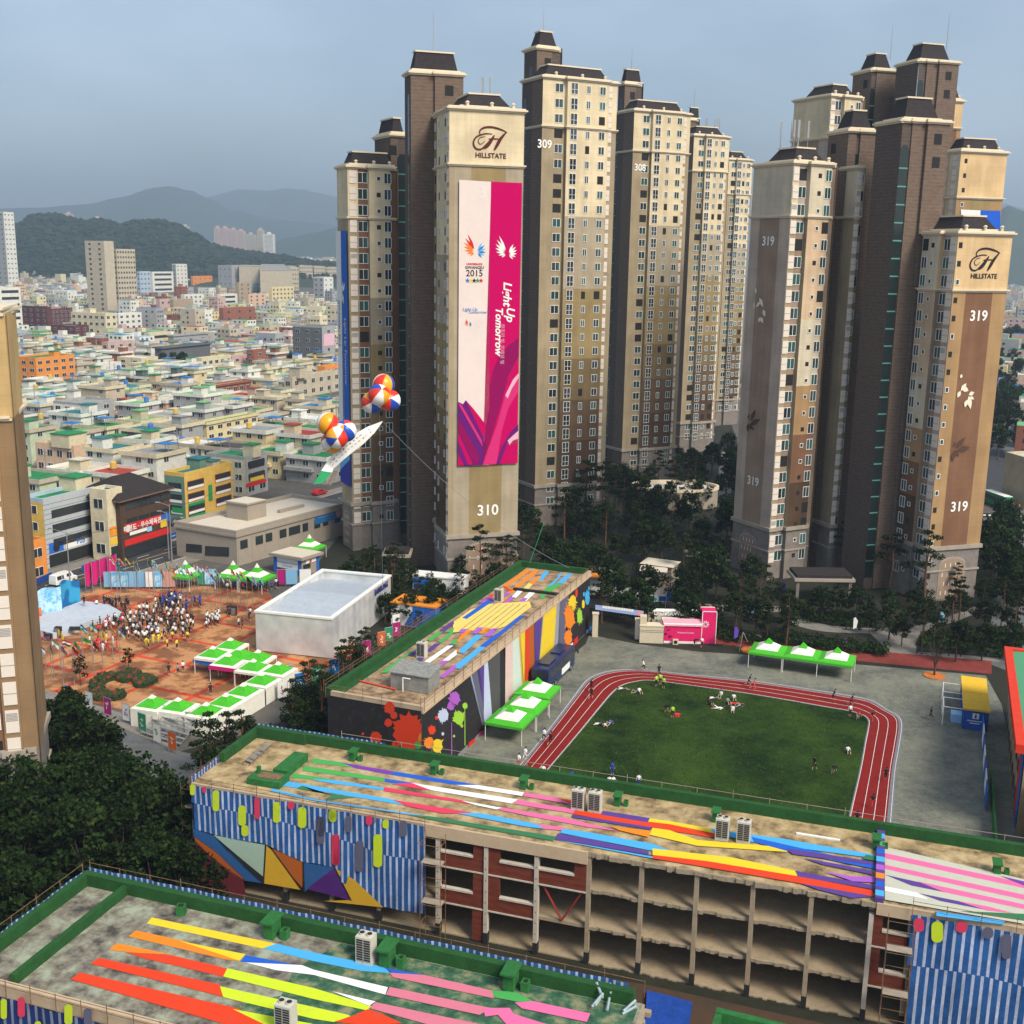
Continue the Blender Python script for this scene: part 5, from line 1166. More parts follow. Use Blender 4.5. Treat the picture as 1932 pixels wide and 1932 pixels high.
sp2(548,1655,98,'r',31,.38,1.15); sp2(420,1490,34,'r',32,.3); sp2(330,1688,36,'r',33,.3); sp2(412,1590,24,'r',34,.15); sp2(448,1540,22,'r',35,.2); sp2(612,1735,24,'g',36,.2,1.1,3); sp2(262,1716,13,'b',37,.1); sp2(245,1663,9,'r',38,.1); sp2(640,1700,30,'o',39,.4,1.3,3); sp2(450,1730,14,'r',40,.1)
BA.art(W,'wrapping_art')
b=MB(); b.box(0,.06,-.1,0,0,.1); 
rail(BA.root,[(0,-.3),(LA,-.3)],zA,.9,2.5); rail(BA.root,[(-.3,0),(-.3,11.4)],zA,.9,2.2); rail(BA.root,[(0,11.8),(LA,11.8)],zA+.2,.8,3.2)
def on(Bk,fr,x,y,z): g=G(fr,x,y,z); return g.x,g.y,z
p=on(BA,'am',630,1160,zA-.5); aircon(p[0],p[1],p[2],RD(angA-90),'twin-fan beige air conditioner on the black block roof, nearer its grey shed',1.15)
p=on(BA,'am',1137,795,zA-.5); aircon(p[0],p[1],p[2],RD(angA-90),'twin-fan beige air conditioner on the black block roof, by the yellow patch',1.15)
p=G('am',562,1385,zA-.5); sh=empty('rooftop_shed',(p.x+.3,p.y+1.4,zA-.5),'grey patched metal shed on the near end of the black block roof','shed',RD(angA-90))
b=MB(); b.box(-2.3,2.3,-1.5,1.5,0,1.9); b.build('wall',[mat('patched_grey_metal',(.17,.17,.155),c2=(.30,.30,.27),sc=1.6,det=4)],sh)
b=MB(); b.v=[(-2.5,-1.7,1.9),(2.5,-1.7,1.9),(2.5,1.7,2.3),(-2.5,1.7,2.3),(-2.5,-1.7,2.0),(2.5,-1.7,2.0),(2.5,1.7,2.4),(-2.5,1.7,2.4)]; b.f=[(0,3,2,1),(4,5,6,7),(0,1,5,4),(1,2,6,5),(2,3,7,6),(3,0,4,7)]; b.m=[0]*6; b.build('roof',[mat('grey_sheet',(.24,.24,.22),n=.25,sc=2)],sh)
b=MB(); b.tube((-.6,-1.9,0),(-.6,-1.9,1.6),.07,.07,6); b.tube((-.6,-1.9,1.6),(.3,-1.9,1.6),.07,.07,6); b.build('pipe',[m_white],sh)
# ---------- block B : the long half stripped block
zB=10.0
b0=G('bl',1040,622,zB); b1=G('br',1932,1440,zB)
angB=math.degrees(math.atan2(b1.y-b0.y,b1.x-b0.x)); LB=86; DB=11.2
BB=Block('school_building','long half stripped school block with open concrete floors and a rainbow striped roof',b0,angB,LB,DB,zB)
SB=lambda fr,x,y: BB.S(fr,x,y)[0]
cols=[SB('bm',672,900),SB('bm',935,960),SB('bm',1210,1010)]; cc=[SB('bm',1492,1060),SB('bm',1778,1110),SB('br',246,1200),SB('br',536,1260),SB('br',836,1320),SB('br',1148,1370)]
sF1=SB('bm',612,900); sF2=SB('br',1352,1400)
allc=[0.2]+[sF1*.2*i for i in (1,2,3,4)]+cols+cc+[sF2+4*i for i in range(0,9)]
allc=[c for c in allc if c<LB]
def ragged(b,s0,s1,d,z,h,mi,seed):
    r=random.Random(seed); n=int((s1-s0)/.35); 
    for i in range(n):
        a=s0+(s1-s0)*i/n; c=s0+(s1-s0)*(i+1)/n; o=r.uniform(0,.22); b.box(a,c,d-o,d,z-h+r.uniform(0,.12),z,mi)
b=MB(); b.box(0,LB,.1,DB,zB-.45,zB,1,0); b.build('roof_slab',[m_deckB,m_conc],BB.root)
for k,z in ((0,.12),(1,3.35),(2,6.65)):
    b=MB(); b.box(.3,LB-.2,.35,DB-.5,z-.3,z,1,0); ragged(b,cc[0],cc[-1],.35,z,.34,1,k+5); b.build('floor_slab',[m_concd,m_conc],BB.root)
sj=cols[2]
fas=MB(); fas.box(sF1-.3,cc[0]-.1,-.12,.1,zB-1.05,zB+.03); fas.box(0,sF1-.3,-.12,.1,zB-.8,zB+.03); fas.box(cc[-1]+.3,LB,-.12,.1,zB-.9,zB+.03); fas.build('fascia',[m_fasc],BB.root)
b=MB(); ragged(b,cc[0]-.1,cc[-1]+.3,.1,zB-.02,.45,0,3); b.build('broken_roof_edge',[m_conc],BB.root)
for i,c in enumerate(allc):
    w_=.34; white=c in cols or abs(c-cc[-1])<.01
    b=MB(); b.box(c-w_/2,c+w_/2,.0 if white else .12,.5,0,zB-.45 if not white else zB-1.05); 
    if white and c!=cc[-1]:
        for k in range(9): b.box(c-.03,c+.03,-.02,0,.8+k,.9+k,1)
    b.box(c-w_/2-.03,c+w_/2+.03,-.03 if white else .09,.53,0,1.05,1)
    b.build('column',[m_wcol if white else m_conc,m_black],BB.root)
    if c>sF1-1 and c<sF2+2:
        b=MB(); b.box(c-.2,c+.2,7.4,7.8,0,zB-.45); b.box(c-.2,c+.2,.5,7.4,zB-.95,zB-.45); b.box(c-.2,c+.2,.5,7.4,6.0,6.35); b.box(c-.2,c+.2,.5,7.4,2.7,3.05); b.build('inner_frame',[m_conc],BB.root)
b=MB(); b.box(.2,.45,.3,DB-.4,0,zB-.45); b.box(LB-.3,LB,.3,DB-.4,0,zB-.45); b.box(.3,LB-.3,DB-.5,DB-.2,0,zB-.45); b.build('rear_wall',[m_inner],BB.root)
for i,(a,c) in enumerate(zip(cc,cc[1:])):      # corridor wall pieces with doorways
    for z in (.12,3.35,6.65):
        b=MB(); r=rnd.uniform(.15,.45); b.box(a+.2,a+(c-a)*r,7.5,7.65,z,z+2.9); b.box(a+(c-a)*(r+.28),c-.2,7.5,7.65,z,z+2.9); b.box(a+(c-a)*r,a+(c-a)*(r+.28),7.5,7.65,z+2.1,z+2.9); b.build('corridor_wall',[m_inner],BB.root)
# brick infill of the first bays and of the bay before the second wrapping
bays=[(cols[0],cols[1],'r'),(cols[1],cols[2],'l'),(cols[2],cc[0],'r')]
def bay(a,c,side,zf,name='brick_infill',sill=True,h=3.3):
    b=MB(); w_=c-a-.34; a+=.17; c-=.17; pw=w_*.25
    x0,x1=(c-pw,c) if side=='r' else (a,a+pw)
    b.box(a,c,.12,.36,zf-.32,zf+1.0,0); b.box(x0,x1,.12,.36,zf+1.0,zf+h-.35,0)
    b.box(a,c,.05,.40,zf-.34,zf-.22,1)
    o0,o1=(a,c-pw) if side=='r' else (a+pw,c)
    b.box(o0,o1,.02,.42,zf+1.0,zf+1.16,1)
    b.build(name,[m_brk,m_wcol],BB.root)
for (a,c,sd_) in bays:
    bay(a,c,sd_,6.65)
    if sd_!='r' or a==cols[0]: bay(a,c,sd_,3.35)
a,c=cols[0],cols[1]; b=MB(); b.box(c-.17-(c-a)*.24,c-.17,.12,.36,.12,3.0); b.build('brick_infill',[m_brk],BB.root)
bay(cc[-1],sF2+.2,'l',6.65); bay(cc[-1],sF2+.2,'l',3.35)
b=MB(); c_=(cols[2]+cc[0])/2
for d_ in (-1,1): b.tube((c_,.3,3.4),(c_+d_*1.6,.3,6.2),.09,.09,5)
b.build('red_brace',[mat('red_oxide',(.25,.03,.02))],BB.root)
gm=MB(); gr=random.Random(2)
for i in range(15):
    a=cc[gr.randrange(len(cc)-1)]; z=gr.choice((3.36,6.66)); s_=a+gr.uniform(.8,3.2); d_=gr.uniform(1.2,3.5)
    pts=disc(s_,d_,gr.uniform(.13,.24),7); gm.poly([(x,y,z+.01) for x,y in pts]); pts=disc(s_,d_,.09,7); gm.poly([(x,y,z+.02) for x,y in pts],1)
gm.build('floor_marks',[mat('orange_spray',(.62,.25,.07)),m_concd],BB.root)
# roof edges
b=MB(); b.box(0,LB,DB-.35,DB+.15,zB,zB+.95); b.box(0,.45,4.6,DB-.35,zB,zB+.9); b.box(.45,5.6,DB-.75,DB-.35,zB,zB+1.1)
b.build('green_parapet',[m_pgreen],BB.root)
b=MB(); s_,d_=BB.sd('br',1190,1160,zB); b.box(s_-.3,s_+.3,.0,DB-.4,zB+.01,zB+.42); b.build('roof_step',[pc('i')],BB.root)
F='bl'
SBL=[('g',[('bl',1690,497),('bm',0,490),(150,512),(215,540),(0,515),('bl',1695,518)]),('p',[('bm',145,512),(440,562),(410,578),(230,545)]),('b',[('bm',440,562),(900,635),(770,635),(410,578)]),
('g',[('bl',1650,533),('bm',0,538),(385,598),(385,617),(0,565),('bl',1640,560)]),('g',[('bl',1590,572),('bm',0,588),(125,610),(0,606),('bl',1585,596)]),('lb',[('bl',1700,608),('bm',0,603),(120,610),(378,650),(378,664),(120,630)]),
('b',[('bm',385,600),(545,625),(450,628),(385,618)]),('cr',[('bm',450,628),(545,625),(640,665),(560,655),(430,632)]),('lb',[('bl',1545,613),('bm',0,640),(430,715),(505,748),(0,664),('bl',1525,640)]),('gd',[('bl',1610,655),(1640,640),('bm',0,672),(100,690),('bm',60,715),('bl',1932,705)]),
('cr',[('bm',385,648),(800,718),(910,748),(700,716),(378,668)]),('w',[('bm',530,625),(1108,715),(1075,737),(640,665)]),('w',[('bm',770,637),(890,637),(1142,677),(1130,696),(900,660)]),
('pk',[('bm',1145,678),(1320,705),(1405,742),(1135,697)]),('r',[('bm',1320,708),(1400,718),(1405,742)]),('pk',[('bm',1112,718),(1415,770),(1410,792),(1085,739)]),('pk',[('bm',1020,760),(1350,812),(1660,888),(1500,868),(1200,812),(1005,772)]),
('cr',[('bm',430,718),(870,790),(700,792),(500,750)]),('w',[('bm',800,722),(1022,762),(990,770),(880,747)]),('lb',[('bl',1480,658),('bm',0,712),(780,832),(610,815),(0,722),('bl',1465,672)]),
('lb',[('bm',780,792),(900,790),(1240,855),(1300,882),(1150,864)]),('gd',[('bm',500,797),(630,808),(1315,918),(1300,942),(640,828)]),('pk',[('bm',1210,850),(1370,870),(1360,886),(1250,877)]),
('r',[('bm',1420,775),(1932,850),('br',340,955),(340,978),(0,925),('bm',1408,797)]),('i',[('bm',1570,778),(1825,818),(1815,842),(1560,800)]),('i',[('bm',1405,800),(1835,868),(1830,882),(1400,814)]),('y',[('bm',1825,820),(1932,835),('br',340,935),(335,955),('bm',1932,852),(1815,838)]),
('y',[('bm',1840,872),(1932,885),('br',250,990),(720,1030),(712,1052),(250,1020),(0,962)]),('lb',[('br',315,930),(430,948),(700,985),(1170,1068),(1165,1085),(530,1000),(340,958)]),('b',[('br',530,975),(1180,1122),(1170,1142),(720,1050),(540,1000)]),
('lb',[('bm',1350,878),(1485,895),('br',20,1010),(155,1063),(0,1043),('bm',1338,900)]),('i',[('bm',1325,903),(1480,928),('br',0,1050),(0,1068),('bm',1480,962),(1310,936)]),('lb',[('bm',1310,938),(1480,965),('br',0,1070),(240,1115),(460,1145),(0,1082)]),('y',[('br',20,1035),(420,1080),(755,1150),(765,1177),(400,1120),(20,1068)]),
('r',[('br',20,1068),(300,1100),(780,1180),(1150,1250),(1160,1282),(780,1215),(300,1132),(20,1086)]),('i',[('br',710,1035),(1170,1105),(1170,1122),(740,1065)]),('i',[('br',752,1150),(1160,1225),(1160,1247),(770,1180)]),('i',[('br',780,1080),(1150,1150),(1150,1170),(900,1120)]),('i',[('br',780,1215),(1160,1283),(1050,1292),(880,1250)]),
('pu',[('br',905,1155),(1050,1180),(1165,1182),(1165,1212),(1050,1205)]),('o',[('bm',1610,865),(1835,892),('br',0,965),(0,978),('bm',1660,888)]),
('ow',[('br',1215,1028),(1932,1195),(1932,1425),(1215,1300)]),('pk',[('br',1215,1060),(1932,1215),(1932,1242),(1215,1087)]),('pk',[('br',1215,1120),(1932,1275),(1932,1302),(1300,1162),(1215,1142)]),('pk',[('br',1380,1205),(1932,1325),(1932,1350),(1500,1258)]),('i',[('br',1215,1172),(1400,1213),(1520,1262),(1350,1228)]),('w',[('br',1215,1232),(1380,1265),(1440,1300),(1215,1255)]),('i',[('br',1390,1268),(1600,1310),(1740,1355),(1500,1308)]),('pk',[('br',1590,1308),(1740,1335),(1880,1372),(1740,1357)]),('gd',[('br',1600,1360),(1932,1375),(1932,1410),(1760,1385)]),('lb',[('br',1480,1358),(1830,1412),(1830,1432),(1480,1385)]),('p',[('br',1810,1180),(1932,1208),(1932,1228)]),
('gd',[('br',1120,1070),(1180,1080),(1180,1105),(1100,1090)]) ]
BB.stripes(SBL,zB)
b=MB(); 
for i,(c0_,k) in enumerate([(0,0),(1,1),(2,2),(3,3),(4,0),(5,1),(6,4),(7,0)]): d0=.3+i*1.3; b.poly([(s_-.31,d0,zB+.43),(s_+.31,d0,zB+.43),(s_+.31,d0+.8,zB+.43),(s_-.31,d0+.8,zB+.43)],k)
b.build('painted_stripes',[pc('lb'),pc('b'),pc('o'),pc('pu'),pc('g')],BB.root)
# striped wrapping of block B
def striped(Bk,W,s0,s1,top,bot,dark=1.0,per=.56,cB='bl2',seed='',fold=True):
    """vertical stripes on cloth with folds and one lapped seam; bot(s) gives the lower hem"""
    s=s0; i=0; lt=W.mi(mat('fabric_pale_stripe'+seed,(.42*dark,.47*dark,.62*dark),n=.22,sc=.6,det=5)); bl=W.mi(mat('fabric_blue_stripe'+seed,(.018*dark,.095*dark**1.6,.29*dark),n=.3,sc=.5,det=5))
    f=lambda s,z:.05*math.sin(s*1.25+z*.5)+.03*math.sin(s*3.3-z*.9)+.015*math.sin(s*7+z*2)
    H=max(top-bot((s0+s1)/2),.2); nz=max(1,min(7,int(H/1.0)))
    while s<s1:
        w_=per*(.66 if i%2==0 else .34); e=min(s1,s+w_)
        for k in range(nz):
            sh=(per*.5 if k<nz*.45 and nz>3 else 0); a_,c_=min(s1,s+sh),min(s1,e+sh)
            if c_-a_<.01: continue
            z=lambda q,t:bot(q)+(top-bot(q))*t; t0,t1=k/nz,(k+1)/nz; P=[(a_,z(a_,t0)),(c_,z(c_,t0)),(c_,z(c_,t1)),(a_,z(a_,t1))]
            W.mb.poly([(p[0],p[1],f(*p)) for p in P],bl if i%2==0 else lt)
        s=e; i+=1
def hem(pts):
    def f(s):
        for (a,za),(c,zc) in zip(pts,pts[1:]):
            if a<=s<=c: return za+(zc-za)*(s-a)/(c-a+1e-9)
        return pts[-1][1] if s>pts[-1][0] else pts[0][1]
    return f
W=Wall(BB.O,angB,.22)
H=hem([W.sz(*q) for q in [('bl',1050,865),('bl',1200,905),('bl',1450,950),('bl',1650,1045),('bl',1820,1072),('bm',60,1100),('bm',230,1190),('bm',385,1290),('bm',600,1325)]])
striped(BB,W,0,sF1,zB-.12,H)
def caps(W,fr,x,y,w_,h_,c,l=6):
    n=6; pts=[(x-w_/2+w_/2*(1-math.cos(math.pi*i/n)),y-h_/2+w_*.4-w_*.4*math.sin(math.pi*i/n)) for i in range(n+1)]+[(x+w_/2-w_/2*(1-math.cos(math.pi*i/n)),y+h_/2-w_*.4+w_*.4*math.sin(math.pi*i/n)) for i in range(n+1)]
    W.add(pts,pc(c),l,fr)
for q in [('bl',1058,650,26,60,'li'),('bl',1122,650,20,34,'cr'),('bl',1185,710,36,115,'li'),('bl',1327,790,42,110,'li'),('bl',1342,872,38,62,'li'),('bl',1408,750,30,118,'cr'),('bl',1513,772,38,115,'li'),('bl',1592,735,36,42,'cr'),('bl',1652,800,46,115,'li'),('bl',1750,870,42,150,'gy'),('bl',1818,790,40,70,'li'),('bl',1835,975,38,170,'cr'),('bm',47,850,40,110,'gy'),('bm',112,790,42,62,'li'),('bm',127,975,40,165,'cr'),('bm',198,835,34,90,'gy'),('bm',258,1010,42,170,'gy'),('bm',310,815,36,52,'cr'),('bm',357,980,48,180,'li'),('bm',400,835,34,50,'li'),('bm',495,860,40,90,'gy')]: caps(W,q[0],q[1],q[2],q[3],q[4],q[5])
# pale stripes run on over the capsules, as printed
# angular lower artwork
for c,pts in [('bl2',[('bl',1055,862),(1165,900),(1330,1060),(1440,1160),(1340,1145),(1180,990),(1060,905)]),('k',[('bl',1165,895),(1300,1010),(1440,1125),(1435,1165),(1330,1070),(1240,985)]),('or2',[('bl',1062,900),(1180,985),(1345,1140),(1300,1130),(1150,1010),(1070,930)]),('mr',[('bl',1065,920),(1150,1010),(1330,1140),(1352,1262),(1100,1150)]),
 ('mint',[('bl',1165,897),(1300,925),(1452,952),(1440,1125),(1300,1010)]),('ye2',[('bl',1452,952),(1490,985),(1640,1195),(1437,1160),(1443,1100)]),('or2',[('bl',1485,970),(1652,1047),(1650,1185),(1560,1080)]),('bl2',[('bl',1657,1047),(1820,1073),(1740,1140),(1665,1205)]),('p',[('bl',1825,1075),(1912,1252),(1672,1190)]),('p',[('bl',1820,1075),(1672,1190),(1912,1252)]),('ye2',[('bl',1825,1075),(1932,1140),('bm',385,1290),('bm',60,1255),('bl',1905,1250)])]:
    W.add([W.sz(*( (pts[0][0],)+tuple(p[-2:]) if len(p)==2 else p)) for p in [p if len(p)==3 else (pts[0][0],p[0],p[1]) for p in pts]],pc(c),2)
for (x0,y0,x1,y1) in [(1452,950,1440,1160),(1487,975,1648,1197),(1655,1045,1660,1205),(1825,1073,1915,1252)]:
    W.add([(x0-4,y0),(x0+4,y0),(x1+4,y1),(x1-4,y1)],pc('k'),3,'bl')
BB.art(W,'wrapping_fabric')
W=Wall(BB.O,angB,.20); striped(BB,W,sF2,LB,zB-.35,lambda s:.4+.25*math.sin(s*.8),per=.62)
for q in [('br',1390,1410,55,72,'cr'),('br',1485,1445,60,110,'li'),('br',1610,1420,60,60,'cr'),('br',1745,1450,55,60,'gy'),('br',1840,1520,50,130,'gy')]: caps(W,*q)
BB.art(W,'wrapping_fabric')
eB=BB.w(0,DB); W=Wall(eB,angB-90,.12); striped(BB,W,0,DB,zB+.5,lambda s:1.0,per=.5); BB.art(W,'wrapping_fabric')
W=Wall(BB.w(22,DB+.3),angB+180,.0); 
W=Wall(BB.w(13.5,DB+.35),angB+180,-.0); striped(BB,W,0,13.5,zB+1.0,lambda s:zB-.4,per=.5); BB.art(W,'wrapping_fabric')
rail(BB.root,[(0,-.35),(sF1,-.35)],zB,.8,2.1); rail(BB.root,[(sF2,-.35),(LB,-.35)],zB,.9,2.2); rail(BB.root,[(0,0),(0,DB)],zB,.8,2.4); rail(BB.root,[(9,DB+.3),(LB,DB+.3)],zB+.6,.8,3.0,m_dtrim,rows=1)
# raised boxes at the left end of the roof
s0_,d0_=BB.sd('bl',1590,500,zB+.8); b=MB(); b.box(s0_-.9,s0_+.5,d0_-2.0,d0_+2.0,zB,zB+.7); b.build('green_duct_box',[m_pgreen2],BB.root)
s1_,d1_=BB.sd('bl',1458,590,zB+.5); b=MB(); b.box(s1_-1.6,s1_+1.6,d1_-1.0,d1_+.9,zB,zB+.6); b.box(s1_-.9,s1_+1.2,d1_-.5,d1_+.5,zB+.6,zB+.66,1); b.box(s1_-1.3,s1_-1.0,d1_+.2,d1_+.5,zB+.6,zB+1.2,0); b.build('green_hatch_box',[m_pgreen2,m_rust],BB.root)
st=empty('metal_steps',(*BB.w(*BB.sd('bl',1440,480,zB)),zB),'short metal steps down from the raised end of the striped roof','steps',RD(angB-20))
b=MB()
for i in range(5): b.box(-.4,.4,-i*.5,-i*.5+.38,1.1-i*.22,1.14-i*.22)
b.build('tread',[m_steel],st); b=MB(); [b.tube((s,.4,1.2),(s,-2.3,.05),.04,.04,4) for s in (-.42,.42)]; b.build('stringer',[m_rust],st)
for (fr,x,y,lb) in [('bm',215,497,'left-most one on the half stripped block, small'),('bm',655,570,'near the black wrapped block'),('bm',1140,650,'behind the white roof stripes'),('bm',1650,740,'right of the paired air conditioners'),('br',345,885,'behind the second air conditioner pair'),('br',1170,1025,'on the roof joint'),('br',1790,1155,'over the pink roof stripes')]:
    g=G(fr,x,y,zB); greenvent(g.x,g.y,zB,RD(angB),'green hooded roof vent, '+lb)
for (fr,x,y,lb) in [('bm',1437,775,'left one of the pair with dark grilles'),('bm',1528,788,'right one of the pair with dark grilles'),('br',382,990,'plain beige one'),('br',492,1005,'dark grilled one beside the plain beige unit')]:
    g=G(fr,x,y,zB); aircon(g.x,g.y+.4,zB,RD(angB),'rooftop air conditioner on the half stripped block, '+lb,1.12)
# loose planks and rubble on the roof
b=MB(); p0=BB.sd('br',760,955,zB); p1=BB.sd('br',985,998,zB); b.box(p0[0],p1[0],p0[1]-.1,p0[1]+.12,zB+.02,zB+.14); o=b.build('loose_plank',[m_white],BB.root)
# ---------- block C : nearest roof
zC=10.0
c1_=G('bm',1790,1750,zC+.95); c0_=G('bl',470,1095,zC+.95)
angC=math.degrees(math.atan2(c1_.y-c0_.y,c1_.x-c0_.x)); LC=(Vector((c1_.x,c1_.y))-Vector((c0_.x,c0_.y))).length; DC=12.2
OC=Vector((c0_.x,c0_.y))-V2(angC+90,DC)
BC=Block('school_building','nearest school roof, mottled deck with green parapets and coloured stripes',OC,angC,LC,DC,zC)
b=MB(); b.box(0,LC,0,DC,zC-.5,zC,1,0); b.box(.3,LC-.3,.4,DC-.3,0,zC-.5,2); b.build('roof_slab',[m_deckC,m_conc,m_inner],BC.root)
sg=BC.sd('bl',1850,1500,zC)[0]; b=MB(); P=[(sg,DC-.6),(LC-.2,DC-.6),(LC-.2,.1),(sg-2.5,.1),(sg-3.2,3.2),(sg-1.0,5.2),(sg-1.6,8)]; b.poly([(x,y,zC+.006) for x,y in reversed(P)]); b.build('green_coating',[m_deckCg],BC.root)
b=MB(); b.box(0,LC-.5,DC-.55,DC,zC,zC+.95); b.box(0,.45,0,DC-.55,zC,zC+.95); sw=BC.sd('bl',715,1190,zC)[0]; 
b.box(3.55,3.95,.3,DC-.55,zC,zC+.75)
b.build('green_parapet',[m_pgreen],BC.root)
b=MB(); b.box(-.1,LC,-.12,.28,zC-.7,zC+.25); b.build('fascia',[m_fasc],BC.root)
b=MB(); ragged(b,0,.1,0,0,.1,0,1); r=random.Random(4); b=MB()
for i in range(34): a=i*DC/34; b.box(LC,LC+r.uniform(.1,.7),a,a+DC/34,zC-r.uniform(.3,.9),zC-.02)
b.build('broken_edge',[m_conc],BC.root)
SC=[('y',[('bl',825,1355),(1500,1497),(1425,1523),(797,1387)]),('lb',[('bl',1500,1497),('bm',0,1545),(388,1625),(412,1657),(260,1645),(0,1592),('bl',1430,1522)]),('o',[('bl',740,1425),(1000,1483),(1310,1592),(1220,1582),(697,1457)]),('y',[('bl',975,1483),(1335,1555),(1300,1590),(1180,1550)]),('o',[('bl',635,1495),(935,1557),(760,1549),(592,1532)]),
('r',[('bl',680,1546),(930,1560),(1232,1632),(1212,1677),(800,1582)]),('b',[('bl',1335,1560),(1610,1613),(1480,1607),(1305,1596)]),('w',[('bl',1330,1600),(1640,1615),('bm',0,1640),(402,1735),(388,1775),(0,1668),('bl',1500,1642)]),('r',[('bl',540,1575),(1197,1722),(1213,1787),(490,1607)]),('li',[('bl',1235,1632),('bm',0,1740),(310,1835),(292,1862),(0,1800),('bl',1212,1677)]),
('li',[('bl',1195,1730),('bl',1890,1885),('bm',200,1893),(110,1925),(0,1908),('bl',1213,1790)]),('r',[('bl',435,1655),(1290,1850),(1480,1960),(1250,1945),(385,1693)]),('li',[('bl',1265,1855),(1700,1935),(1560,1970),(1430,1935)]),('b',[('bm',385,1630),(600,1670),(430,1662)]),('cre',[('bm',412,1658),(600,1670),(970,1755),(978,1797),(430,1682)]),('cre',[('bm',412,1735),(962,1850),(900,1887),(390,1777)]),('cre',[('bm',335,1818),(960,1950),(640,1945),(300,1850)]),
('g',[('bm',965,1755),(1090,1762),(1192,1813),(1110,1817),(980,1792)]),('pk',[('bm',1090,1820),(1192,1813),(1502,1880),(1482,1926),(1130,1852)]),('pk',[('bm',920,1850),(1065,1850),(1085,1882),(1300,1950),(1050,1945),(1000,1887),(930,1897)]),('r',[('bm',290,1858),(340,1870),(480,1932),(310,1950),(110,1925),(200,1897)]),('w',[('bm',100,1760),(335,1815),(300,1838),(150,1780)])]
BC.stripes(SC,zC)
W=Wall(BC.O,angC,.25); striped(BC,W,-.2,LC,zC-.6,lambda s:0.5,per=.62,dark=.45,seed='_indigo')
for q in [('bl',45,1830,34,110,'li'),('bl',140,1820,40,110,'cr'),('bl',395,1860,44,110,'li'),('bl',500,1880,44,110,'gy'),('bl',230,1925,34,60,'li')]: caps(W,*q)
BC.art(W,'wrapping_fabric')
W=Wall(BC.w(0,DC),angC-90,.2); striped(BC,W,0,DC,zC+.9,lambda s:1,per=.5); BC.art(W,'wrapping_fabric')
W=Wall(BC.w(LC-1,DC),angC+180,.2); striped(BC,W,0,LC-1,zC+1.1,lambda s:zC-1.2,per=.5); BC.art(W,'wrapping_fabric')
rail(BC.root,[(0,-.4),(LC,-.4)],zC,.8,1.9); rail(BC.root,[(0,DC+.4),(LC,DC+.4)],zC+.7,.7,2.6,rows=1); rail(BC.root,[(-.35,0),(-.35,DC)],zC+.7,.7,2.2,rows=1)
for (fr,x,y,lb) in [('bl',1480,1450,'tall one by the yellow roof stripe'),('bm',400,1600,'beside the big upright air conditioner'),('bm',1070,1730,'near the broken roof corner')]:
    g=G(fr,x,y,zC); greenvent(g.x,g.y,zC,RD(angC),'green hooded vent on the nearest roof, '+lb,.98)
g=G('bl',985,1335,zC); b=MB(); b.box(-.3,.3,-.3,.3,0,.7); b.box(-.2,.2,-.2,.2,.7,.71,1); o=b.build('chimney_stub',[m_pgreen2,m_dark]); o.location=(g.x,g.y,zC); tag(o,'small open green flue stub alone at the back of the nearest roof','flue')
g=G('bm',285,1590,zC); aircon(g.x,g.y,zC,RD(angC),'big upright air conditioner on the nearest roof, against the green parapet',1.2)
g=G('bl',1555,1965,zC); aircon(g.x,g.y,zC,RD(angC),'air conditioner at the bottom edge of the picture, two fans seen from above',1.15)
# scrap at the corner
g=G('bm',1590,1850,zC); sc_=empty('scrap_pile',(g.x,g.y,zC),'pile of grey duct scrap and hoses at the broken corner of the nearest roof','scrap')
r=random.Random(8)
for k in range(7):
    b=MB(); a=r.uniform(0,3.1); p=Vector((r.uniform(-1,1),r.uniform(-.8,.8),.1+.1*k)); q=p+Vector((math.cos(a)*r.uniform(.7,1.4),math.sin(a)*1.1,r.uniform(0,.5))); b.tube(p,q,.09,.09,6); b.build('duct_piece',[mat('duct_grey',(.30,.38,.40),n=.2,sc=3)],sc_)
# blue tarp and rubble between the blocks, fragment of one more roof
g=[G('br',x,y,.15) for x,y in [(-10,1770),(120,1800),(225,1832),(205,1960),(-20,1990)]]
b=MB(); b.poly([(p.x,p.y,.35) for p in g]); k=len(b.v)
for i in range(5): p,q=g[i],g[(i+1)%5]; b.poly([(p.x,p.y,.35),(q.x,q.y,.35),(q.x,q.y,.0),(p.x,p.y,0)])
o=b.build('tarpaulin',[mat('blue_tarp',(.01,.055,.30),n=.35,sc=.8,det=6,bump=.5)]); tag(o,'crumpled blue tarpaulin spread between the two school blocks','tarpaulin')
sheet('bare_earth','F',[(480,1700),(820,1790),(1230,1860),(1640,1950),(1932,2010),(1932,2100),(900,1950),(300,1790)],.012,mat('orange_earth',(.09,.045,.02),c2=(.045,.035,.028),sc=.4,det=7))
g0=G('br',352,1852,9); g1=G('br',760,1950,9); an=math.degrees(math.atan2(g1.y-g0.y,g1.x-g0.x))
BD=Block('school_building','corner of one more roof with a green parapet at the bottom edge',(Vector((g0.x,g0.y))-V2(an+90,8)),an,30,8,9)
b=MB(); b.box(0,30,0,8,0,8.3,1,0); b.build('wall',[m_deckCg,m_conc],BD.root); b=MB(); b.box(0,30,7.5,8,8.3,9.1); b.box(0,.4,0,7.5,8.3,9.0); b.build('green_parapet',[m_pgreen2],BD.root)
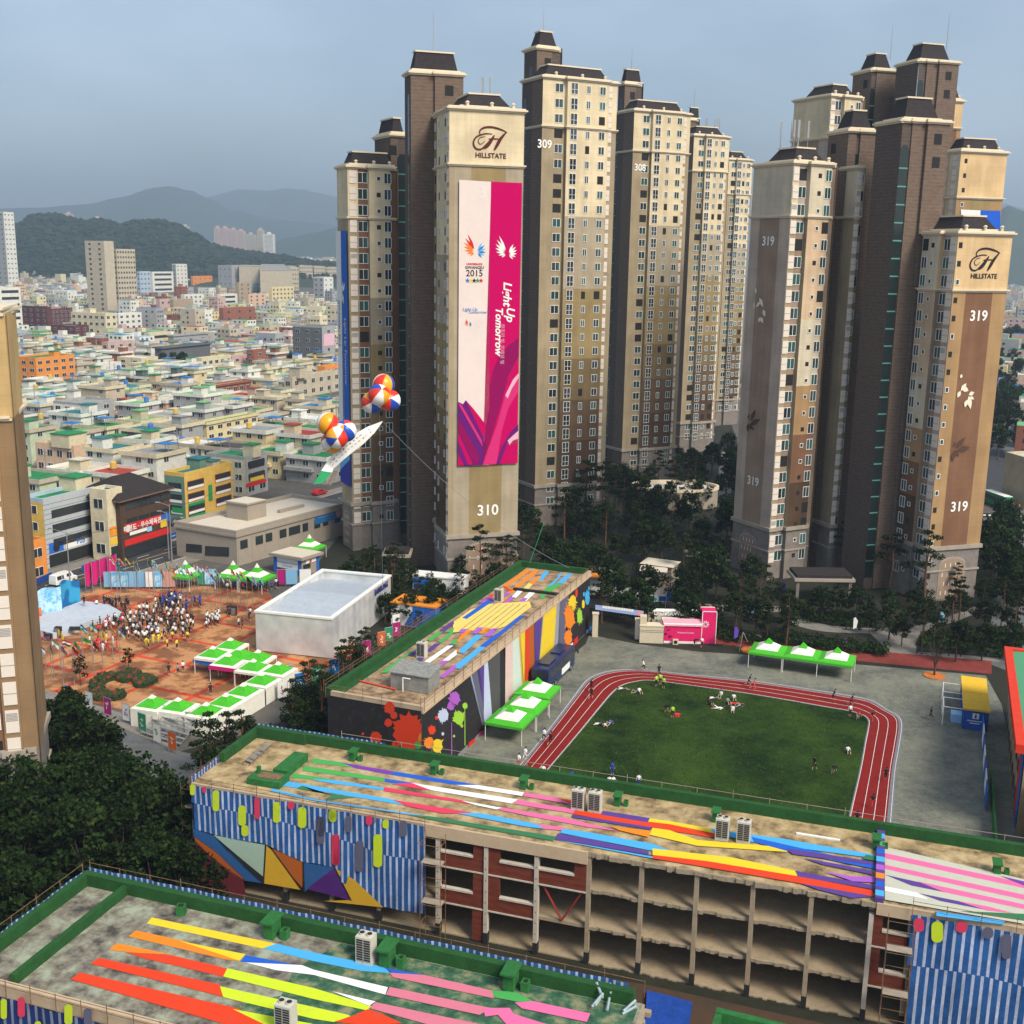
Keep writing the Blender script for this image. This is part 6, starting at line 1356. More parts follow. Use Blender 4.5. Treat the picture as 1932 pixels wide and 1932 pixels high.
# scaffold by the left end of block B and block C
def scaffold(name,O,ang,nx,nz,lab,sx=1.8,sz=1.8,dy=1.2):
    r=empty(name,(O[0],O[1],0),lab,'scaffold',RD(ang))
    for i in range(nx+1):
        b=MB(); [b.tube((i*sx,j*dy,0),(i*sx,j*dy,nz*sz+.6),.03,.03,4) for j in (0,1)]; b.build('upright',[m_rust],r)
    b=MB()
    for k in range(1,nz+1):
        for j in (0,1): b.tube((0,j*dy,k*sz),(nx*sx,j*dy,k*sz),.025,.025,4)
        for i in range(nx+1): b.tube((i*sx,0,k*sz),(i*sx,dy,k*sz),.025,.025,4)
    b.build('ledger',[m_rust],r)
    b=MB(); [b.box(0,nx*sx,.2,dy-.2,k*sz+.03,k*sz+.07) for k in range(2,nz+1,2)]; b.build('deck_board',[m_dtrim],r)
p=BB.w(-.2,9.5); scaffold('scaffold',BB.w(-1.5,9.5),angB+90-180+0,5,5,'rusty scaffold on the left end of the half stripped block')
scaffold('scaffold',BC.w(-1.7,9.0),angC-90,5,5,'dark scaffold on the left end of the nearest block')
scaffold('scaffold',BA.w(14,13.2),angA,9,5,'rusty scaffold along the back of the black wrapped block')
scaffold('scaffold',BB.w(sF1+.05,-1.6),angB,1,5,'narrow scaffold bay where the striped fabric ends')
scaffold('scaffold',BB.w(sF2-1.6,-1.7),angB,1,5,'narrow scaffold bay left of the right-hand striped fabric')
# concrete legs below the hanging art
# ================= flat-roofed hall, pavilion, kiosks
m_hallw=mat('beige_hall_wall',(.36,.31,.25),c2=(.30,.255,.20),sc=.6,det=7); m_hallr=mat('pale_hall_roof',(.56,.49,.38),c2=(.64,.57,.45),sc=.25,det=7)
C=G('pl',1290,690); C=Vector((C.x,C.y)); zH=zat('pl',1290,522,C.y)
Lc=hit(C,-28,*fz('pl',965,690)); Rc=hit(C,58,*fz('pl',1900,560))
root=empty('exhibition_hall',(C.x,C.y,0),'long beige flat-roofed hall with dark square windows between the plaza and the towers','hall')
O=C; P=[tuple(p-O) for p in (Lc,C,Rc,Lc+(Rc-C))]
b=MB(); b.prism(P,0,zH-.2,0); b.build('wall',[m_hallw],root)
b=MB(); b.prism(offs(P,.25),zH-.35,zH+.1,1); b.prism(offs(P,-.4),zH+.10,zH+.14,0)
Po=offs(P,.15); Pi=offs(P,-.3)
for i in range(4):
    j=(i+1)%4; b.prism([Po[i],Po[j],Pi[j],Pi[i]],zH+.1,zH+.85,1)
b.build('roof',[m_hallr,m_hallw],root)
e=G('pl',1340,420,zH+.2); q=Vector((e.x,e.y))-O; P2=[q+V2(-28,-2.6)+V2(58,-2.5),q+V2(-28,2.6)+V2(58,-2.5),q+V2(-28,2.6)+V2(58,2.5),q+V2(-28,-2.6)+V2(58,2.5)]
b=MB(); b.prism([tuple(p) for p in P2],zH+.1,zH+3.2,0); b.prism(offs([tuple(p) for p in P2],.25),zH+3.2,zH+3.45,0); b.prism(offs([tuple(p) for p in P2],-.1),zH+3.45,zH+3.5,1); b.build('rooftop_room',[m_hallw,m_hallr],root)
a_=q+V2(58,6)+V2(-28,2.5); d=V2(58,7); b=MB(); n=V2(-28,.35); b.prism([tuple(a_-n),tuple(a_+n),tuple(a_+n+d),tuple(a_-n+d)],zH+.14,zH+.7); b.build('roof_upstand',[m_hallw],root)
for i,(x0,x1,y0,y1) in enumerate([(1012,1098,565,612),(1115,1245,578,632)]):
    W=Wall(Lc,-28,.05); W.add([W.sz('pl',*p) for p in [(x0,y1-2),(x1,y1+4),(x1,y0+8),(x0,y0)]],m_win_d,1); W.build('window',root)
for (x0,x1,y) in [(1305,1345,600),(1388,1428,568),(1442,1478,550),(1518,1555,520),(1568,1630,497),(1642,1672,468),(1706,1738,448),(1752,1782,425),(1816,1846,402)]:
    W=Wall(C,58,.05); s0,_=W.sz('pl',x0,y); s1,zc=W.sz('pl',x1,y); W.add([(s0,zH*.52),(s1,zH*.52),(s1,zH*.80),(s0,zH*.80)],m_win_d,1); W.build('window',root)
W=Wall(C,58,.09); s0,_=W.sz('pl',1706,380); s1,_=W.sz('pl',1848,340); W.add([(s0,zH*.66),(s1,zH*.66),(s1,zH*.99),(s0,zH*.99)],mat('sign_mid_blue',(.02,.16,.40)),1); W.add(splat(s0+(s1-s0)*.9,zH*.86,.8,3,5,1.2),mat('pink_star',(.7,.3,.3)),2); W.text('Welcome Center',s0+(s1-s0)*.45,zH*.84,.8,m_white,2) if False else None
W.add([(s0+1,zH*.86),(s0+(s1-s0)*.7,zH*.86),(s0+(s1-s0)*.7,zH*.865),(s0+1,zH*.865)],m_white,2)
W.build('blue_signboard',root)
for k in range(9):
    t=k/9; W=Wall(C,58,.03); L=(Rc-C).length; W.add([(L*t+.3,0),(L*t+.5,0),(L*t+.5,zH-.3),(L*t+.3,zH-.3)],m_dtrim,1); W.build('pilaster',root)
# small gate house in front with a banner
C=G('pl',1640,745); C=Vector((C.x,C.y)); root=empty('gate_house',(C.x,C.y,0),'small gate house with blue and white banner wraps between the hall and the pines','gate house')
L1=hit(C,-28,*fz('pl',1490,745)); R1=hit(C,58,*fz('pl',1732,700)); z=zat('pl',1640,655,C.y); P=[tuple(p-C) for p in (L1,C,R1,L1+(R1-C))]
b=MB(); b.prism(P,2.6 if False else 0,z,0); b.build('wall',[m_hallw],root); b=MB(); b.prism(offs(P,.6),z,z+.5,0); b.prism(offs(P,.3),z+.5,z+.56,1); b.build('roof',[m_hallw,m_hallr],root)
W=Wall(L1,-28,.06); ln=(L1-C).length; W.add([(.0,.1),(.8,.1),(.8,z-.2),(0,z-.2)],mb1,1); W.add([(ln-.8,.1),(ln,.1),(ln,z-.2),(ln-.8,z-.2)],mb1,1); W.add([(.8,z-2),(ln-.8,z-2),(ln-.8,z-.2),(.8,z-.2)],mw,1); W.add([(.9,.1),(ln-.9,.1),(ln-.9,z-2.1),(.9,z-2.1)],m_dark,1); W.text('Participation Center',ln/2,z-1.1,.55,mb1,2); W.text('참가자 센터',ln/2,z-1.7,.45,mb1,2); W.build('banner_wrap',root)
W=Wall(C,58,.06); ln=(C-R1).length; W.add([(.3,1.2),(2.2,1.2),(2.2,z-1),(.3,z-1)],m_win_d,1); W.add([(ln-.7,.1),(ln,.1),(ln,z-.2),(ln-.7,z-.2)],mb1,1); W.add([(1.,z-.95),(ln-.8,z-.95),(ln-.8,z-.2),(1.,z-.2)],mw,1); W.add(splat(ln*.5,z-.6,.25,4,5,1.2),mr_,2); W.build('banner_wrap',root)
# silver pavilion
C=G('pl',1805,1195); C=Vector((C.x,C.y)); L1=hit(C,158,*fz('pl',1393,1165)) ; 
L1=G('pl',1393,1150); L1=Vector((L1.x,L1.y)); an=math.degrees(math.atan2(C.y-L1.y,C.x-L1.x)); R1=hit(C,an+90,*fz('t2',372,1700)); z=zat('pl',1805,975,C.y)
root=empty('pavilion',(C.x,C.y,0),'silver ribbed box pavilion with open top and ridged roof inside, by the plaza','pavilion'); SVC=(L1,C,R1,z,an)
P=[tuple(p-C) for p in (L1,C,R1,L1+(R1-C))]
m_sil,N,bs=nodes_mat('ribbed_silver_panel'); bs.inputs['Roughness'].default_value=.42; bs.inputs['Metallic'].default_value=.25
tc=N.nodes.new('ShaderNodeTexCoord'); wv=N.nodes.new('ShaderNodeTexWave'); wv.inputs['Scale'].default_value=1.6; mp=N.nodes.new('ShaderNodeMapping'); mp.inputs['Rotation'].default_value=(0,0,RD(20)); N.links.new(tc.outputs['Object'],mp.inputs[0]); N.links.new(mp.outputs[0],wv.inputs[0])
no=N.nodes.new('ShaderNodeTexNoise'); no.inputs['Scale'].default_value=.35; N.links.new(tc.outputs['Object'],no.inputs[0])
ad=N.nodes.new('ShaderNodeMath'); ad.operation='MULTIPLY_ADD'; ad.inputs[1].default_value=.12; N.links.new(wv.outputs['Fac'],ad.inputs[0]); N.links.new(no.outputs['Fac'],ad.inputs[2])
cr=N.nodes.new('ShaderNodeValToRGB'); e=cr.color_ramp.elements; e[0].position=.35; e[0].color=(.52,.53,.53,1); e[1].position=.75; e[1].color=(.80,.80,.77,1); N.links.new(ad.outputs[0],cr.inputs[0]); N.links.new(cr.outputs[0],bs.inputs['Base Color'])
b=MB(); Pi=offs(P,-.35)
for i in range(4):
    j=(i+1)%4; b.prism([P[i],P[j],Pi[j],Pi[i]],0.15,z-.15)
b.build('wall',[m_sil],root)
b=MB()
for i in range(4):
    j=(i+1)%4; Q1=offs(P,.12); Q2=offs(P,-.5); b.prism([Q1[i],Q1[j],Q2[j],Q2[i]],z-.15,z+.12)
b.build('white_rim',[m_white],root)
b=MB(); zi=z-1.35; c0=(Vector(Pi[0])+Vector(Pi[3]))/2; c1=(Vector(Pi[1])+Vector(Pi[2]))/2
b.v=[(*Pi[0],zi),(*Pi[1],zi),(*Pi[2],zi),(*Pi[3],zi),(*(c0),zi+1.3),(*(c1),zi+1.3)]; b.f=[(0,1,5,4),(2,3,4,5),(1,2,5),(3,0,4),(3,2,1,0)]; b.m=[0]*5
b.build('ridged_roof',[mat('pale_ribbed_roof',(.40,.45,.50),n=.08,sc=.8,rough=.5)],root)
W=Wall(C,an+90,.06); a_=W.sz('t2',268,1690); c_=W.sz('t2',362,1640); W.text('SAMSUNG',(a_[0]+c_[0])/2,z*.78,1.25,mat('navy_letters',(.01,.02,.16)),1,bold=.06); W.text('pavilion',(a_[0]+c_[0])/2+.6,z*.78-1.05,.9,m_white,1); W.build('lettering',root)
b=MB(); b.tube((0,0,0),(0,0,3.2),.06,.06,6); o=b.build('black_post',[m_black]); g=G('pl',1438,1150); o.location=(g.x,g.y,0); tag(o,'thin black post standing against the silver pavilion','post')
# yellow topped kiosk by the pavilion
def kiosk(name,label,cat,O,an,w,d,h,mtop,mwall,band=None):
    r=empty(name,(O[0],O[1],0),label,cat,RD(an)); b=MB(); b.box(0,w,0,d,0,h); b.build('wall',[mwall],r); b=MB(); b.box(-.12,w+.12,-.12,d+.12,h,h+.22); b.build('roof',[mtop],r)
    b=MB(); [b.box(i,i+.1,j,j+.1,0,h) for i in(-.03,w-.07) for j in (-.03,d-.07)]; b.build('frame',[m_white],r); return r
g=G('t2',375,1790); r_=kiosk('kiosk','yellow roofed white and blue ticket kiosk behind the silver pavilion','kiosk',(g.x,g.y),-20,7.5,4.5,3.4,mo,m_white)
b=MB(); b.box(3.6,7.52,-.03,-.01,.1,3.3,0); b.poly([(2.2,-.05,.1),(3.6,-.05,.1),(3.6,-.05,2.6)],0); b.box(.4,2.9,-.03,-.01,2.1,2.4,1); b.box(7.51,7.54,0,4.5,.1,3.3,0); b.build('graphic_panel',[mb1,m_dark],r_)
g=G('t2',500,1590); r_=kiosk('kiosk','low white kiosk with a blue wave in the pines behind the silver pavilion','kiosk',(g.x,g.y),-15,9,3,2.4,m_white,m_white); b=MB(); b.box(0,3,-.03,-.01,.2,2.2); b.build('graphic_panel',[mb1],r_)
# container booth in the school yard (yellow roof, blue end)
g=G('br',1612,412); h_=G('br',1612,145,2.6); an=math.degrees(math.atan2(h_.y-g.y,h_.x-g.x)); L=(Vector((h_.x,h_.y))-Vector((g.x,g.y))).length
root=empty('container_booth',(g.x,g.y,0),'yellow roofed booth with blue end wall in the school yard','booth',RD(an-90))
wb=2.9
L=11.8
b=MB(); b.box(0,wb,0,L,0,2.5); b.build('wall',[mat('booth_blue',(.01,.09,.38),n=.25,sc=.7)],root)
b=MB(); b.box(-.1,wb+.1,-.1,L/2-.03,2.5,2.75); b.box(-.1,wb+.1,L/2+.03,L+.1,2.5,2.75); b.build('roof',[mat('booth_yellow',(.78,.46,.03),n=.08,sc=2)],root)
b=MB(); b.box(1.05,1.8,-.04,-.01,1.5,2.2); b.poly([(1.42+x,-.05,1.85+y) for x,y in [(-.08,-.25),(.08,-.25),(.1,.1),(.05,.28),(-.05,.28),(-.1,.1)]],1); b.box(.5,2.3,-.04,-.01,1.15,1.25); b.box(.8,2.0,-.04,-.01,.85,.95); b.build('printed_sign',[m_white,m_black],root)
b=MB()
for y0 in (0.4,5.8):
    for y in (y0,y0+3.4): b.tube((-2.3,y,0),(-2.3,y,2.4),.05,.05,5); b.tube((-2.3,y,2.4),(0,y,2.4),.05,.05,5)
    b.tube((-2.3,y0,2.4),(-2.3,y0+3.4,2.4),.05,.05,5); b.tube((-2.3,y0,1.2),(-2.3,y0+3.4,1.2),.03,.03,5)
b.build('awning_frame',[m_white],root)
b=MB(); b.box(-1.3,-.05,1.6,3.2,0,1.1); b.build('counter',[mat('sign_light_blue',(.3,.55,.8))],root)
# right-hand block with green roof and red eaves
g0=G('br',1830,0,9.5); g1=G('br',1890,505,9.5); 
an=math.degrees(math.atan2(g1.y-g0.y,g1.x-g0.x)); L=(Vector((g1.x,g1.y))-Vector((g0.x,g0.y))).length
BR=Block('school_building','building with green ribbed roof and thick red eaves at the right edge',(g0.x,g0.y),an,L+26,22,9.5)
# s runs towards the camera, d>0 to the right
b=MB(); b.box(.6,L-.4,1.0,20,0,8.8); b.box(L-.4,L+26,2.2,20,0,6.2,1); b.build('wall',[mat('wall_tan2',(.34,.25,.14),n=.15,sc=.7),mat('wall_orange_tan',(.50,.24,.07),n=.12,sc=.7)],BR.root)
b=MB(); b.v=[(.8,.9,9.55),(L-.9,.9,9.55),(L-.9,20,10.8),(.8,20,10.8)]; b.f=[(0,1,2,3)]; b.m=[0]
m_rg,N,bs=nodes_mat('ribbed_green_roof'); tc=N.nodes.new('ShaderNodeTexCoord'); wv=N.nodes.new('ShaderNodeTexWave'); wv.inputs['Scale'].default_value=1.1; N.links.new(tc.outputs['Object'],wv.inputs[0]); cr=N.nodes.new('ShaderNodeValToRGB'); e=cr.color_ramp.elements; e[0].color=(.03,.20,.09,1); e[1].color=(.11,.40,.20,1); N.links.new(wv.outputs['Fac'],cr.inputs[0]); N.links.new(cr.outputs[0],bs.inputs['Base Color'])
b.build('roof',[m_rg],BR.root)
b=MB(); b.box(-.1,L+.1,0,.9,8.9,9.8); b.box(L-.9,L+.1,.9,20,8.7,9.8); b.box(-.1,.8,.9,20,8.9,9.8); b.build('red_eaves',[mat('red_eaves',(.62,.04,.015),n=.08,sc=1)],BR.root)
W=Wall(BR.w(0,1.0),an,.05)
for k in range(int(L/3.2)):
    s=1.6+k*3.2
    for z in (1.0,4.2,7.0): 
        if z<8: W.add([(s,z),(s+1.7,z),(s+1.7,z+1.4),(s,z+1.4)],m_win_d,1)
W.add([(L-3,.3),(L-1,.3),(L-1,8.5),(L-3,8.5)],mb1,2); W.add([(L-5.2,.3),(L-3.3,.3),(L-3.3,8.5),(L-5.2,8.5)],mr_,2); BR.art(W,'window_strip')
W=Wall(BR.w(L-.4,20),an-90,.05) if False else None
b=MB(); b.box(L-12,L+18,-1.2,-1.0,0,1.6); b.build('green_rail_wall',[m_pgreen2],BR.root)
r=random.Random(5)
b=MB(); 
for k in range(7): b.box(k*3.3+4,k*3.3+7,-1.8,-1.7,.2,2.2,k%2)
b.build('fence_banner',[mb1,m_white],BR.root)
# ================= gate area
def box_thing(name,label,cat,O,an,w,d,h,m,part='body',top=None):
    r=empty(name,(O[0],O[1],0),label,cat,RD(an)); b=MB(); b.box(0,w,0,d,0,h); b.build(part,[m],r)
    b=MB(); b.box(-.08,w+.08,-.08,d+.08,h,h+.15); b.build('cap',[top or m_trim],r); return r
m_gate=mat('cream_gate_stone',(.60,.52,.38),n=.12,sc=1,det=6)
g=G('fd',572,912); gate=box_thing('gate_wall','cream gate block between the banner gateway and the pink booth','gate wall',(g.x,g.y),-4,3.5,1.6,2.6,m_gate)
b=MB(); b.box(.0,1.0,.2,1.4,2.75,4.0); b.build('raised_pier',[m_gate],gate); b=MB(); b.box(-.03,3.53,-.03,0,1.7,1.8); b.box(-.03,3.53,-.03,0,1.95,2.05); b.build('groove',[m_dtrim],gate)
g=G('fd',135,860); box_thing('gate_pillar','cream gate pillar beside the black wrapped block','gate pillar',(g.x,g.y),-4,.85,.9,3.6,m_gate)
g=G('fd',530,880); box_thing('gate_pillar','white gate pillar joined to the left of the cream gate block','gate pillar',(g.x,g.y),-4,.65,.9,3.0,m_white)
W=Wall((G('fd',165,860).x,G('fd',165,860).y+.4),-3,.0); p=[W.sz('fd',*q) for q in [(165,560),(610,618),(612,668),(165,605)]]; W.add([p[3],p[2],p[1],p[0]],mat('banner_periwinkle',(.28,.38,.68)),1); c=W.sz('fd',575,640); W.add(splat(c[0],c[1],.4,3,6,.8),mat('pink_star',(.7,.3,.3)),2)
for k in range(12): a=W.sz('fd',230+k*24,592+k*3); W.add([(a[0],a[1]),(a[0]+.35,a[1]),(a[0]+.35,a[1]+.4),(a[0],a[1]+.4)],m_white,2)
o=W.build('gateway_banner'); tag(o,'long periwinkle blue banner hung over the school gateway','banner')
b=MB(); a=G('fd',150,700); c=G('fd',1260,800); 
def fence(name,label,pts,h=1.2,every=2.2,m=None,z0=0,bars=3):
    r=empty(name,(pts[0][0],pts[0][1],0),label,'fence'); O=Vector(pts[0]); 
    b=MB(); pb=MB()
    for (p,q) in zip(pts,pts[1:]):
        p=Vector(p)-O; q=Vector(q)-O; n=max(1,int((q-p).length/every))
        for i in range(n): c=p.lerp(q,i/n); pb.box(c.x-.06,c.x+.06,c.y-.06,c.y+.06,0,h+.1)
        for k in range(bars): zz=h*(k+1)/bars; b.tube((*p,zz),(*q,zz),.035,.035,4)
    pb.build('posts',[m or m_black],r)['kind']='stuff'; b.build('bars',[m or m_black],r); return r
fence('fence','dark low fence running behind the red path, past the pink booth',[tuple(G('r2',*q)[:2]) for q in [(330,1622),(700,1675),(1050,1712),(1180,1728)]])
fence('fence','dark low fence behind the red path at its right end',[tuple(G('r2',*q)[:2]) for q in [(1375,1742),(1600,1760),(1760,1770)]])
fence('fence','dark fence seen under the periwinkle banner',[tuple(G('fd',*q)[:2]) for q in [(180,700),(530,745)]])
# pink booth
g=G('fd',795,915); pb_=empty('info_booth',(g.x,g.y,0),'hot pink exhibition booth with a tall box tower beside the gate','booth',RD(-1.5))
m_pk=mat('hot_pink_panel',(.70,.01,.13),n=.08,sc=1); m_pk2=mat('light_pink_panel',(.78,.30,.36),n=.08,sc=1)
b=MB(); b.box(0,5.5,0,3,.35,2.9); b.box(0,5.5,-.03,0,0,.35,1); b.build('wall',[m_pk,m_white],pb_)
b=MB(); b.box(-.1,5.6,-.15,3.1,2.9,3.05,1); b.v+= [(-.15,-.2,2.75),(5.6,-.2,2.75),(5.6,.9,3.6),(-.15,.9,3.6)]; b.f.append((len(b.v)-4,len(b.v)-3,len(b.v)-2,len(b.v)-1)); b.m.append(0); b.build('canopy',[m_pk2,m_white],pb_)
b=MB(); b.box(5.6,7.7,.3,2.6,0,4.9); b.build('tower_box',[m_pk],pb_); b=MB(); [b.box(x,x+.1,y,y+.1,0,5.0) for x in (5.55,7.65) for y in (.25,2.55)]; b.box(5.55,7.75,.25,.35,4.9,5.0); b.box(5.55,7.75,2.55,2.65,4.9,5.0); b.build('white_frame',[m_white],pb_)
me=MB(); 
for i in range(9):
    a=2*math.pi*i/9; p=[(6.1+math.cos(a+t)*r_,.24,3.0+math.sin(a+t)*r_) for t,r_ in ((-.05,.12),(-.22,.42),(0,.6),(.22,.42),(.05,.12))]; me.poly(p)
me.build('wing_emblem',[m_white],pb_)
tx=textmesh('Volvo Pavilion',.4); tx=textmesh('Welcome Pavilion',.34); tx.materials.append(m_white); ob('lettering',tx,pb_,(3.2,-.04,1.6),rot=(RD(90),0,0))
b=MB(); b.box(0,.8,0,.35,0,.8); [b.poly([(x,-.02,y) for x,y in disc(.4,.4,.28)],1)]; o=b.build('air_conditioner',[m_gate,m_dark]); g=G('fd',880,930); o.location=(g.x,g.y,0); tag(o,'small air conditioner unit on the ground against the pink booth','air conditioner')
# letters standing on the gate, seen from behind
g=G('fd',855,700,3.0); 
for body,dy,sz_,lab in (('GWANGJU',0,.95,'upper row of big white letters on the gate, read from behind'),('UNIVERSIADE',-.0,.55,'lower row of small white letters on the gate, read from behind')):
    t=textmesh(body,sz_,.08); t.materials.append(m_white); o=ob('gate_letters',t,None,(g.x+(0 if sz_>.6 else -.6),g.y+.8+(.3 if sz_>.6 else 0),3.35 if sz_>.6 else 2.75),rot=(RD(90),0,RD(178))); tag(o,lab,'sign letters')
g=G('fd',650,760); box_thing('gate_wall','long white topped wall under the mirrored letters','gate wall',(g.x,g.y),-3,7.6,1.2,2.4,m_gate,top=m_white)
# sign boards behind the gate
g=G('fd',470,575); r_=empty('notice_board',(g.x,g.y,0),'four white framed notice boards in a row behind the gateway','notice board',RD(-3))
for i in range(4): b=MB(); b.box(i*1.6,i*1.6+1.4,0,.08,.9,2.1,0); b.box(i*1.6+.15,i*1.6+1.25,-.03,0,1.1,1.9,1); b.box(i*1.6+.1,i*1.6+.18,0,.08,0,.9); b.box(i*1.6+1.2,i*1.6+1.28,0,.08,0,.9); b.build('board',[m_white,[m_dark,m_pgreen2,mg,mb1][i]],r_)
# grey pitched shelter and beige huts in the trees
def hut(label,fr,x,y,w,d,h,an,mw_,mr_2,pitch=.9,name='garden_hut'):
    g=G(fr,x,y); r=empty(name,(g.x,g.y,0),label,'hut',RD(an)); b=MB(); b.box(-w/2,w/2,-d/2,d/2,0,h); b.build('wall',[mw_],r)
    b=MB(); b.v=[(-w/2-.4,-d/2-.4,h),(w/2+.4,-d/2-.4,h),(w/2+.4,d/2+.4,h),(-w/2-.4,d/2+.4,h),(-w/2+1,0,h+pitch),(w/2-1,0,h+pitch)]; b.f=[(0,1,5,4),(1,2,5),(2,3,4,5),(3,0,4),(3,2,1,0)]; b.m=[0]*5; b.build('roof',[mr_2],r); return r
hut('grey tented shelter behind the periwinkle banner','fd',320,560,8,5,2.3,-6,m_inner,mat('grey_sheet',(.24,.24,.22)))
hut('beige canopy hut under the pines near the gate','fd',760,300,5.5,4,2.6,-25,m_hallw,m_hallr,.3)
hut('small beige box hut under the pines, below the canopy hut','fd',700,350,4,3,2.4,-10,m_hallw,m_hallr,.2)
hut('small orange-topped stall behind the black wrapped block','fd',165,400,3,2.5,2.2,-20,m_white,mo,.3,'market_stall')
g=G('gd',900,640,4); 
root=empty('round_hall',(g.x,g.y,0),'round white-roofed low building half hidden by dark pines below the 308 tower','building'); b=MB()
pts=disc(0,0,10,28,6); b.prism(pts,0,4.0,0,1); b.build('wall',[m_hallw,mat('white_roof',(.62,.58,.50),n=.15,sc=.4)],root); b=MB()
for i in range(28):
    j=(i+1)%28; a=Vector(pts[i]); c=Vector(pts[j]); b.prism([tuple(a*1.02),tuple(c*1.02),tuple(c*.96),tuple(a*.96)],4.0,4.7)
b.build('parapet',[m_trim],root); b=MB(); b.box(4,6,-2,0,4,6); b.build('rooftop_room',[m_hallw],root)
# low retaining wall by 319
for lab,L_ in (('low pale wall edging the shrubs left of the 319 tower',[(980,1265),(1260,1305),(1560,1330),(1595,1280)]),):
    P=[G('gd',*q) for q in L_]; b=MB()
    for p,q in zip(P,P[1:]): d=(q-p).normalized(); n=Vector((-d.y,d.x,0))*.25; b.prism([tuple((p-n)[:2]),tuple((q-n)[:2]),tuple((q+n)[:2]),tuple((p+n)[:2])],0,1.1)
    o=b.build('retaining_wall',[m_trim]); tag(o,lab,'wall')
# right far hall by the avenue
bld('long beige hall with pale roof right of the avenue, at the right edge','r2',1800,1925,2050,760,1010,'beige','cream',1,0,5,al=100,ar=20)
# ================= stage with backdrop
P=[tuple(G('pl',*q)[:2]) for q in [(190,1062),(182,1000),(300,960),(450,905),(590,925),(672,972),(640,990),(500,1010),(385,1062),(290,1085)]]; O=Vector(P[0])
root=empty('stage',(O.x,O.y,0),'pale grey event stage with curved front on the plaza','stage'); P=[(p[0]-O.x,p[1]-O.y) for p in P]
b=MB(); b.prism(list(reversed(P)) ,0,.9); b.build('platform',[mat('stage_grey',(.46,.50,.55),n=.08,sc=.5)],root)
bd=empty('stage_backdrop',(O.x,O.y,0),'tall wavy blue stage backdrop with a red-orange end panel','backdrop')
for c,(fr,q) in zip(((.60,.09,.03),(.20,.46,.72),(.03,.22,.50)),(('pl',[(180,1005),(180,895),(225,960),(228,985)]),('pl',[(200,985),(198,880),(260,850),(345,830),(335,955)]),('pl',[(335,950),(345,835),(385,820),(438,800),(440,900)]))):
    pass
def pan(x0,y0,x1,y1,h0,h1,c,nm,wav=.5):
    a=G('pl',x0,y0); e=G('pl',x1,y1); b=MB(); n=10; d=(e-a); nn=Vector((-d.y,d.x,0)).normalized()
    for i in range(n):
        p=[]
        for t in (i/n,(i+1)/n): q=a+d*t+nn*wav*math.sin(t*math.pi*1.0); p.append((q.x-O.x,q.y-O.y,h0+(h1-h0)*t+.35*math.sin(t*5)))
        b.poly([(p[0][0],p[0][1],.1),(p[1][0],p[1][1],.1),(p[1][0],p[1][1],p[1][2]),(p[0][0],p[0][1],p[0][2])],0)
        b.poly([(p[1][0]-nn.x*-.15,p[1][1]+nn.y*.15,.1),(p[0][0]+nn.x*.15,p[0][1]+nn.y*.15,.1),(p[0][0]+nn.x*.15,p[0][1]+nn.y*.15,p[0][2]),(p[1][0]+nn.x*.15,p[1][1]+nn.y*.15,p[1][2])],0)
    b.build(nm,[c],bd)
mw1=mat('backdrop_light_blue',(.10,.40,.66),c2=(.50,.72,.85),sc=.5,det=3,lo=.4,hi=.6); mw2=mat('backdrop_deep_blue',(.01,.14,.38),c2=(.04,.33,.58),sc=.35,det=1,lo=.45,hi=.55); mw3=mat('backdrop_red',(.60,.04,.02),c2=(.72,.20,.08),sc=.3)
pan(170,1015,230,990,3.2,2.6,mw3,'end_panel'); pan(200,988,340,955,4.2,5.0,mw1,'main_panel'); pan(338,955,440,905,5.0,4.6,mw2,'side_panel')
for (x,y,h,lb) in [(318,1060,1.6,'at the front left of the stage'),(262,1075,.9,'low pair in front of the stage'),(1250,930,1.2,'left of the pair by the flagpoles'),(1270,940,1.4,'right of the pair by the flagpoles')]:
    g=G('pl',x,y+15); b=MB(); b.box(-.45,.45,-.4,.4,0,h); b.box(-.38,.38,-.43,-.4,.1,h-.1,1); o=b.build('loudspeaker',[m_black,m_inner]); o.location=(g.x,g.y,0); tag(o,'black loudspeaker stack '+lb,'loudspeaker')
for (x,lb) in ((395,'left'),(427,'right')):
    g=G('pl',x,1035,.9); b=MB(); b.prism([(-.5,-.3),(.5,-.3),(.5,.3),(-.5,.3)],0,.45,0,pts2=[(-.5,.1),(.5,.1),(.5,.3),(-.5,.3)]); o=b.build('stage_monitor',[m_black]); o.location=(g.x,g.y,.9); tag(o,f'{lb} one of two black wedge monitors on the stage front','speaker')
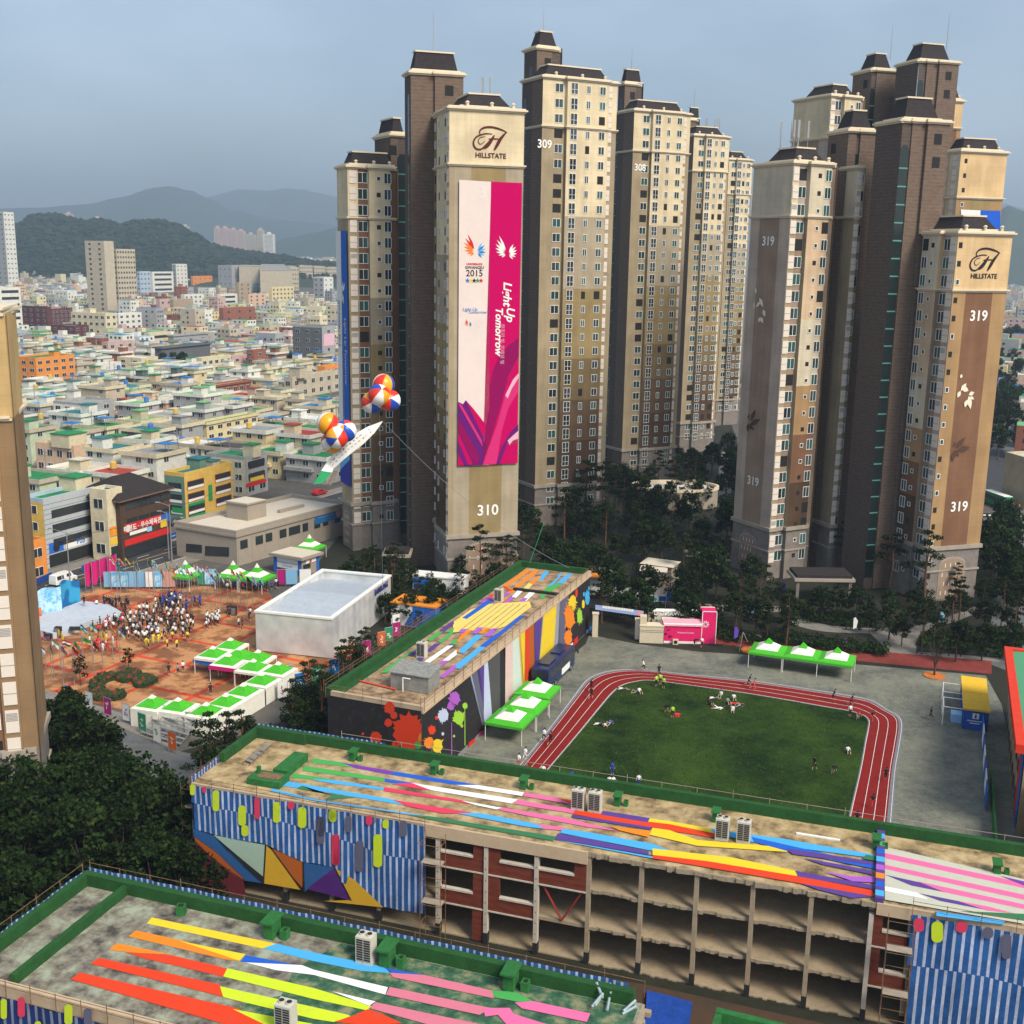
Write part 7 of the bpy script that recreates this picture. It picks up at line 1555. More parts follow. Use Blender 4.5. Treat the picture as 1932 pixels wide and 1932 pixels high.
# ================= tents
m_tg=mat('tent_green',(.06,.42,.02),n=.12,sc=2); m_tw=mat('tent_white',(.78,.76,.66),n=.08,sc=2)
def tentA(name,w,h,p,style):
    """pagoda tent: sagging pyramid roof in rings; style 0 white border/green middle, 1 green border/white middle/green tip"""
    r=ob(name,None); b=MB(); R=[(w/2,h,0),(w/2*.66,h+p*.16,1),(w/2*.34,h+p*.42,2),(w/2*.14,h+p*.70,3),(.03,h+p,3)]
    mats=[m_tw,m_tg]; col=[0,1,1,0] if style==0 else ([1,1,0,1] if style==1 else [1,0,1,0])
    if style==1: R=[(w/2,h,0),(w/2*.64,h+p*.20,1),(w/2*.24,h+p*.60,2),(.03,h+p*1.05,3)]; col=[1,0,1]
    if style==0: R=[(w/2,h,0),(w/2*.78,h+p*.10,1),(w/2*.42,h+p*.42,2),(w/2*.20,h+p*.70,3),(.03,h+p,3)]; col=[0,1,1,0]
    for (a,za,_),(c,zc,_),k in zip(R,R[1:],col):
        for i in range(4):
            A=[(-a,-a),(a,-a),(a,a),(-a,a)]; Cc=[(-c,-c),(c,-c),(c,c),(-c,c)]; j=(i+1)%4
            b.poly([(*A[i],za),(*A[j],za),(*Cc[j],zc),(*Cc[i],zc)],k)
    b.build('roof',mats,r)
    b=MB(); a=w/2
    for i in range(4):
        A=[(-a,-a),(a,-a),(a,a),(-a,a)]; j=(i+1)%4; b.poly([(*A[i],h-.32),(*A[j],h-.32),(*A[j],h),(*A[i],h)],0)
    b.build('valance',[m_tw if style==0 else m_tg],r)
    for sx in (-1,1):
        for sy in (-1,1): b=MB(); b.tube((sx*(a-.08),sy*(a-.08),0),(sx*(a-.08),sy*(a-.08),h),.045,.045,5); b.build('leg',[m_white],r)
    return r
TP=[tentA('pagoda_tent',3.72,2.3,1.3,0),tentA('pagoda_tent',4.75,2.3,1.6,1),tentA('pagoda_tent',4.6,2.3,2.4,2)]
first=[True]*3
def tent(k,x,y,rz,label,grp=None,z=0,wall=False):
    t=TP[k] if first[k] else copy_tree(TP[k]); first[k]=False
    t.location=(x,y,z); t.rotation_euler=(0,0,rz); tag(t,label,'tent',grp)
    if wall:
        b=MB(); a=1.86
        for i in wall:
            A=[(-a,-a),(a,-a),(a,a),(-a,a)]; j=(i+1)%4
            for q in range(6):
                s0,s1=q/6,(q+1)/6; p=Vector(A[i]).lerp(Vector(A[j]),s0); c=Vector(A[i]).lerp(Vector(A[j]),s1); b.poly([(*p,.05),(*c,.05),(*c,2.0),(*p,2.0)])
        b.build('side_curtain',[m_tw],t)
    return t
def tag_(): pass
rowA=math.atan2(128.6-130.7,-36.1+43.2); rowB=math.atan2(142.9-128.6,-30.4+36.1)
lab=['at the left end of the bent row','second from the left end of the bent row','at the bend of the row','first beyond the corner of the bent row','second beyond the corner of the bent row','third beyond the corner of the bent row','last of the bent row']
for q,l in zip([(1250,1075),(1155,1120),(1300,1125),(1240,1160),(1400,1140),(1375,1190)],['farthest of the cluster','left one of the cluster','in the middle of the cluster','above the pink table skirt','at the right of the cluster by the pavilion','joining the cluster to the bent row']):
    g=G('pl',*q,3.6); tent(0,g.x,g.y,rowA,'green-topped plaza tent, '+l,'white and green tents on the plaza')
for (q,l,i) in zip([(825,1385),(965,1400),(1118,1425),(1225,1375),(1320,1320),(1420,1262),(1510,1205)],lab,range(7)):
    g=G('pl',*q,3.6); tent(0,g.x,g.y,rowA if i<3 else rowB-math.pi/2,'green-topped white tent '+l,'white and green tents on the plaza',wall=((0,) if i<2 else ((0,1) if i==2 else (1,))))
W=Wall((G('pl',1045,1185,2.2).x,G('pl',1045,1185,2.2).y),math.degrees(rowA),.02); W.add([W.sz('pl',*q) for q in [(1048,1190),(1160,1205),(1160,1235),(1048,1210)]][::-1],mb1,1); o=W.build('tent_skirt'); tag(o,'blue skirt hung on the left tent of the cluster','tent skirt')
W=Wall((G('pl',1130,1235,2.2).x,G('pl',1130,1235,2.2).y),math.degrees(rowA),.02); W.add([W.sz('pl',*q) for q in [(1132,1225),(1385,1262),(1385,1278),(1132,1248)]][::-1],mpk,1); o=W.build('tent_skirt'); tag(o,'pink skirt hung along the front of the tent cluster','tent skirt')
for q,k,l in (((1265,658),2,'left one of two at the plaza back'),((1395,672),2,'right one of two at the plaza back'),((1005,655),2,'single small one in front of the beige hall'),((1680,515),2,'single pale one behind the small gate house')):
    g=G('pl',*q,4.7); t=tent(k,g.x,g.y,RD(-20),'pointed green and white tent, '+l)
    if q[0]>1600: t.location.z=0
for i,(q,l) in enumerate(zip([(618,1665),(795,1688),(970,1712)],['left one','middle one','right one'])):
    g=G('r2',*q,3.9); tent(1,g.x,g.y,RD(-22),f'bright green tent with white middle, {l} of the row by the red path','bright green tents on the school yard')
for i,(q,l) in enumerate(zip([(1200,1478),(1300,1392),(1378,1296)],['nearest one','middle one','farthest one by the bus'])):
    g=G('am',*q,3.9); tent(1,g.x+.3,g.y,RD(angA),f'bright green tent with white middle against the painted wall, {l}','bright green tents on the school yard')
# ================= flags, poles, banners
rf=random.Random(21)
FC=[(.45,.02,.02),(.01,.05,.25),(.6,.6,.58),(.55,.36,.03),(.02,.18,.06),(.02,.02,.02),(.2,.5,.8)]
FM=[mat('flag_%d'%i,c) for i,c in enumerate(FC)]; FNm=['red','blue','white','yellow','green','black','sky blue']
def flagpole(x,y,h,label,cols,ang,drop=.6,ball=True):
    r=empty('flagpole',(x,y,0),label,'flagpole',0,'flagpoles round the plaza'); b=MB(); b.tube((0,0,0),(0,0,h),.06,.035,6); b.build('pole',[m_steel],r)
    b=MB(); n=len(cols); L=1.15; Hf=.75; seg=5
    for k in range(n):
        for i in range(seg):
            P=[]
            for (u,v) in ((i/seg,k/n),((i+1)/seg,k/n),((i+1)/seg,(k+1)/n),(i/seg,(k+1)/n)):
                P.append((math.cos(ang)*u*L*(1-drop*.4),math.sin(ang)*u*L*(1-drop*.4)+.12*math.sin(u*7),h-.15-v*Hf-u*u*drop*1.1))
            b.poly(P,k)
    b.build('flag',[FM[c] for c in cols],r); return r
k=0; bigf=[]
for x in [605,640,655,690,735,755,812,835,845,880,905,925,942,965,985,1000,1022,1045,1060,1075,1105,1130,1150,1170,1185,1200,1240,1262,1290,1308,1345,1375,1410]:
    yb=842+ (x-600)*.12+ rf.uniform(-30,25); g=G('pl',x,yb); cols=[rf.choice(range(7)) for _ in range(rf.choice((2,3,3)))]
    flagpole(g.x,g.y,6.2,f'flagpole at the back of the plaza flying a {" ".join(FNm[c] for c in cols)} flag',cols,rf.uniform(-.6,.6),rf.uniform(.7,1.3))
for x,y in [(200,1300),(225,1325),(285,1325),(295,1300),(345,1340),(352,1300),(405,1340),(412,1310),(462,1290),(515,1305),(503,1210),(560,1250),(615,1200),(655,1235),(450,1210),(330,1240),(250,1250)]:
    g=G('pl',x,y); cols=[rf.choice(range(7)) for _ in range(rf.choice((2,3,3)))]
    flagpole(g.x,g.y,5.6,f'flagpole by the near tower flying a {" ".join(FNm[c] for c in cols)} flag',cols,rf.uniform(-.8,.4),rf.uniform(.3,.9))
def hbanner(x,y,col,label,h=2.1,w=1.35,fr='pl',an=None,fig=None,name='street_banner'):
    g=G(fr,x,y); an=-20 if an is None else an; r=empty(name,(g.x,g.y,0),label,'banner',RD(an)); b=MB(); [b.tube((sx*w/2,0,0),(sx*w/2,0,h+.5),.035,.035,5) for sx in (-1,1)]; b.tube((-w/2,0,h+.5),(w/2,0,h+.5),.03,.03,5); b.build('frame',[m_steel],r)
    b=MB(); b.box(-w/2+.05,w/2-.05,-.015,.015,.45,h+.45,0)
    if fig: 
        rr=random.Random(int(x)); 
        for q in range(4): cx,cz=rr.uniform(-.2,.2),1.0+rr.uniform(0,.9); a=rr.uniform(0,3.1); b.poly([(cx+math.cos(a+t)*rad,-.03,cz+math.sin(a+t)*rad) for t,rad in ((0,.38),(.25,.1),(1.8,.12),(3.1,.3),(3.4,.1),(5,.1))],1)
    b.build('cloth',[col]+([fig] if fig else []),r)
mgr=mat('banner_green',(.02,.26,.12)); mbl=mat('banner_blue',(.01,.14,.45)); mma=mat('banner_magenta',(.38,.01,.16)); mor=mat('banner_orange',(.62,.12,.02)); mwh=m_white; mpu=mat('figure_purple',(.16,.03,.3)); mlb=mat('banner_light_blue',(.20,.42,.62))
for (x,y,c,f,l) in [(378,1445,mbl,m_white,'deep blue, by the tree at the near tower'),(488,1478,mwh,mlb,'white with a light blue figure'),(588,1512,mma,m_white,'magenta, left of the bent tent row'),(688,1545,mwh,mpu,'white with a purple figure'),(775,1600,mgr,m_white,'green, in front of the left tent'),(856,1660,mwh,mgr,'white with a green figure, by the metal seating'),(938,1705,mor,m_white,'orange-red, last one by the metal seating'),
  (1535,1420,mwh,mma,'white with a pink figure among the trees'),(1630,1370,mbl,m_white,'blue, between the trees and the pavilion'),(1722,1335,mgr,m_white,'green, near the pavilion corner'),(1558,1330,mbl,m_white,'blue and white, beside the last plaza tent'),(1815,1290,mbl,m_white,'blue, below the pavilion wall')]:
    hbanner(x,y,c,'square fence banner, '+l,fig=f,an=-32 if x<1000 else 30)
for (x,y,c,f,l) in [(160,1200,mor,m_white,'orange, lowest of the row behind the black block'),(265,1165,mma,m_white,'magenta, behind the black block'),(365,1105,mor,m_white,'orange-red with a white emblem, behind the black block'),(412,1075,mgr,m_white,'green and white, behind the black block'),(464,1040,mma,m_white,'magenta, near the scaffold'),(460,985,mwh,mbl,'white and blue, near the scaffold')]:
    hbanner(x,y,c,'square fence banner, '+l,fr='am',fig=f,an=35)
for i,(x0,x1,yt,yb) in enumerate([(468,508,712,822),(505,550,700,812),(548,592,690,795),(590,640,668,780)]):
    g=G('pl',x0,yb+20); h=G('pl',x1,yb); an=math.atan2(h.y-g.y,h.x-g.x); w_=min(4.2,(h-g).length); r=empty('draped_banner',(g.x,g.y,0),['leftmost','second','third','rightmost'][i]+' of four draped magenta banners at the back of the plaza','banner',an,'magenta banners at the back of the plaza')
    b=MB(); b.tube((0,0,0),(0,0,5.2),.05,.05,5); b.tube((w_,0,0),(w_,0,5.2),.05,.05,5); b.build('pole',[m_steel],r)
    b=MB(); n=8
    for q in range(n):
        t0,t1=q/n,(q+1)/n; f=lambda t:1.0+2.2*abs(t-.35); b.poly([(w_*t0,.1*math.sin(9*t0),f(t0)),(w_*t1,.1*math.sin(9*t1),f(t1)),(w_*t1,.1*math.sin(9*t1),5.1),(w_*t0,.1*math.sin(9*t0),5.1)])
    b.build('cloth',[mpk],r)
for i,(x,c,l) in enumerate([(600,mlb,'pale blue print'),(640,mw1,'blue-green print'),(690,mw1,'pale blue print right of the magenta ones'),(735,mlb,'blue and white print'),(780,mlb,'blue print with white edge'),(825,mwh,'white print'),(870,mw1,'mint and white print'),(920,mat('banner_peach',(.55,.28,.22)),'peach print'),(1110,mgr,'pale green print left of the green tents'),(1145,mw1,'mint print beside the green tents'),(1540,mma,'magenta print by the gate house'),(1585,mlb,'light blue print by the gate house'),(1660,mwh,'white print with a pink figure by the pavilion')]):
    hbanner(x,815 if x<1000 else 800,c,'tall print banner at the plaza back, '+l,h=2.6,w=2.0,an=10)
for i in range(14):
    g0=G('pl',445+i*37,722-i*13.5); g1=G('pl',445+i*37+33,722-i*13.5-12); an=math.atan2(g1.y-g0.y,g1.x-g0.x); L=(g1-g0).length
    r=empty('road_barrier',(g0.x,g0.y,0),'blue fabric crowd barrier along the road','barrier',an,'blue barriers along the road'); b=MB(); b.box(0,L,-.04,.04,.15,1.2); b.box(.2*L,.8*L,-.06,-.04,.5,.8,1) if i%2 else None; b.build('cloth',[mat('barrier_blue',(.01,.06,.30)),mat('barrier_print',(.25,.35,.6))],r); b=MB(); [b.tube((s,0,0),(s,0,1.3),.03,.03,4) for s in (0,L)]; b.build('frame',[m_steel],r)
for i in range(4):
    g0=G('pl',175+i*27,805-i*12); g1=G('pl',200+i*27,794-i*12); an=math.atan2(g1.y-g0.y,g1.x-g0.x); L=(g1-g0).length
    r=empty('road_barrier',(g0.x,g0.y,0),'blue fabric crowd barrier along the road','barrier',an,'blue barriers along the road'); b=MB(); b.box(0,L,-.04,.04,.15,1.2); b.build('cloth',[mat('barrier_blue',(.01,.06,.30))],r)
def feather(x,y,c,lab,fr='r2'):
    g=G(fr,x,y); r=empty('feather_flag',(g.x,g.y,0),lab,'flag'); b=MB(); b.tube((0,0,0),(0,0,2.9),.03,.02,5); b.build('pole',[m_black],r); b=MB(); b.poly([(0,0,1.0),(.55,.05,1.2),(.7,.05,2.3),(.3,0,2.9),(0,0,2.8)]); b.build('cloth',[c],r)
feather(435,1700,mat('flag_purple',(.12,.06,.40)),'purple feather flag right of the pink booth'); feather(680,1460,mat('flag_purple',(.12,.06,.4)),'purple and white feather flag in front of the 319 entrance'); feather(520,1590,mw1,'mint feather flag under the left path tree'); feather(1490,1620,mlb,'light blue feather flag on the garden path right of 319'); feather(1045,1650,m_white,'white and red feather flag behind the right green tent'); feather(1915,1690,mpk,'pink feather flag at the right edge'); 
feather(290,360,m_white,'white feather flag behind the black wrapped block','fd'); feather(700,640,mlb,'light blue and white feather flag behind the mirrored letters','fd'); feather(820,590,mb1,'blue and white feather flag right of the notice boards','fd')
# metal seating (bare frame)
g=G('pl',935,1610); r=empty('seating_frame',(g.x,g.y,0),'bare metal tiered seating frame beside the bent row of tents','bleachers',RD(-30))
for k in range(7):
    b=MB(); b.box(-3.2,3.2,-1.8+k*.6,-1.45+k*.6,.35+k*.33,.40+k*.33); b.build('plank',[m_steel],r)
b=MB()
for s in range(7):
    x=-3.2+s*6.4/6
    for k in (0,3,6): b.tube((x,-1.8+k*.6,0),(x,-1.8+k*.6,.4+k*.33+.5),.03,.03,4)
    b.tube((x,-1.8,.35),(x,2.1,2.5),.03,.03,4)
b.build('tube_frame',[m_steel],r)
# flower bed
m_hedge=mat('dark_hedge',(.012,.028,.008),c2=(.03,.05,.012),sc=3,det=5); m_flr=mat('red_flowers',(.28,.02,.015),c2=(.03,.05,.012),sc=4,det=5)
for i,(L_,lb) in enumerate([([(480,1390),(500,1330),(540,1290),(620,1275),(650,1300),(590,1320),(560,1345),(570,1380),(640,1370),(690,1385),(660,1415),(580,1425),(510,1420)],'big curving flower bed with low hedges in front of the three standing people'),([(640,1290),(700,1265),(760,1270),(740,1300),(690,1325),(650,1320)],'small red flower mound behind the curving bed'),([(730,1325),(760,1300),(820,1295),(845,1325),(800,1345),(745,1350)],'oval flower bed with a red rim, right of the mound')]):
    P=smooth_path([tuple(G('pl',*q)[:2]) for q in L_],True,3); O=Vector(P[0]); r=empty('flower_bed',(O.x,O.y,0),lb,'flower bed'); P=[(p[0]-O.x,p[1]-O.y) for p in P]
    ar=sum(P[k][0]*P[(k+1)%len(P)][1]-P[(k+1)%len(P)][0]*P[k][1] for k in range(len(P))); P=P if ar>0 else P[::-1]
    b=MB(); b.prism(P,0,.3); b.build('border',[m_hedge],r); b=MB(); rr=random.Random(i)
    cx=sum(p[0] for p in P)/len(P); 
    xs=[p[0] for p in P]; ys=[p[1] for p in P]; n=0
    while n<160:
        p=(rr.uniform(min(xs),max(xs)),rr.uniform(min(ys),max(ys)))
        if inside(p,P): blob(b,(p[0],p[1],.3),rr.uniform(.2,.5),n,rr.choice((0,0,1,0)),1.1); n+=1
        else: n+=.01
    b.build('planting',[m_hedge,m_flr],r)['kind']='stuff'
# white van and street light, bus
def wheels(r,xs,yw,R_,w_=.25):
    for x in xs:
        for sy in (-1,1):
            b=MB(); b.tube((x,sy*yw,R_),(x,sy*(yw-w_),R_),R_,R_,14,0); wo=b.build('wheel',[m_black],r); b=MB(); b.tube((x,sy*(yw+.01),R_),(x,sy*yw,R_),R_*.55,R_*.55,10); b.build('rim',[m_steel],wo)
def loft(b,secs,mi=0):
    """secs: list of (x, half width, z0, z1, shoulder z)"""
    k=len(b.v); 
    for (x,wd,z0,z1,zs,wt) in secs: b.v+=[(x,-wd,z0),(x,-wd,zs),(x,-wt,z1),(x,wt,z1),(x,wd,zs),(x,wd,z0)]
    for i in range(len(secs)-1):
        for j in range(6): q=(j+1)%6; a=k+i*6; b.f.append((a+j,a+6+j,a+6+q,a+q)); b.m.append(mi)
    b.f.append(tuple(k+j for j in range(6))); b.m.append(mi); e=k+(len(secs)-1)*6; b.f.append(tuple(e+j for j in reversed(range(6)))); b.m.append(mi)
g0=G('pl',285,795); g1=G('pl',392,778); an=math.atan2(g1.y-g0.y,g1.x-g0.x)
m_van=mat('white_car_paint',(.80,.80,.76),rough=.25,spec=.6)
r=empty('parked_van',((g0.x+g1.x)/2,(g0.y+g1.y)/2+.5,0),'white van on the road behind the blue barrier','van',RD(66))
b=MB(); loft(b,[(-2.4,.8,.4,1.0,.7,.75),(-2.3,.88,.35,1.9,1.1,.74),(-.2,.9,.3,2.0,1.1,.76),(1.1,.9,.3,1.98,1.1,.74),(1.75,.88,.3,1.15,1.0,.78),(2.4,.8,.35,.95,.8,.72),(2.5,.7,.45,.7,.6,.6)]); b.build('body',[m_van],r)
b=MB()
for sy in (-1,1):
    for x0,x1 in ((-2.1,-1.1),(-1.0,-.1),(0,1.0)): b.poly([(x0,sy*.893,1.12),(x1,sy*.893,1.12),(x1,sy*.79,1.78),(x0,sy*.79,1.78)][::sy])
b.poly([(1.2,-.7,1.9),(1.72,-.78,1.2),(1.72,.78,1.2),(1.2,.7,1.9)]); b.build('windows',[m_win_d],r); wheels(r,(-1.5,1.5),.9,.33)
b=MB(); [b.box(2.42,2.46,s*.6-.12,s*.6+.12,.6,.78) for s in (-1,1)]; b.build('headlight',[m_white],r)
# bus
m_bus=mat('navy_bus_paint',(.008,.022,.085),rough=.28,spec=.6)
g0=G('am',1500,1368); g1=G('am',1668,1235); 
r=empty('coach_bus',(0,0,0),'dark navy coach parked beside the painted wall of the black wrapped block','bus',RD(angA))
mid=G('am',1545,1300); r.location=(mid.x-1.0,mid.y,0)
b=MB(); loft(b,[(-5.6,1.15,.4,3.1,2.6,1.05),(-5.4,1.25,.35,3.3,2.8,1.12),(4.9,1.25,.35,3.3,2.8,1.12),(5.5,1.2,.4,3.1,2.6,1.05),(5.75,1.1,.5,2.5,1.6,1.0)]); b.box(-4.2,-1.4,-.8,.8,3.3,3.5); b.box(.6,2.6,-.7,.7,3.3,3.46); b.build('body',[m_bus],r)
b=MB(); 
for k in range(7): 
    for sy in (-1,1): b.box(-4.9+k*1.42,-3.6+k*1.42,sy*1.256-.008,sy*1.256+.008,1.75,2.7)
b.box(-5.66,-5.58,-1.0,1.0,1.9,2.8); b.box(-5.72,-5.70,-1.05,1.05,1.9,2.75); b.box(5.6,5.66,-1.0,1.0,1.5,2.6); b.build('windows',[m_win_d],r)
b=MB(); b.box(-.2,3.2,-1.275,-1.262,.7,1.6); b.build('side_panel',[m_white],r); wheels(r,(-3.6,-2.6,3.7),1.27,.5)
b=MB(); [b.box(-5.74,-5.71,s*1.0-.12,s*1.0+.12,.9,1.5) for s in (-1,1)]; b.build('tail_light',[mr_],r)
b=MB(); [b.tube((5.5,s*1.2,2.6),(5.9,s*1.45,2.3),.05,.05,4) for s in (-1,1)]; b.box(5.85,5.95,-1.6,-1.4,1.9,2.35); b.box(5.85,5.95,1.4,1.6,1.9,2.35); b.build('mirror',[m_black],r)
# green bus and cars on the avenue at the right, striped crossing boards
r=empty('city_bus',(*G('r2',1785,985)[:2],0),'green and white bus standing on the avenue right of the 319 tower','bus',RD(100)); b=MB(); loft(b,[(-4.5,1.1,.4,2.8,2.3,1.0),(-4.4,1.2,.35,3.0,2.5,1.1),(4.3,1.2,.35,3.0,2.5,1.1),(4.6,1.1,.4,2.8,2.3,1.0)]); b.build('body',[mat('bus_green',(.02,.26,.12))],r); b=MB(); b.box(-4.3,4.2,-1.05,1.05,3.0,3.12); b.build('roof_panel',[m_white],r); b=MB(); [b.box(-4,4,s*1.21-.01,s*1.21+.01,1.5,2.4) for s in (-1,1)]; b.box(-4.62,-4.5,-.9,.9,1.5,2.5); b.build('windows',[m_win_d],r); wheels(r,(-3,3),1.22,.48)
g=G('r2',1845,1045); r=empty('checkered_barrier',(g.x-6,g.y,0),'black and white checkered barrier across the avenue','barrier',RD(-4)); b=MB()
for k in range(10): b.box(k*1.15,k*1.15+1.1,-.2,.2,.1,.9,1); b.box(k*1.15+.25,k*1.15+.8,-.23,-.2,.35,.7,0)
b.build('panel',[m_white,m_black],r)
for i,(x,y) in enumerate([(1780,948),(1815,948),(1850,950),(1885,952)]): g=G('r2',x,y); b=MB(); b.box(-.9,.9,-.2,.2,.1,.9,0); b.box(-.4,.2,-.22,-.2,.1,.9,1); o=b.build('striped_barrier',[m_white,mr_]); o.location=(g.x,g.y,0); tag(o,'red and white striped barrier on the avenue behind the green bus','barrier',group='striped barriers on the avenue')
def car(x,y,fr,c,lab,rz):
    g=G(fr,x,y); r=empty('parked_car',(g.x,g.y,0),lab,'car',rz); b=MB(); loft(b,[(-2.1,.75,.35,.8,.7,.7),(-1.9,.85,.3,.95,.8,.8),(-1.2,.88,.3,1.4,.95,.65),(.3,.88,.3,1.42,.95,.65),(1.1,.86,.3,.95,.85,.78),(2.1,.78,.35,.75,.65,.68)]); b.build('body',[mat('car_'+c[0],c[1],rough=.3)],r)
    b=MB(); [b.poly([(-1.2,s*.885,1.0),(.7,s*.885,1.0),(.3,s*.68,1.36),(-1.0,s*.68,1.36)][::s]) for s in (-1,1)]; b.poly([(.4,-.6,1.38),(1.05,-.75,1.0),(1.05,.75,1.0),(.4,.6,1.38)]); b.build('windows',[m_win_d],r); wheels(r,(-1.3,1.3),.88,.3,.2)
car(975,462,'pl',('dark_grey',(.05,.055,.06)),'dark car parked between the orange corner building and the beige hall',RD(40))
car(1010,455,'pl',('silver',(.45,.46,.47)),'silver car beside the dark one at the hall corner',RD(40))
car(1735,300,'pl',('red',(.45,.02,.02)),'red car on the road under the hanging green-ended banner',RD(60))
car(1890,830,'r2',('white',(.7,.7,.7)),'white car on the avenue behind the green bus',RD(110)); 
for i in range(6): car(1800+rf.uniform(0,90),250+i*28,'r2',[('white',(.7,.7,.7)),('silver',(.45,.46,.47)),('dark_grey',(.05,.055,.06))][i%3],'parked car in the far lot right of the 319 tower',rf.uniform(0,3)) if False else None
def lamp(x,y,fr,h,lab,rz=0,arm=2.2):
    g=G(fr,x,y); r=empty('street_lamp',(g.x,g.y,0),lab,'street lamp',rz); b=MB(); b.tube((0,0,0),(0,0,h),.13,.07,6); b.build('pole',[m_steel],r); b=MB(); b.tube((0,0,h-.3),(arm,0,h+.2),.05,.04,5); b.build('arm',[m_steel],r); b=MB(); b.box(arm-.1,arm+.7,-.15,.15,h+.15,h+.28); b.build('lamp_head',[m_louver_w],r)
lamp(383,815,'pl',10,'street lamp with a signal arm beside the white van',RD(160),3)
lamp(935,670,'pl',11,'tall utility pole at the corner of the beige hall',RD(170),2)
lamp(918,650,'pl',9,'thinner pole beside the tall utility pole',RD(200),1)
lamp(1300,410,'pl',8,'pole in front of the building with the red awning',RD(120),1.5)
def wire(a,c,sag,r_=.03,m=None,name='overhead_wire',lab=None,cat='cable'):
    b=MB(); a=Vector(a); c=Vector(c); n=10; P=[a.lerp(c,i/n)-Vector((0,0,sag*4*(i/n)*(1-i/n))) for i in range(n+1)]
    for p,q in zip(P,P[1:]): b.tube(p,q,r_,r_,4,cap=False)
    o=b.build(name,[m or m_black]); tag(o,lab,cat); return o
g=G('pl',935,670); h=G('pl',1270,230,9); wire((g.x,g.y,10.5),(h.x,h.y,9.5),1.0,.03,lab='black overhead wire from the utility pole to the orange building')
g2_=G('pl',383,815); wire((g2_.x,g2_.y,9.5),(g.x,g.y,10.3),1.2,.03,lab='black overhead wire between the street lamp and the utility pole')
# traffic cones
for i,(x,y) in enumerate([(515,478),(592,492),(632,500),(785,370),(808,370)]):
    g=G('fd',x,y); b=MB(); b.tube((0,0,.05),(0,0,.85),.2,.04,8,0); b.box(-.28,.28,-.28,.28,0,.05,0); b.tube((0,0,.4),(0,0,.6),.125,.085,8,1,cap=False); o=b.build('traffic_cone',[mor,m_white]); o.location=(g.x,g.y,0); tag(o,'orange traffic cone '+['at the left end of three above the notice boards','in the middle of three above the notice boards','at the right end of three above the notice boards','left one by the small beige hut','right one by the small beige hut'][i],'traffic cone')
# tree guard mulch ring and yard bits
for (x,y) in ((1465,1860),(525,1730)):
    g=G('r2',x,y); b=MB(); b.prism(disc(0,0,1.5,12),0.03,.16); o=b.build('mulch_ring',[mat('orange_mulch',(.50,.15,.03),n=.35,sc=4)]); o.location=(g.x,g.y,0); tag(o,'round orange mulch bed under the '+('bare-limbed tree by the yellow booth' if x>1000 else 'tree left of the green tents'),'mulch bed')
# balloons with their banner
m_br,m_bb_,m_by,m_bw=[mat('balloon_'+n,c,rough=.35,spec=.5) for n,c in (('red',(.70,.03,.01)),('blue',(.01,.07,.45)),('yellow',(.80,.36,.01)),('white',(.82,.80,.76)))]
def balloon(parent,loc,R_,rot,cols):
    b=MB(); nl,ns=18,12
    for j in range(ns+1):
        ph=math.pi*j/ns
        for i in range(nl): a=2*math.pi*i/nl; b.v.append((R_*math.sin(ph)*math.cos(a),R_*math.sin(ph)*math.sin(a),R_*math.cos(ph)))
    for j in range(ns):
        for i in range(nl): b.f.append((j*nl+i,(j+1)*nl+i,(j+1)*nl+(i+1)%nl,j*nl+(i+1)%nl)); b.m.append(cols[(i//3)%len(cols)])
    b.smooth=True; me=b.mesh('balloon',[m_br,m_bb_,m_by,m_bw]); ob('balloon',me,parent,loc,rot=rot)
def cluster(name,label,fr,pts,Y,Rp):
    c=AT(fr,*pts[0][:2],Y); r=empty(name,tuple(c),label,'balloons')
    for i,(x,y,dy,rot,cols) in enumerate(pts): p=AT(fr,x,y,Y+dy)-c; balloon(r,tuple(p),Rp,rot,cols)
    return c
c1=cluster('balloon_cluster','upper bunch of four beach-ball balloons in front of the left tower','t2',[(305,468,0,(.9,.3,.2),[0,3,1,0,3,2]),(330,410,1.2,(.2,.2,.5),[2,1,3,0,2,1]),(265,512,1.0,(1.4,.6,0),[3,1,2,0,3,1]),(365,500,1.0,(1.2,-.5,.4),[0,2,3,0,1,3])],158,1.55)
c2=cluster('balloon_cluster','lower bunch of four beach-ball balloons beside the hanging white banner','ct',[(1830,1467,0,(1.5,.1,.2),[0,3,2,1,3,0]),(1780,1392,1,(.2,.5,.9),[2,0,3,2,0,3]),(1876,1432,1,(.7,-.4,.4),[0,1,3,2,1,3]),(1803,1495,1.2,(.9,.3,.7),[0,2,0,3,2,0])],150,1.5)
# long banner between them
def cloth(name,label,A_,B_,C_,mA,mB,cat='banner'):
    pass
P0=AT('t2',325,620,157); P1=AT('t2',20,830,151); T0=AT('t2',318,626,157); 
r=empty('hanging_banner',tuple(P1),'long white aerial banner with green tail hanging between the balloon bunches','banner')
b=MB(); top=[AT('t2',*q) for q in [(325,618,157),(240,650,155.5),(170,690,154),(110,735,153),(55,790,152),(0,860,151),(-30,905,150),(-75,985,149)]]; bot=[AT('t2',*q) for q in [(322,628,157.3),(275,690,156),(215,750,155),(150,800,154),(100,840,153),(40,895,152),(30,915,151),(-20,975,149.5)]]
for i in range(7): b.poly([tuple(bot[i]-P1),tuple(bot[i+1]-P1),tuple(top[i+1]-P1),tuple(top[i]-P1)],0 if i<6 else 1)
off=Vector((0,.06,0))
for i in range(7): b.poly([tuple(top[i]-P1+off),tuple(top[i+1]-P1+off),tuple(bot[i+1]-P1+off),tuple(bot[i]-P1+off)],0 if i<6 else 1)
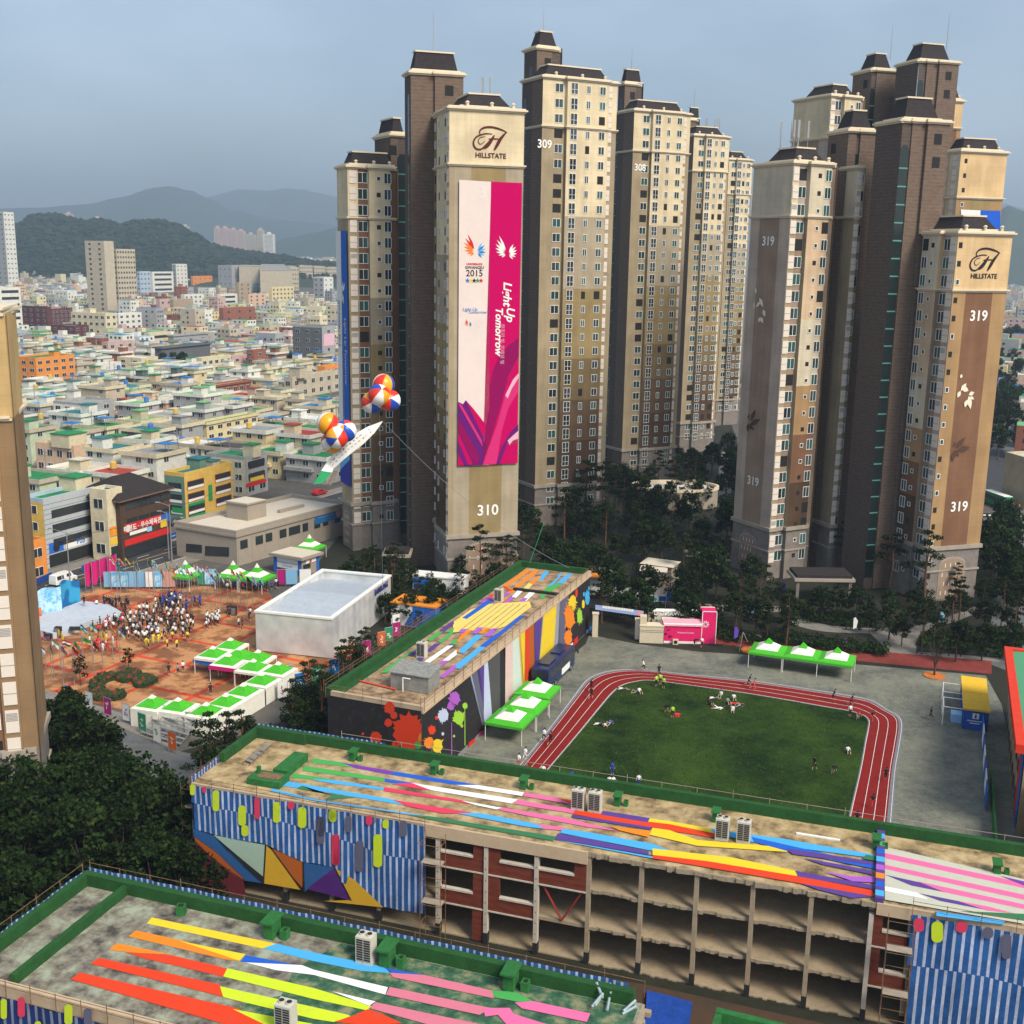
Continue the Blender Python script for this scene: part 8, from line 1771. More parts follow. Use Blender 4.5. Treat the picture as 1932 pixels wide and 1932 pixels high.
for i in range(1,6):
    for t in (.3,.6):
        for k in range(3):
            s=k/3+.05; p=top[i].lerp(top[i+1],s).lerp(bot[i].lerp(bot[i+1],s),t); q=top[i].lerp(top[i+1],s+.22).lerp(bot[i].lerp(bot[i+1],s+.22),t); dn=(bot[i]-top[i]).normalized()*rf.uniform(.06,.2); q=p.lerp(q,rf.uniform(.4,1)); o_=Vector((0,-.05,0)); b.poly([tuple(p-P1+o_),tuple(p+dn-P1+o_),tuple(q+dn-P1+o_),tuple(q-P1+o_)],2)
b.build('cloth',[m_white,mat('banner_green2',(.02,.28,.10)),m_inner],r)
gA=G('t2',325,1560,6.5); wire(tuple(c1),(gA.x,gA.y,6.6),1.5,.035,m_steel,'tether_line','thin tether line from the upper balloons down to the silver pavilion','rope')
gB=G('am',1430,452,9.5); gC=G('am',1600,580,9.6); wire(tuple(P0),(gC.x,gC.y,9.8),2,.035,m_steel,'tether_line','thin tether line from the banner tip past the 310 tower to the black block roof','rope')
gD=G('am',1340,530,10.3); wire((gB.x,gB.y,14),(gD.x,gD.y,10),.1,.035,mg,'guy_line','green guy line above the far end of the black block roof','rope')
# ================= banner on tower 310 and on the left tower
FR['bn']=(1060,400,.3832)
A=T310[0]; W=Wall(A,18,.28); mpw=mat('banner_cream_pink',(.74,.62,.57),rough=1,spec=0,n=.03,sc=.2); mm1=mat('banner_hot_pink',(.52,.0,.10),rough=1,spec=0); mm2=mat('banner_dark_pink',(.26,.004,.09),rough=1,spec=0); mm3=mat('banner_plum',(.13,.012,.16),rough=1,spec=0); mm4=mat('banner_light_pink',(.62,.03,.17),rough=1,spec=0); mm5=mat('banner_pale_pink',(.78,.40,.50),rough=1,spec=0); mor2=mat('feather_orange',(.80,.20,.02)); mbl2=mat('feather_blue',(.01,.16,.45)); mlbl=mat('feather_light_blue',(.12,.42,.72)); mre=mat('feather_red',(.60,.015,.01))
q=lambda L:[W.sz('bn',*p) for p in L]
W.add(q([(86,1860),(280,1855),(282,1300),(292,90),(95,78)]),mpw,1); W.add(q([(240,1855),(455,1842),(486,98),(294,90)]),mm1,1)
W.add(q([(250,1720),(262,1605),(285,1480),(285,1370),(300,1280),(340,1180),(400,1110),(466,1060),(463,1180),(400,1300),(370,1420),(330,1560),(270,1760),(240,1852)]),mm2,2)
W.add(q([(240,1855),(330,1600),(380,1420),(430,1320),(466,1280),(463,1395),(400,1500),(360,1640),(325,1848)]),mm4,3); W.add(q([(380,1420),(430,1320),(466,1280),(464,1310),(420,1380),(395,1440)]),mm5,4)
W.add(q([(395,1700),(462,1640),(460,1705),(410,1740)]),mm5,4); W.add(q([(325,1848),(360,1740),(420,1640),(462,1600),(461,1650),(400,1700),(345,1848)]),mm3,3); W.add(q([(345,1846),(380,1760),(430,1700),(460,1690),(458,1842)]),mm1,4)
W.add(q([(87,1460),(118,1475),(135,1450),(180,1500),(262,1605),(245,1700),(265,1740),(240,1855),(86,1860)]),mm3,2)
W.add(q([(87,1470),(110,1480),(235,1700),(240,1740)]),mm4,3); W.add(q([(140,1460),(180,1500),(262,1605),(248,1690)]),mm1,3); W.add(q([(87,1560),(220,1800),(210,1850),(190,1852),(87,1640)]),mm2,3); W.add(q([(87,1650),(180,1850),(86,1858)]),mm1,4); W.add(q([(86,1700),(150,1852),(125,1855),(86,1780)]),mm3,5)
def feathers(cx,cy,k,cols,l=2,mono=None):
    # left wing of pointed feathers, right wing smaller
    for i,(a,L_,w_) in enumerate([(118,1.25,.16),(134,1.1,.17),(152,1.0,.17),(170,.92,.16),(190,.85,.15),(212,.75,.14),(236,.65,.13)]):
        ar=RD(a); p=(cx+math.cos(ar)*.18*k,cy+math.sin(ar)*.18*k); e=(cx-.05*k+math.cos(ar)*L_*k,cy+math.sin(ar)*L_*k+.15*k); petal(W,p,e,w_*k*.5,mono or cols[min(i//2,1)],l+.05*i)
    for i,(a,L_,w_) in enumerate([(62,.85,.15),(42,.82,.15),(22,.75,.15),(0,.7,.14),(-22,.65,.13),(-48,.58,.12)]):
        ar=RD(a); p=(cx+.12*k+math.cos(ar)*.12*k,cy-.1*k+math.sin(ar)*.12*k); e=(cx+.15*k+math.cos(ar)*L_*k,cy-.1*k+math.sin(ar)*L_*k); petal(W,p,e,w_*k*.5,mono or cols[2+i%2],l+.05*i)
c=W.sz('bn',195,520); feathers(c[0],c[1],2.1,[mre,mor2,mlbl,mbl2]); c=W.sz('bn',390,530); feathers(c[0],c[1],2.1,None,2,m_white)
blk=mat('print_black',(.012,.012,.015))
for t,x,y,s_ in (('UNIVERSIADE',189,609,.42),('GWANGJU',189,633,.62),('2015',189,679,1.4)): c=W.sz('bn',x,y); W.text(t,c[0],c[1],s_*1.05,blk if s_>.6 else mre,2,bold=.02)
for i,m_ in enumerate((mbl2,my,blk,mg,mre)):
    c=W.sz('bn',146+i*21,706); st=[(c[0]+math.cos(RD(90+36*j))*(.46 if j%2==0 else .19),c[1]+math.sin(RD(90+36*j))*(.46 if j%2==0 else .19)) for j in range(10)]; W.add(st,m_,2)
c=W.sz('bn',160,895); W.text('Light Up',c[0],c[1],.75,mbl2,2,shear=.3,bold=.01); c=W.sz('bn',205,912); W.text('Tomorrow',c[0],c[1],.72,mbl2,2,shear=.3,bold=.01)
c=W.sz('bn',152,978); k_=.55
feathers(c[0],c[1],.7,[mre,mor2,mbl2,mbl2]); c=W.sz('bn',215,975)
W.text('*',c[0],c[1],1,m_inner,2) if False else [W.add(disc(c[0]+math.cos(i)*.5,c[1]+math.sin(i)*.5,.07,5),mat('print_grey',(.4,.38,.38)),2) for i in range(6)]
# vertical lettering, turned a quarter clockwise
c=W.sz('bn',372,712); W.text('Light',c[0],c[1],2.0,m_white,3,rot=-math.pi/2,shear=.25,bold=.05,align='LEFT')
c=W.sz('bn',391,870); W.text('Up',c[0],c[1],2.0,m_white,3,rot=-math.pi/2,shear=.25,bold=.05,align='LEFT')
c=W.sz('bn',323,870); W.text('Tomorrow',c[0],c[1],1.75,m_white,3,rot=-math.pi/2,shear=.25,bold=.05,align='LEFT')
c=W.sz('bn',362,975); W.text('창조의 빛, 미래의 빛',c[0]-.2,c[1],.8,mm5,3,rot=-math.pi/2,align='LEFT')
c=W.sz('bn',262,150); W.text('3',c[0]-.5,c[1]-1,2.6,mat('faint_print',(.80,.67,.62)),2,bold=.03)
W.out=.28; o=W.build('building_banner'); tag(o,'huge white and pink event banner down the blank end of the 310 tower','banner')
W=Wall(TL[3],-62,.25); mbl3=mat('banner_blue3',(.01,.12,.50)); q=lambda L:[W.sz(*p) for p in L]
W.add(q([('t1',62,1335),('t1',92,1333),('t2',118,840),('t2',88,905)]),m_white,1); W.add(q([('t1',90,1333),('t1',123,1332),('t2',150,1000),('t2',118,985),('t2',104,600)]),mbl3,1); W.add(q([('t2',85,820),('t2',145,840),('t2',150,1000),('t2',90,965)]),mat('banner_indigo',(.02,.03,.30)),2); W.add(q([('t2',84,700),('t2',110,640),('t2',146,840),('t2',88,900)]),mlbl,3)
c=W.sz('t2',112,20); W.text('Light Up Tomorrow',c[0],c[1],1.5,m_white,3,rot=-math.pi/2,shear=.25,align='LEFT'); c=W.sz('t1',78,1730); W.text('GWANGJU 2015',c[0],c[1],1.2,blk,3,rot=-math.pi/2,align='LEFT')
mono=m_white; c=W.sz('t1',106,1690)
for i in range(7): a=RD(60+i*35); petal(W,(c[0]+math.cos(a)*.3,c[1]+math.sin(a)*.3),(c[0]+math.cos(a)*1.8,c[1]+math.sin(a)*2.2),.25,m_white,3)
o=W.build('building_banner'); tag(o,'narrow white and blue banner on the side wall of the left tower','banner')
# ================= trees
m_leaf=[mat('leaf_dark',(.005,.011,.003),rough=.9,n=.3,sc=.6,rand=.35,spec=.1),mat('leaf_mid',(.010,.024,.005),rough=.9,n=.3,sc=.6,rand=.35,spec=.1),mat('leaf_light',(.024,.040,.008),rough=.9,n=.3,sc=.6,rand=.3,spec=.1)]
m_pine=[mat('needle_dark',(.008,.016,.005),rough=.95,rand=.3,spec=.1),mat('needle_mid',(.018,.030,.009),rough=.95,rand=.3,spec=.1)]
m_bark=mat('bark_grey_brown',(.07,.05,.035),n=.3,sc=3); m_pbark=mat('bark_red_brown',(.13,.055,.03),n=.35,sc=2.5)
def leafq(b,c,s,r,mi,flat=.5):
    n=Vector((r.gauss(0,1)*flat,r.gauss(0,1)*flat,r.uniform(.2,1))).normalized(); a=n.orthogonal().normalized(); q=Vector(n).cross(a); t=r.uniform(0,6.28); a,q=a*math.cos(t)+q*math.sin(t),q*math.cos(t)-a*math.sin(t)
    k=s*r.uniform(.6,1.3); b.poly([c-a*k,c-q*k*.55,c+a*k,c+q*k*.6],mi)
def crown(kind,sd,H,R_):
    r=random.Random(sd); b=MB(); t=MB(); cl=[]
    if kind=='broad':
        t.tube((0,0,0),(.1,0,H*.38),.2,.14,7); n=15
        for i in range(n):
            a=i*2.4+r.uniform(-.5,.5); u=(i+.5)/n; z=H*(.40+.52*u); rr=R_*(1-.55*abs(u-.35)**1.3)*r.uniform(.35,.95)*(1 if u<.8 else .4); cl.append((Vector((rr*math.cos(a),rr*math.sin(a),z)),R_*r.uniform(.26,.46),.75))
        for c,_,_ in cl[::2]: t.tube((.1,0,H*.34),tuple(c-Vector((0,0,.3))),.09,.02,5)
        N=78; ls=.30
    elif kind=='pine':
        t.tube((0,0,0),(.25,.1,H*.5),.2,.15,7); t.tube((.25,.1,H*.5),(.0,-.15,H*.93),.15,.05,6); n=9
        for i in range(n):
            a=i*2.4+r.uniform(-.6,.6); u=(i+.5)/n; z=H*(.50+.48*u); rr=R_*(1.05-.8*u)*r.uniform(.5,1); c=Vector((rr*math.cos(a),rr*math.sin(a),z)); cl.append((c,R_*r.uniform(.34,.5)*(1.1-.4*u),.30)); t.tube((.12,0,z-.6),tuple(c-Vector((0,0,.1))),.06,.02,5)
        N=85; ls=.24
    else:
        t.tube((0,0,0),(0,0,H*.75),.09,.04,6); n=9
        for i in range(n):
            a=i*2.4; u=(i+.5)/n; c=Vector((R_*(1-.6*u)*.7*math.cos(a),R_*(1-.6*u)*.7*math.sin(a),H*(.36+.6*u))); cl.append((c,R_*.36,.8)); t.tube((0,0,H*(.3+.4*u)),tuple(c),.04,.012,4)
        N=40; ls=.22
    for c,rad,sq in cl:
        for i in range(N):
            v=Vector((r.gauss(0,1),r.gauss(0,1),r.gauss(0,1))).normalized()*rad*r.random()**.4; v.z*=sq
            mi=0 if v.z<-.1*rad*sq else (1 if r.random()<.75 else (2 if kind!='pine' else 1)); leafq(b,c+v,ls,r,mi,.8 if kind!='pine' else .6)  # shade painted in: undersides of clumps take the darkest leaf colour
    return b,t
TREES={}
for nm,kind,sd,H,R_ in (('broadleaf_tree','broad',1,8,3.0),('broadleaf_tree','broad',2,9,3.3),('broadleaf_tree','broad',3,7,2.7),('pine_tree','pine',4,12,2.9),('pine_tree','pine',5,10.5,3.1),('pine_tree','pine',6,13,2.7),('young_tree','young',7,5.5,1.6),('young_tree','young',8,6.3,1.8)):
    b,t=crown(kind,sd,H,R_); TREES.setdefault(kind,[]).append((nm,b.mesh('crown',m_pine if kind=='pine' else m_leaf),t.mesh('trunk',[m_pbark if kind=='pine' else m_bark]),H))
for q in ([BA.w(0,0),BA.w(LA,0),BA.w(LA,11.3),BA.w(0,11.3)],[BB.w(0,-2),BB.w(LB,-2),BB.w(LB,12),BB.w(-1.5,12)],[BC.w(-1.5,-1),BC.w(LC,-1),BC.w(LC,DC),BC.w(-1.5,DC)],[SVC[0],SVC[1],SVC[2],SVC[0]+(SVC[2]-SVC[1])],[Lc,C,Rc,Lc+(Rc-C)]): FOOT.append([Vector(p) for p in q])
FT=[offs(f,.9) for f in FOOT]
tr=random.Random(5); TPOS=[]
def tree(kind,x,y,label,grp,s=1.0):
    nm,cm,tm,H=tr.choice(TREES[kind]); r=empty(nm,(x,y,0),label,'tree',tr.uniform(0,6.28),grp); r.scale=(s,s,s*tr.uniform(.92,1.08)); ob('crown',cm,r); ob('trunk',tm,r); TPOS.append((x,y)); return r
def grove(poly,n,kinds,label,grp,s=(.8,1.15),dmin=3.6,hz=4.5):
    P=[tuple(G('F',*q,hz)[:2]) for q in poly]; xs=[p[0] for p in P]; ys=[p[1] for p in P]; k=0; tries=0
    while k<n and tries<6000:
        tries+=1; p=(tr.uniform(min(xs),max(xs)),tr.uniform(min(ys),max(ys)))
        if not inside(p,P) or any((p[0]-a)**2+(p[1]-c)**2<dmin**2 for a,c in TPOS) or any(inside(p,f) for f in FT): continue
        kd=tr.choice(kinds); tree(kd,p[0],p[1],label[kd],grp,tr.uniform(*s)); k+=1
LB_=lambda w:{'broad':'dark leafy tree '+w,'pine':'tall pine with flat foliage pads '+w,'young':'slender young tree '+w}
grove([(85,1400),(130,1360),(170,1400),(205,1450),(250,1500),(300,1540),(372,1570),(375,1680),(160,1640),(0,1760),(-120,1800),(-60,1540)],110,['broad'],LB_('in the dark grove below the near tower'),'trees of the dark grove below the near tower',(.72,.95),2.3,2.5)
grove([(380,1500),(415,1460),(480,1430),(500,1395),(460,1400),(385,1445)],7,['broad','pine'],LB_('at the back corner of the half stripped block'),'trees at the back of the half stripped block',(.6,.8),2,3)
grove([(540,1360),(580,1320),(640,1270),(690,1230),(690,1240),(625,1300),(600,1395),(530,1392)],22,['broad','broad','pine'],LB_('between the plaza tents and the black block'),'trees between the plaza and the school blocks',(.5,.72),2.2,2.5)
grove([(585,1010),(640,1000),(660,1050),(760,1070),(850,1085),(985,1060),(1000,1085),(900,1120),(850,1130),(760,1180),(700,1120),(600,1075)],34,['broad','pine','young','young'],LB_('at the foot of the 310 tower'),'trees at the foot of the 310 tower',(.5,.75),2.7,3)
grove([(990,880),(1130,870),(1290,850),(1390,830),(1385,1010),(1400,1080),(1330,1130),(1120,1120),(1000,1040),(985,960)],95,['pine','broad','broad','broad'],LB_('in the dark park between the 310 and 319 towers'),'trees in the park between the towers',(.72,1.0),3.0,4)
grove([(1120,1120),(1330,1130),(1400,1075),(1480,1110),(1500,1170),(1460,1205),(1330,1195),(1240,1170),(1130,1150)],34,['young','young','broad','pine'],LB_('in the garden left of the 319 entrance'),'garden trees before the 319 tower',(.5,.8),2.7,3)
grove([(1500,1130),(1640,1120),(1850,1090),(1925,1110),(1932,1215),(1860,1225),(1740,1215),(1720,1185),(1500,1165)],38,['young','broad','broad','pine'],LB_('in the garden right of the 319 entrance'),'garden trees before the 319 tower',(.5,.75),2.7,3)
grove([(1865,1010),(1905,990),(1925,1100),(1932,1230),(1880,1120)],14,['broad'],LB_('behind the right corner of the 319 tower'),'trees at the right edge',(.9,1.2),3,4)
grove([(1875,760),(1925,740),(1932,840),(1905,830),(1870,900)],14,['broad'],LB_('along the far avenue at the right edge'),'trees along the far avenue',(1,1.3),5,4)
grove([(1880,640),(1932,620),(1932,720),(1885,740)],26,['broad'],LB_('far behind the right corner of the 319 tower'),'trees far behind the 319 tower',(1.2,1.6),8,5)
for fr,x,y,k,s,l in [('am',1012,735,'pine',.9,'in front of the number 310, left one of two'),('am',1180,680,'pine',.9,'in front of the number 310, right one of two'),('am',1290,640,'pine',.85,'right of the 310 tower corner'),('am',880,690,'young',1.1,'at the left corner of the 310 tower'),('r2',1000,1340,'pine',.9,'by the 319 entrance, left one'),('r2',1230,1440,'pine',1.05,'by the 319 entrance, middle one with wooden props'),('r2',1150,1350,'pine',1.1,'in front of the big 319 shaft'),('r2',1410,1510,'pine',1.05,'with a prop, near the number 319'),('t2',1500,1230,'pine',1.15,'before the 309 tower base, right one'),('t2',1290,1200,'pine',1.1,'before the 309 tower base, left one'),('t2',1580,1250,'pine',1.2,'between the 309 and 308 towers'),('r2',545,1670,'broad',.8,'behind the left green tent, with a mulch bed'),('r2',1475,1760,'young',1.0,'standing over the red path near the ring path'),
  ('r2',850,1575,'young',1,'on the ring path lawn, left'),('r2',960,1560,'young',1.1,'on the ring path lawn, middle'),('pl',438,1340,'young',.7,'bare stemmed, inside the plaza by the blue banner'),('pl',700,1260,'young',.6,'inside the flower mound'),
  ('ct',995,1085,'broad',1.15,'dark pointed, in the low-rise quarter'),('ct',945,1085,'broad',.9,'in the low-rise quarter beside the dark pointed one'),('ct',885,1085,'broad',.8,'at the white porch house'),('ct',1585,1110,'broad',1.2,'tall dark, left of the dark grey modern block'),('ct',1520,1030,'broad',1,'in the parking yard left of the dark grey modern block'),('ct',800,1045,'broad',.6,'small, before the pinkish brown block')]:
    g=G(fr,x,y); tree(k,g.x,g.y,{'pine':'pine tree ','broad':'leafy tree ','young':'young thin tree '}[k]+l,None,s)
# bare limbed yard tree
g=G('r2',1465,1858); r=empty('bare_tree',(g.x,g.y,0),'small tree with many bare limbs and sparse leaves by the yellow booth','tree'); b=MB(); rr=random.Random(3); b.tube((0,0,0),(0,0,1.4),.16,.12,7); cb=MB()
for i in range(8):
    a=i*.8; p=Vector((.5*math.cos(a),.5*math.sin(a),3)); q=Vector((1.5*math.cos(a),1.5*math.sin(a),5+rr.random())); b.tube((0,0,1.2),p,.07,.05,5); b.tube(p,q,.05,.02,5)
    for k in range(45): leafq(cb,q+Vector((rr.gauss(0,.6),rr.gauss(0,.6),rr.gauss(-.3,.8))),.18,rr,rr.choice((0,1,2)))
b.build('trunk',[m_bark],r); cb.build('crown',m_leaf,r)
for fr,x,y in (('r2',1215,1560),('r2',1395,1565),('r2',480,1720)):
    g=G(fr,x,y); r=empty('tree_prop',(g.x,g.y,0),{1215:'wooden tripod prop on the ring path lawn',1395:'wooden tripod prop before the propped pine',480:'wooden tripod prop left of the green tents'}[x],'tree prop'); 
    for a in (0,2.1,4.2): b=MB(); b.tube((math.cos(a)*1.3,math.sin(a)*1.3,0),(0,0,2.6),.05,.04,5); b.build('pole',[m_dtrim],r)
# hedges and shrubs
def shrubs(poly,n,label,s=(.5,1.0),hz=.5):
    P=[tuple(G('F',*q,hz)[:2]) for q in poly]; O=Vector(P[0]); xs=[p[0] for p in P]; ys=[p[1] for p in P]; k=0; b=MB(); tries=0
    while k<n and tries<9000:
        tries+=1; p=(tr.uniform(min(xs),max(xs)),tr.uniform(min(ys),max(ys)))
        if not inside(p,P) or any(inside(p,f) for f in FT): continue
        k+=1; R_=tr.uniform(*s); c=Vector((p[0]-O.x,p[1]-O.y,R_*.5))
        for i in range(26): v=Vector((tr.gauss(0,1),tr.gauss(0,1),abs(tr.gauss(0,1)))).normalized()*R_*tr.uniform(.6,1); leafq(b,c+v,.22,tr,tr.choice((0,1,1,2)))
    o=b.build('shrubbery',m_leaf); o.location=(O.x,O.y,0); tag(o,label,'shrubs',kind='stuff')
shrubs([(1385,1110),(1490,1135),(1520,1170),(1600,1185),(1720,1190),(1650,1160),(1530,1150),(1500,1120)],170,'low dark shrubs inside the ring path before the 319 tower')
shrubs([(1480,1190),(1560,1205),(1680,1215),(1670,1235),(1540,1220),(1440,1205)],200,'low shrub bed between the ring path and the fence')
shrubs([(1735,1215),(1870,1235),(1925,1245),(1925,1180),(1850,1190),(1750,1195)],240,'dense shrub bed right of the forecourt')
shrubs([(1170,1140),(1300,1150),(1400,1195),(1480,1205),(1440,1215),(1320,1200),(1200,1165)],200,'shrubs behind the pink booth and the fence')
shrubs([(590,1060),(700,1085),(850,1095),(960,1080),(940,1120),(780,1140),(640,1100)],260,'dark shrubs along the foot of the 310 tower')
shrubs([(90,1420),(160,1400),(300,1540),(372,1640),(160,1620),(0,1720),(0,1500)],420,'undergrowth of the dark grove below the near tower',(.8,1.5))
shrubs([(990,960),(1390,900),(1400,1090),(1300,1130),(1010,1060)],420,'undergrowth of the park between the towers',(.7,1.3))
# ================= people
m_skin=mat('skin',(.50,.30,.20)); m_hair=mat('black_hair',(.012,.010,.010))
CL={k:mat('cloth_'+k.replace(' ','_'),v) for k,v in {'white':(.75,.75,.73),'black':(.018,.018,.02),'red':(.6,.03,.03),'blue':(.02,.06,.35),'yellow':(.75,.62,.03),'lime':(.35,.70,.04),'grey':(.25,.25,.26),'orange red':(.72,.10,.03),'navy':(.015,.02,.08)}.items()}
PO={ # joints: pelvis chest neck head | shoulder elbow hand (L,R) | hip knee ankle toe (L,R)
'stand':[(0,0,.95),(0,0,1.38),(0,0,1.5),(0,-.02,1.66),(-.19,0,1.42),(-.25,.02,1.14),(-.24,-.06,.9),(.19,0,1.42),(.25,.02,1.14),(.24,-.06,.9),(-.1,0,.9),(-.11,-.01,.5),(-.11,.02,.09),(-.12,-.16,.04),(.1,0,.9),(.11,-.01,.5),(.11,.02,.09),(.12,-.16,.04)],
'run':[(0,0,.93),(0,-.12,1.36),(0,-.16,1.48),(0,-.22,1.63),(-.19,-.12,1.38),(-.27,.1,1.18),(-.2,-.12,1.05),(.19,-.12,1.38),(.26,-.22,1.14),(.15,-.42,1.25),(-.1,0,.9),(-.11,-.3,.62),(-.11,-.14,.24),(-.12,-.3,.2),(.1,0,.9),(.11,.16,.5),(.11,.5,.34),(.12,.58,.22)],
'walk':[(0,0,.94),(0,-.03,1.38),(0,-.04,1.5),(0,-.07,1.66),(-.19,-.02,1.42),(-.25,.14,1.16),(-.23,.12,.92),(.19,-.02,1.42),(.25,-.12,1.16),(.22,-.26,.96),(-.1,0,.9),(-.11,-.16,.5),(-.11,-.22,.1),(-.12,-.38,.06),(.1,0,.9),(.11,.1,.5),(.11,.3,.14),(.12,.2,.04)],
'sit':[(0,.1,.16),(0,.16,.58),(0,.14,.7),(0,.1,.86),(-.19,.16,.62),(-.26,.3,.36),(-.24,.36,.1),(.19,.16,.62),(.26,-.0,.4),(.16,-.25,.42),(-.1,.05,.14),(-.14,-.32,.42),(-.14,-.52,.08),(-.14,-.66,.04),(.1,.05,.14),(.16,-.34,.38),(.18,-.6,.08),(.18,-.74,.04)],
'lie':[(0,0,.14),(0,.44,.16),(0,.56,.16),(0,.72,.17),(-.2,.46,.15),(-.42,.6,.1),(-.2,.8,.1),(.2,.46,.15),(.42,.3,.1),(.4,.06,.08),(-.1,-.04,.13),(-.12,-.38,.42),(-.12,-.62,.08),(-.12,-.76,.05),(.1,-.04,.13),(.2,-.46,.12),(.22,-.86,.09),(.24,-.96,.14)],
'bend':[(0,.1,.88),(0,-.26,1.12),(0,-.36,1.14),(0,-.5,1.12),(-.18,-.26,1.1),(-.2,-.34,.8),(-.16,-.42,.56),(.18,-.26,1.1),(.2,-.34,.8),(.16,-.42,.56),(-.12,.08,.84),(-.14,-.04,.47),(-.14,.06,.09),(-.15,-.12,.04),(.12,.08,.84),(.14,-.04,.47),(.14,.06,.09),(.15,-.12,.04)]}
ED=[(0,1),(1,2),(2,3),(1,4),(4,5),(5,6),(1,7),(7,8),(8,9),(0,10),(10,11),(11,12),(12,13),(0,14),(14,15),(15,16),(16,17)]
RA=[.15,.16,.055,.095,.07,.05,.035,.07,.05,.035,.1,.065,.042,.04,.1,.065,.042,.04]
SEG=[1,1,0,1,1,0,1,1,0,2,2,4,3,2,2,4,3]
def body(pose):
    J=PO[pose]; me=bpy.data.meshes.new('p'); me.from_pydata([tuple(j) for j in J],ED,[]); o=bpy.data.objects.new('p',me); COL.objects.link(o)
    md=o.modifiers.new('s','SKIN'); me.skin_vertices if me.skin_vertices else me.attributes
    if not me.skin_vertices:
        bpy.context.view_layer.objects.active=o; bpy.ops.mesh.customdata_skin_add()
    sv=me.skin_vertices[0].data
    for v,r_ in zip(sv,RA): v.radius=(r_,r_*.8)
    sv[0].use_root=True; o.modifiers.new('u','SUBSURF').levels=1; o.modifiers['u'].render_levels=1
    dg=bpy.context.evaluated_depsgraph_get(); dg.update(); out=bpy.data.meshes.new_from_object(o.evaluated_get(dg)); bpy.data.objects.remove(o)
    for m in (m_skin,CL['white'],CL['black'],m_black,m_skin): out.materials.append(m)
    JV=[Vector(j) for j in J]; mi=[]
    for p in out.polygons:
        c=p.center; best=(9,0)
        for (a,b_),sg in zip(ED,SEG):
            d=JV[b_]-JV[a]; t=max(0,min(1,(c-JV[a]).dot(d)/d.dot(d))); k=(c-(JV[a]+d*t)).length-RA[a]*.4
            if k<best[0]: best=(k,sg if not(sg==1 and (a,b_)==(0,1) and t<.25) else 2)
        mi.append(best[1])
    out.polygons.foreach_set('material_index',mi); out.polygons.foreach_set('use_smooth',[True]*len(mi)); out.name='person'
    h=MB(); blob(h,JV[3]+(JV[3]-JV[2])*.35+Vector((0,.025,0)),.115,3,0,1.0); hm=h.mesh('hair',[m_hair]); return out,hm
BODY={k:body(k) for k in PO}
def person(x,y,pose,rz,shirt,pants,label,grp=None,s=1.0,z=0,legs='skin'):
    me,hm=BODY[pose]; o=ob('person',me,None,(x,y,z),rz,scale=(s,s,s)); tag(o,label,'person',grp)
    for i,m in ((1,CL[shirt]),(2,CL[pants]),(4,m_skin if legs=='skin' else CL[pants])): o.material_slots[i].link='OBJECT'; o.material_slots[i].material=m
    ob('hair',hm,o); return o
fa=lambda fr,x,y:G(fr,x,y)
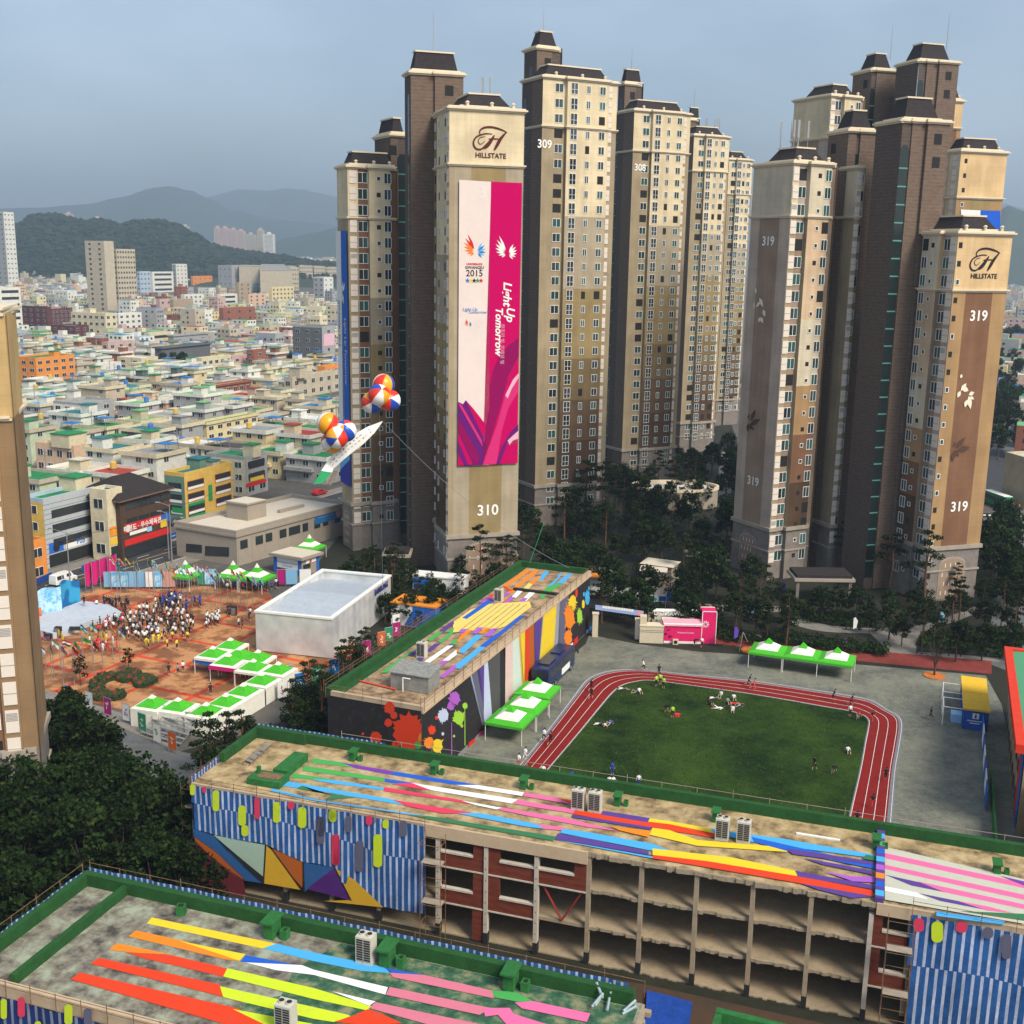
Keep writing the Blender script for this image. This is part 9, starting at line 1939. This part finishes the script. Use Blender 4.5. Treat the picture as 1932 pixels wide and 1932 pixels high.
FP=[('fd',612,1180,'run','white','black','runner in white and black just outside the top of the track',-1.5),('fd',750,1225,'stand','black','black','person in black behind the lime green trio',0),('fd',725,1325,'stand','lime','black','left person of the lime green trio at the top of the field',.5),('fd',762,1310,'stand','lime','black','middle person of the lime green trio at the top of the field',0),('fd',792,1345,'stand','lime','black','right person of the lime green trio at the top of the field',-.5),
('fd',125,1445,'run','black','black','runner in black alone on the upper left of the track',2.6),('fd',425,1350,'lie','white','grey','person in white lying at the top left of the field',1.2),('fd',540,1375,'lie','red','grey','person in red lying next to a white one at the top left',-1.2),('fd',572,1385,'sit','white','black','person in white sitting at the top left of the field',.4),
('fd',205,1680,'lie','white','navy','person in white lying left in the trio near the left straight',1.0),('fd',250,1680,'lie','navy','white','middle person lying in the trio near the left straight',.1),('fd',295,1665,'lie','blue','grey','right person lying in the trio near the left straight',-.6),
('fd',812,1560,'bend','black','black','person in black bending over in the left middle of the field',1.2),('fd',835,1560,'bend','black','black','second person in black bending beside the red bag',-.8),('fd',875,1615,'stand','lime','black','person in lime vest and black trousers beside the red bag',0),
('fd',1580,1320,'run','black','black','runner in black beside the orange-red runner at the top',1.5),('fd',1622,1358,'run','orange red','red','runner in orange-red at the top of the track',1.5),
('fd',1220,1490,'sit','black','black','person in black sitting left of the resting group',.8),('fd',1265,1435,'lie','white','grey','person in white lying behind the resting group',1.3),('fd',1320,1415,'sit','white','grey','person in pale clothes sitting at the top of the resting group',-.5),('fd',1295,1525,'lie','white','white','person lying in white at the front left of the resting group',-1.7),
('fd',1388,1480,'sit','grey','black','person in grey sitting in the middle of the resting group',.3),('fd',1385,1520,'lie','black','black','person in black lying in the resting group',1.9),('fd',1442,1445,'sit','white','black','person sitting at the top right of the resting group',0),('fd',1450,1485,'lie','red','red','person in bright red lying in the resting group',1.4),('fd',1495,1500,'lie','black','grey','person in black lying at the right of the resting group',-1.2),('fd',1430,1555,'sit','white','white','person in white with legs stretched at the front of the resting group',-.2),
('br',948,275,'run','black','black','runner in black before the upper right bend',1.5),('br',1040,300,'run','black','black','runner in black entering the upper right bend',1.2),('br',1145,385,'run','black','red','runner with black top in the upper right bend',.7),('br',1035,355,'stand','white','black','person in white standing inside the upper right bend',0),('br',1075,370,'bend','red','white','person in red bending inside the upper right bend',.5),
('br',1025,540,'sit','white','navy','person in white sitting alone near the right straight',0),('br',852,630,'walk','black','black','person in black walking in the lower right of the field',-1),('br',945,650,'bend','black','grey','person in black leaning in the lower right of the field',.6),('br',1217,685,'run','black','black','runner in black on the upper right straight',0),('br',1148,825,'run','black','red','runner in black top on the middle of the right straight',.1),('br',1068,915,'run','black','black','runner in black at the bottom of the right straight',0),('br',1450,370,'walk','black','black','person in black walking alone on the yard left of the yellow booth',1.6),
('bm',1248,405,'run','white','black','runner in white shirt, left one of a pair on the left straight',2.6),('bm',1283,425,'run','black','black','runner in black, right one of a pair on the left straight',2.6),('bm',1145,510,'run','white','white','runner in white near the bottom of the left straight',2.6),('bm',1110,545,'run','white','red','runner in white at the track edge near the green parapet',2.6),('bm',1245,570,'sit','white','blue','person in white sitting at the bottom of the left straight',0),('bm',1505,130,'run','black','black','runner in black on the left straight, upper one',2.6) ,
('bm',1620,590,'stand','blue','blue','person in blue standing at the lower left of the field',0),('bm',1605,630,'sit','white','black','left person in white sitting by the green parapet',0),('bm',1630,630,'sit','white','blue','person in white and blue sitting by the green parapet',.7),('bm',1762,655,'stand','white','blue','person in white and blue by the green parapet, alone',0),('bm',1398,600,'sit','blue','red','person in blue and red sitting by the green parapet',0),
('fd',1080,945,'bend','black','black','person in black bending at the pink booth corner',1),('fd',1145,965,'walk','white','black','person in white walking at the pink booth corner',0),('r2',1005,1720,'stand','navy','navy','person in dark blue behind the green tents by the red path',0)]
for fr,x,y,po,sh,pa,lb,rz in FP:
    g=fa(fr,x,y); person(g.x,g.y,po,rz,sh,pa,lb,z=.06 if y else 0)
b=MB(); blob(b,(0,0,.1),.42,5,0,.6); b.tube((.2,0,.2),(.5,.2,.12),.05,.05,5); o=b.build('bag',[CL['red']]); g=G('fd',920,1590); o.location=(g.x,g.y,.06); tag(o,'red bag on the grass beside the person in the lime vest','bag')
pr=random.Random(9)
def crowd(poly,n,shirts,pants,label,grp,fr='pl',poses=('stand','stand','walk'),d=.55):
    P=[tuple(G(fr,*q)[:2]) for q in poly]; xs=[p[0] for p in P]; ys=[p[1] for p in P]; k=0; L=[]; t=0
    while k<n and t<5000:
        t+=1; p=(pr.uniform(min(xs),max(xs)),pr.uniform(min(ys),max(ys)))
        if not inside(p,P) or any((p[0]-a)**2+(p[1]-c)**2<d*d for a,c in L): continue
        L.append(p); sh=pr.choice(shirts); person(p[0],p[1],pr.choice(poses),pr.uniform(0,6.28),sh,pr.choice(pants),f'person in {sh} '+label,grp,pr.uniform(.93,1.05),.03); k+=1
crowd([(680,960),(760,945),(860,905),(1000,930),(1060,1010),(1040,1075),(900,1080),(790,1105),(670,1090),(660,1010)],125,['white']*5+['black']*4+['grey'],['black','black','navy'],'in the dense crowd in the middle of the plaza','people of the dense plaza crowd')
crowd([(860,900),(940,860),(990,880),(975,925),(880,935)],30,['blue','navy','blue','white'],['navy','black'],'in the group at the back of the dense crowd','people at the back of the plaza crowd')
crowd([(1005,900),(1095,890),(1105,915),(1010,940)],8,['blue'],['blue','navy'],'in the small group right of the crowd by the flagpoles','people in blue by the flagpoles')
crowd([(1115,985),(1190,970),(1195,1015),(1115,1040)],16,['white'],['black'],'in the tight group right of the dense crowd','people in white right of the crowd')
crowd([(490,1040),(560,1020),(640,985),(690,990),(640,1040),(500,1075)],20,['white','black','red','black'],['black'],'at the curved front of the stage','people at the stage front')
crowd([(485,1120),(590,1110),(655,1140),(640,1160),(490,1165)],12,['red','white'],['red','white'],'in the group left below the stage','people in red and white below the stage')
crowd([(530,900),(700,905),(780,930),(690,950),(560,925)],14,['black','navy'],['black'],'standing behind the stage corner','people in dark clothes behind the stage corner')
crowd([(740,1130),(1060,1060),(1100,1080),(1000,1150),(800,1160)],9,['yellow'],['yellow','black'],'at the front edge of the plaza crowd','people in yellow before the crowd')
crowd([(1200,830),(1400,830),(1560,830),(1540,800),(1400,800)],18,['white','red','blue','black'],['black','navy'],'under the green tents at the back of the plaza','people under the back tents')
crowd([(1200,950),(1380,950),(1380,1060),(1220,1060)],6,['black','navy','white'],['black'],'strolling between the crowd and the silver pavilion','people strolling by the pavilion')
for x,y,sh,l in [(918,1285,'black','left one of the three standing beyond the flower bed'),(968,1285,'grey','middle one of the three standing beyond the flower bed'),(995,1270,'white','right one of the three standing beyond the flower bed'),(460,935,'black','alone on the stage by the backdrop'),(527,925,'white','at the back edge of the stage, left of the dark group'),(1145,1395,'black','sitting between the bent row of tents and the plaza')]:
    g=G('pl',x,y); person(g.x,g.y,'stand',.5,sh,'black',f'person in {sh} '+l,z=.9 if x==460 else .03)
crowd([(1880,900),(1925,890),(1925,1010),(1800,1020),(1810,960)],22,['black','orange red','navy','grey'],['black'],'on the avenue right of the 319 tower','people on the far avenue','r2',d=.8)
crowd([(1380,420),(1430,420),(1440,640),(1320,700),(1350,560)],12,['red','navy','white'],['black'],'on the promenade left of the 319 tower','people on the promenade','gd',d=.9)
g=G('am',320,1070); person(g.x,g.y,'walk',.5,'black','black','person in black walking below the pavilion wall by the magenta banner')
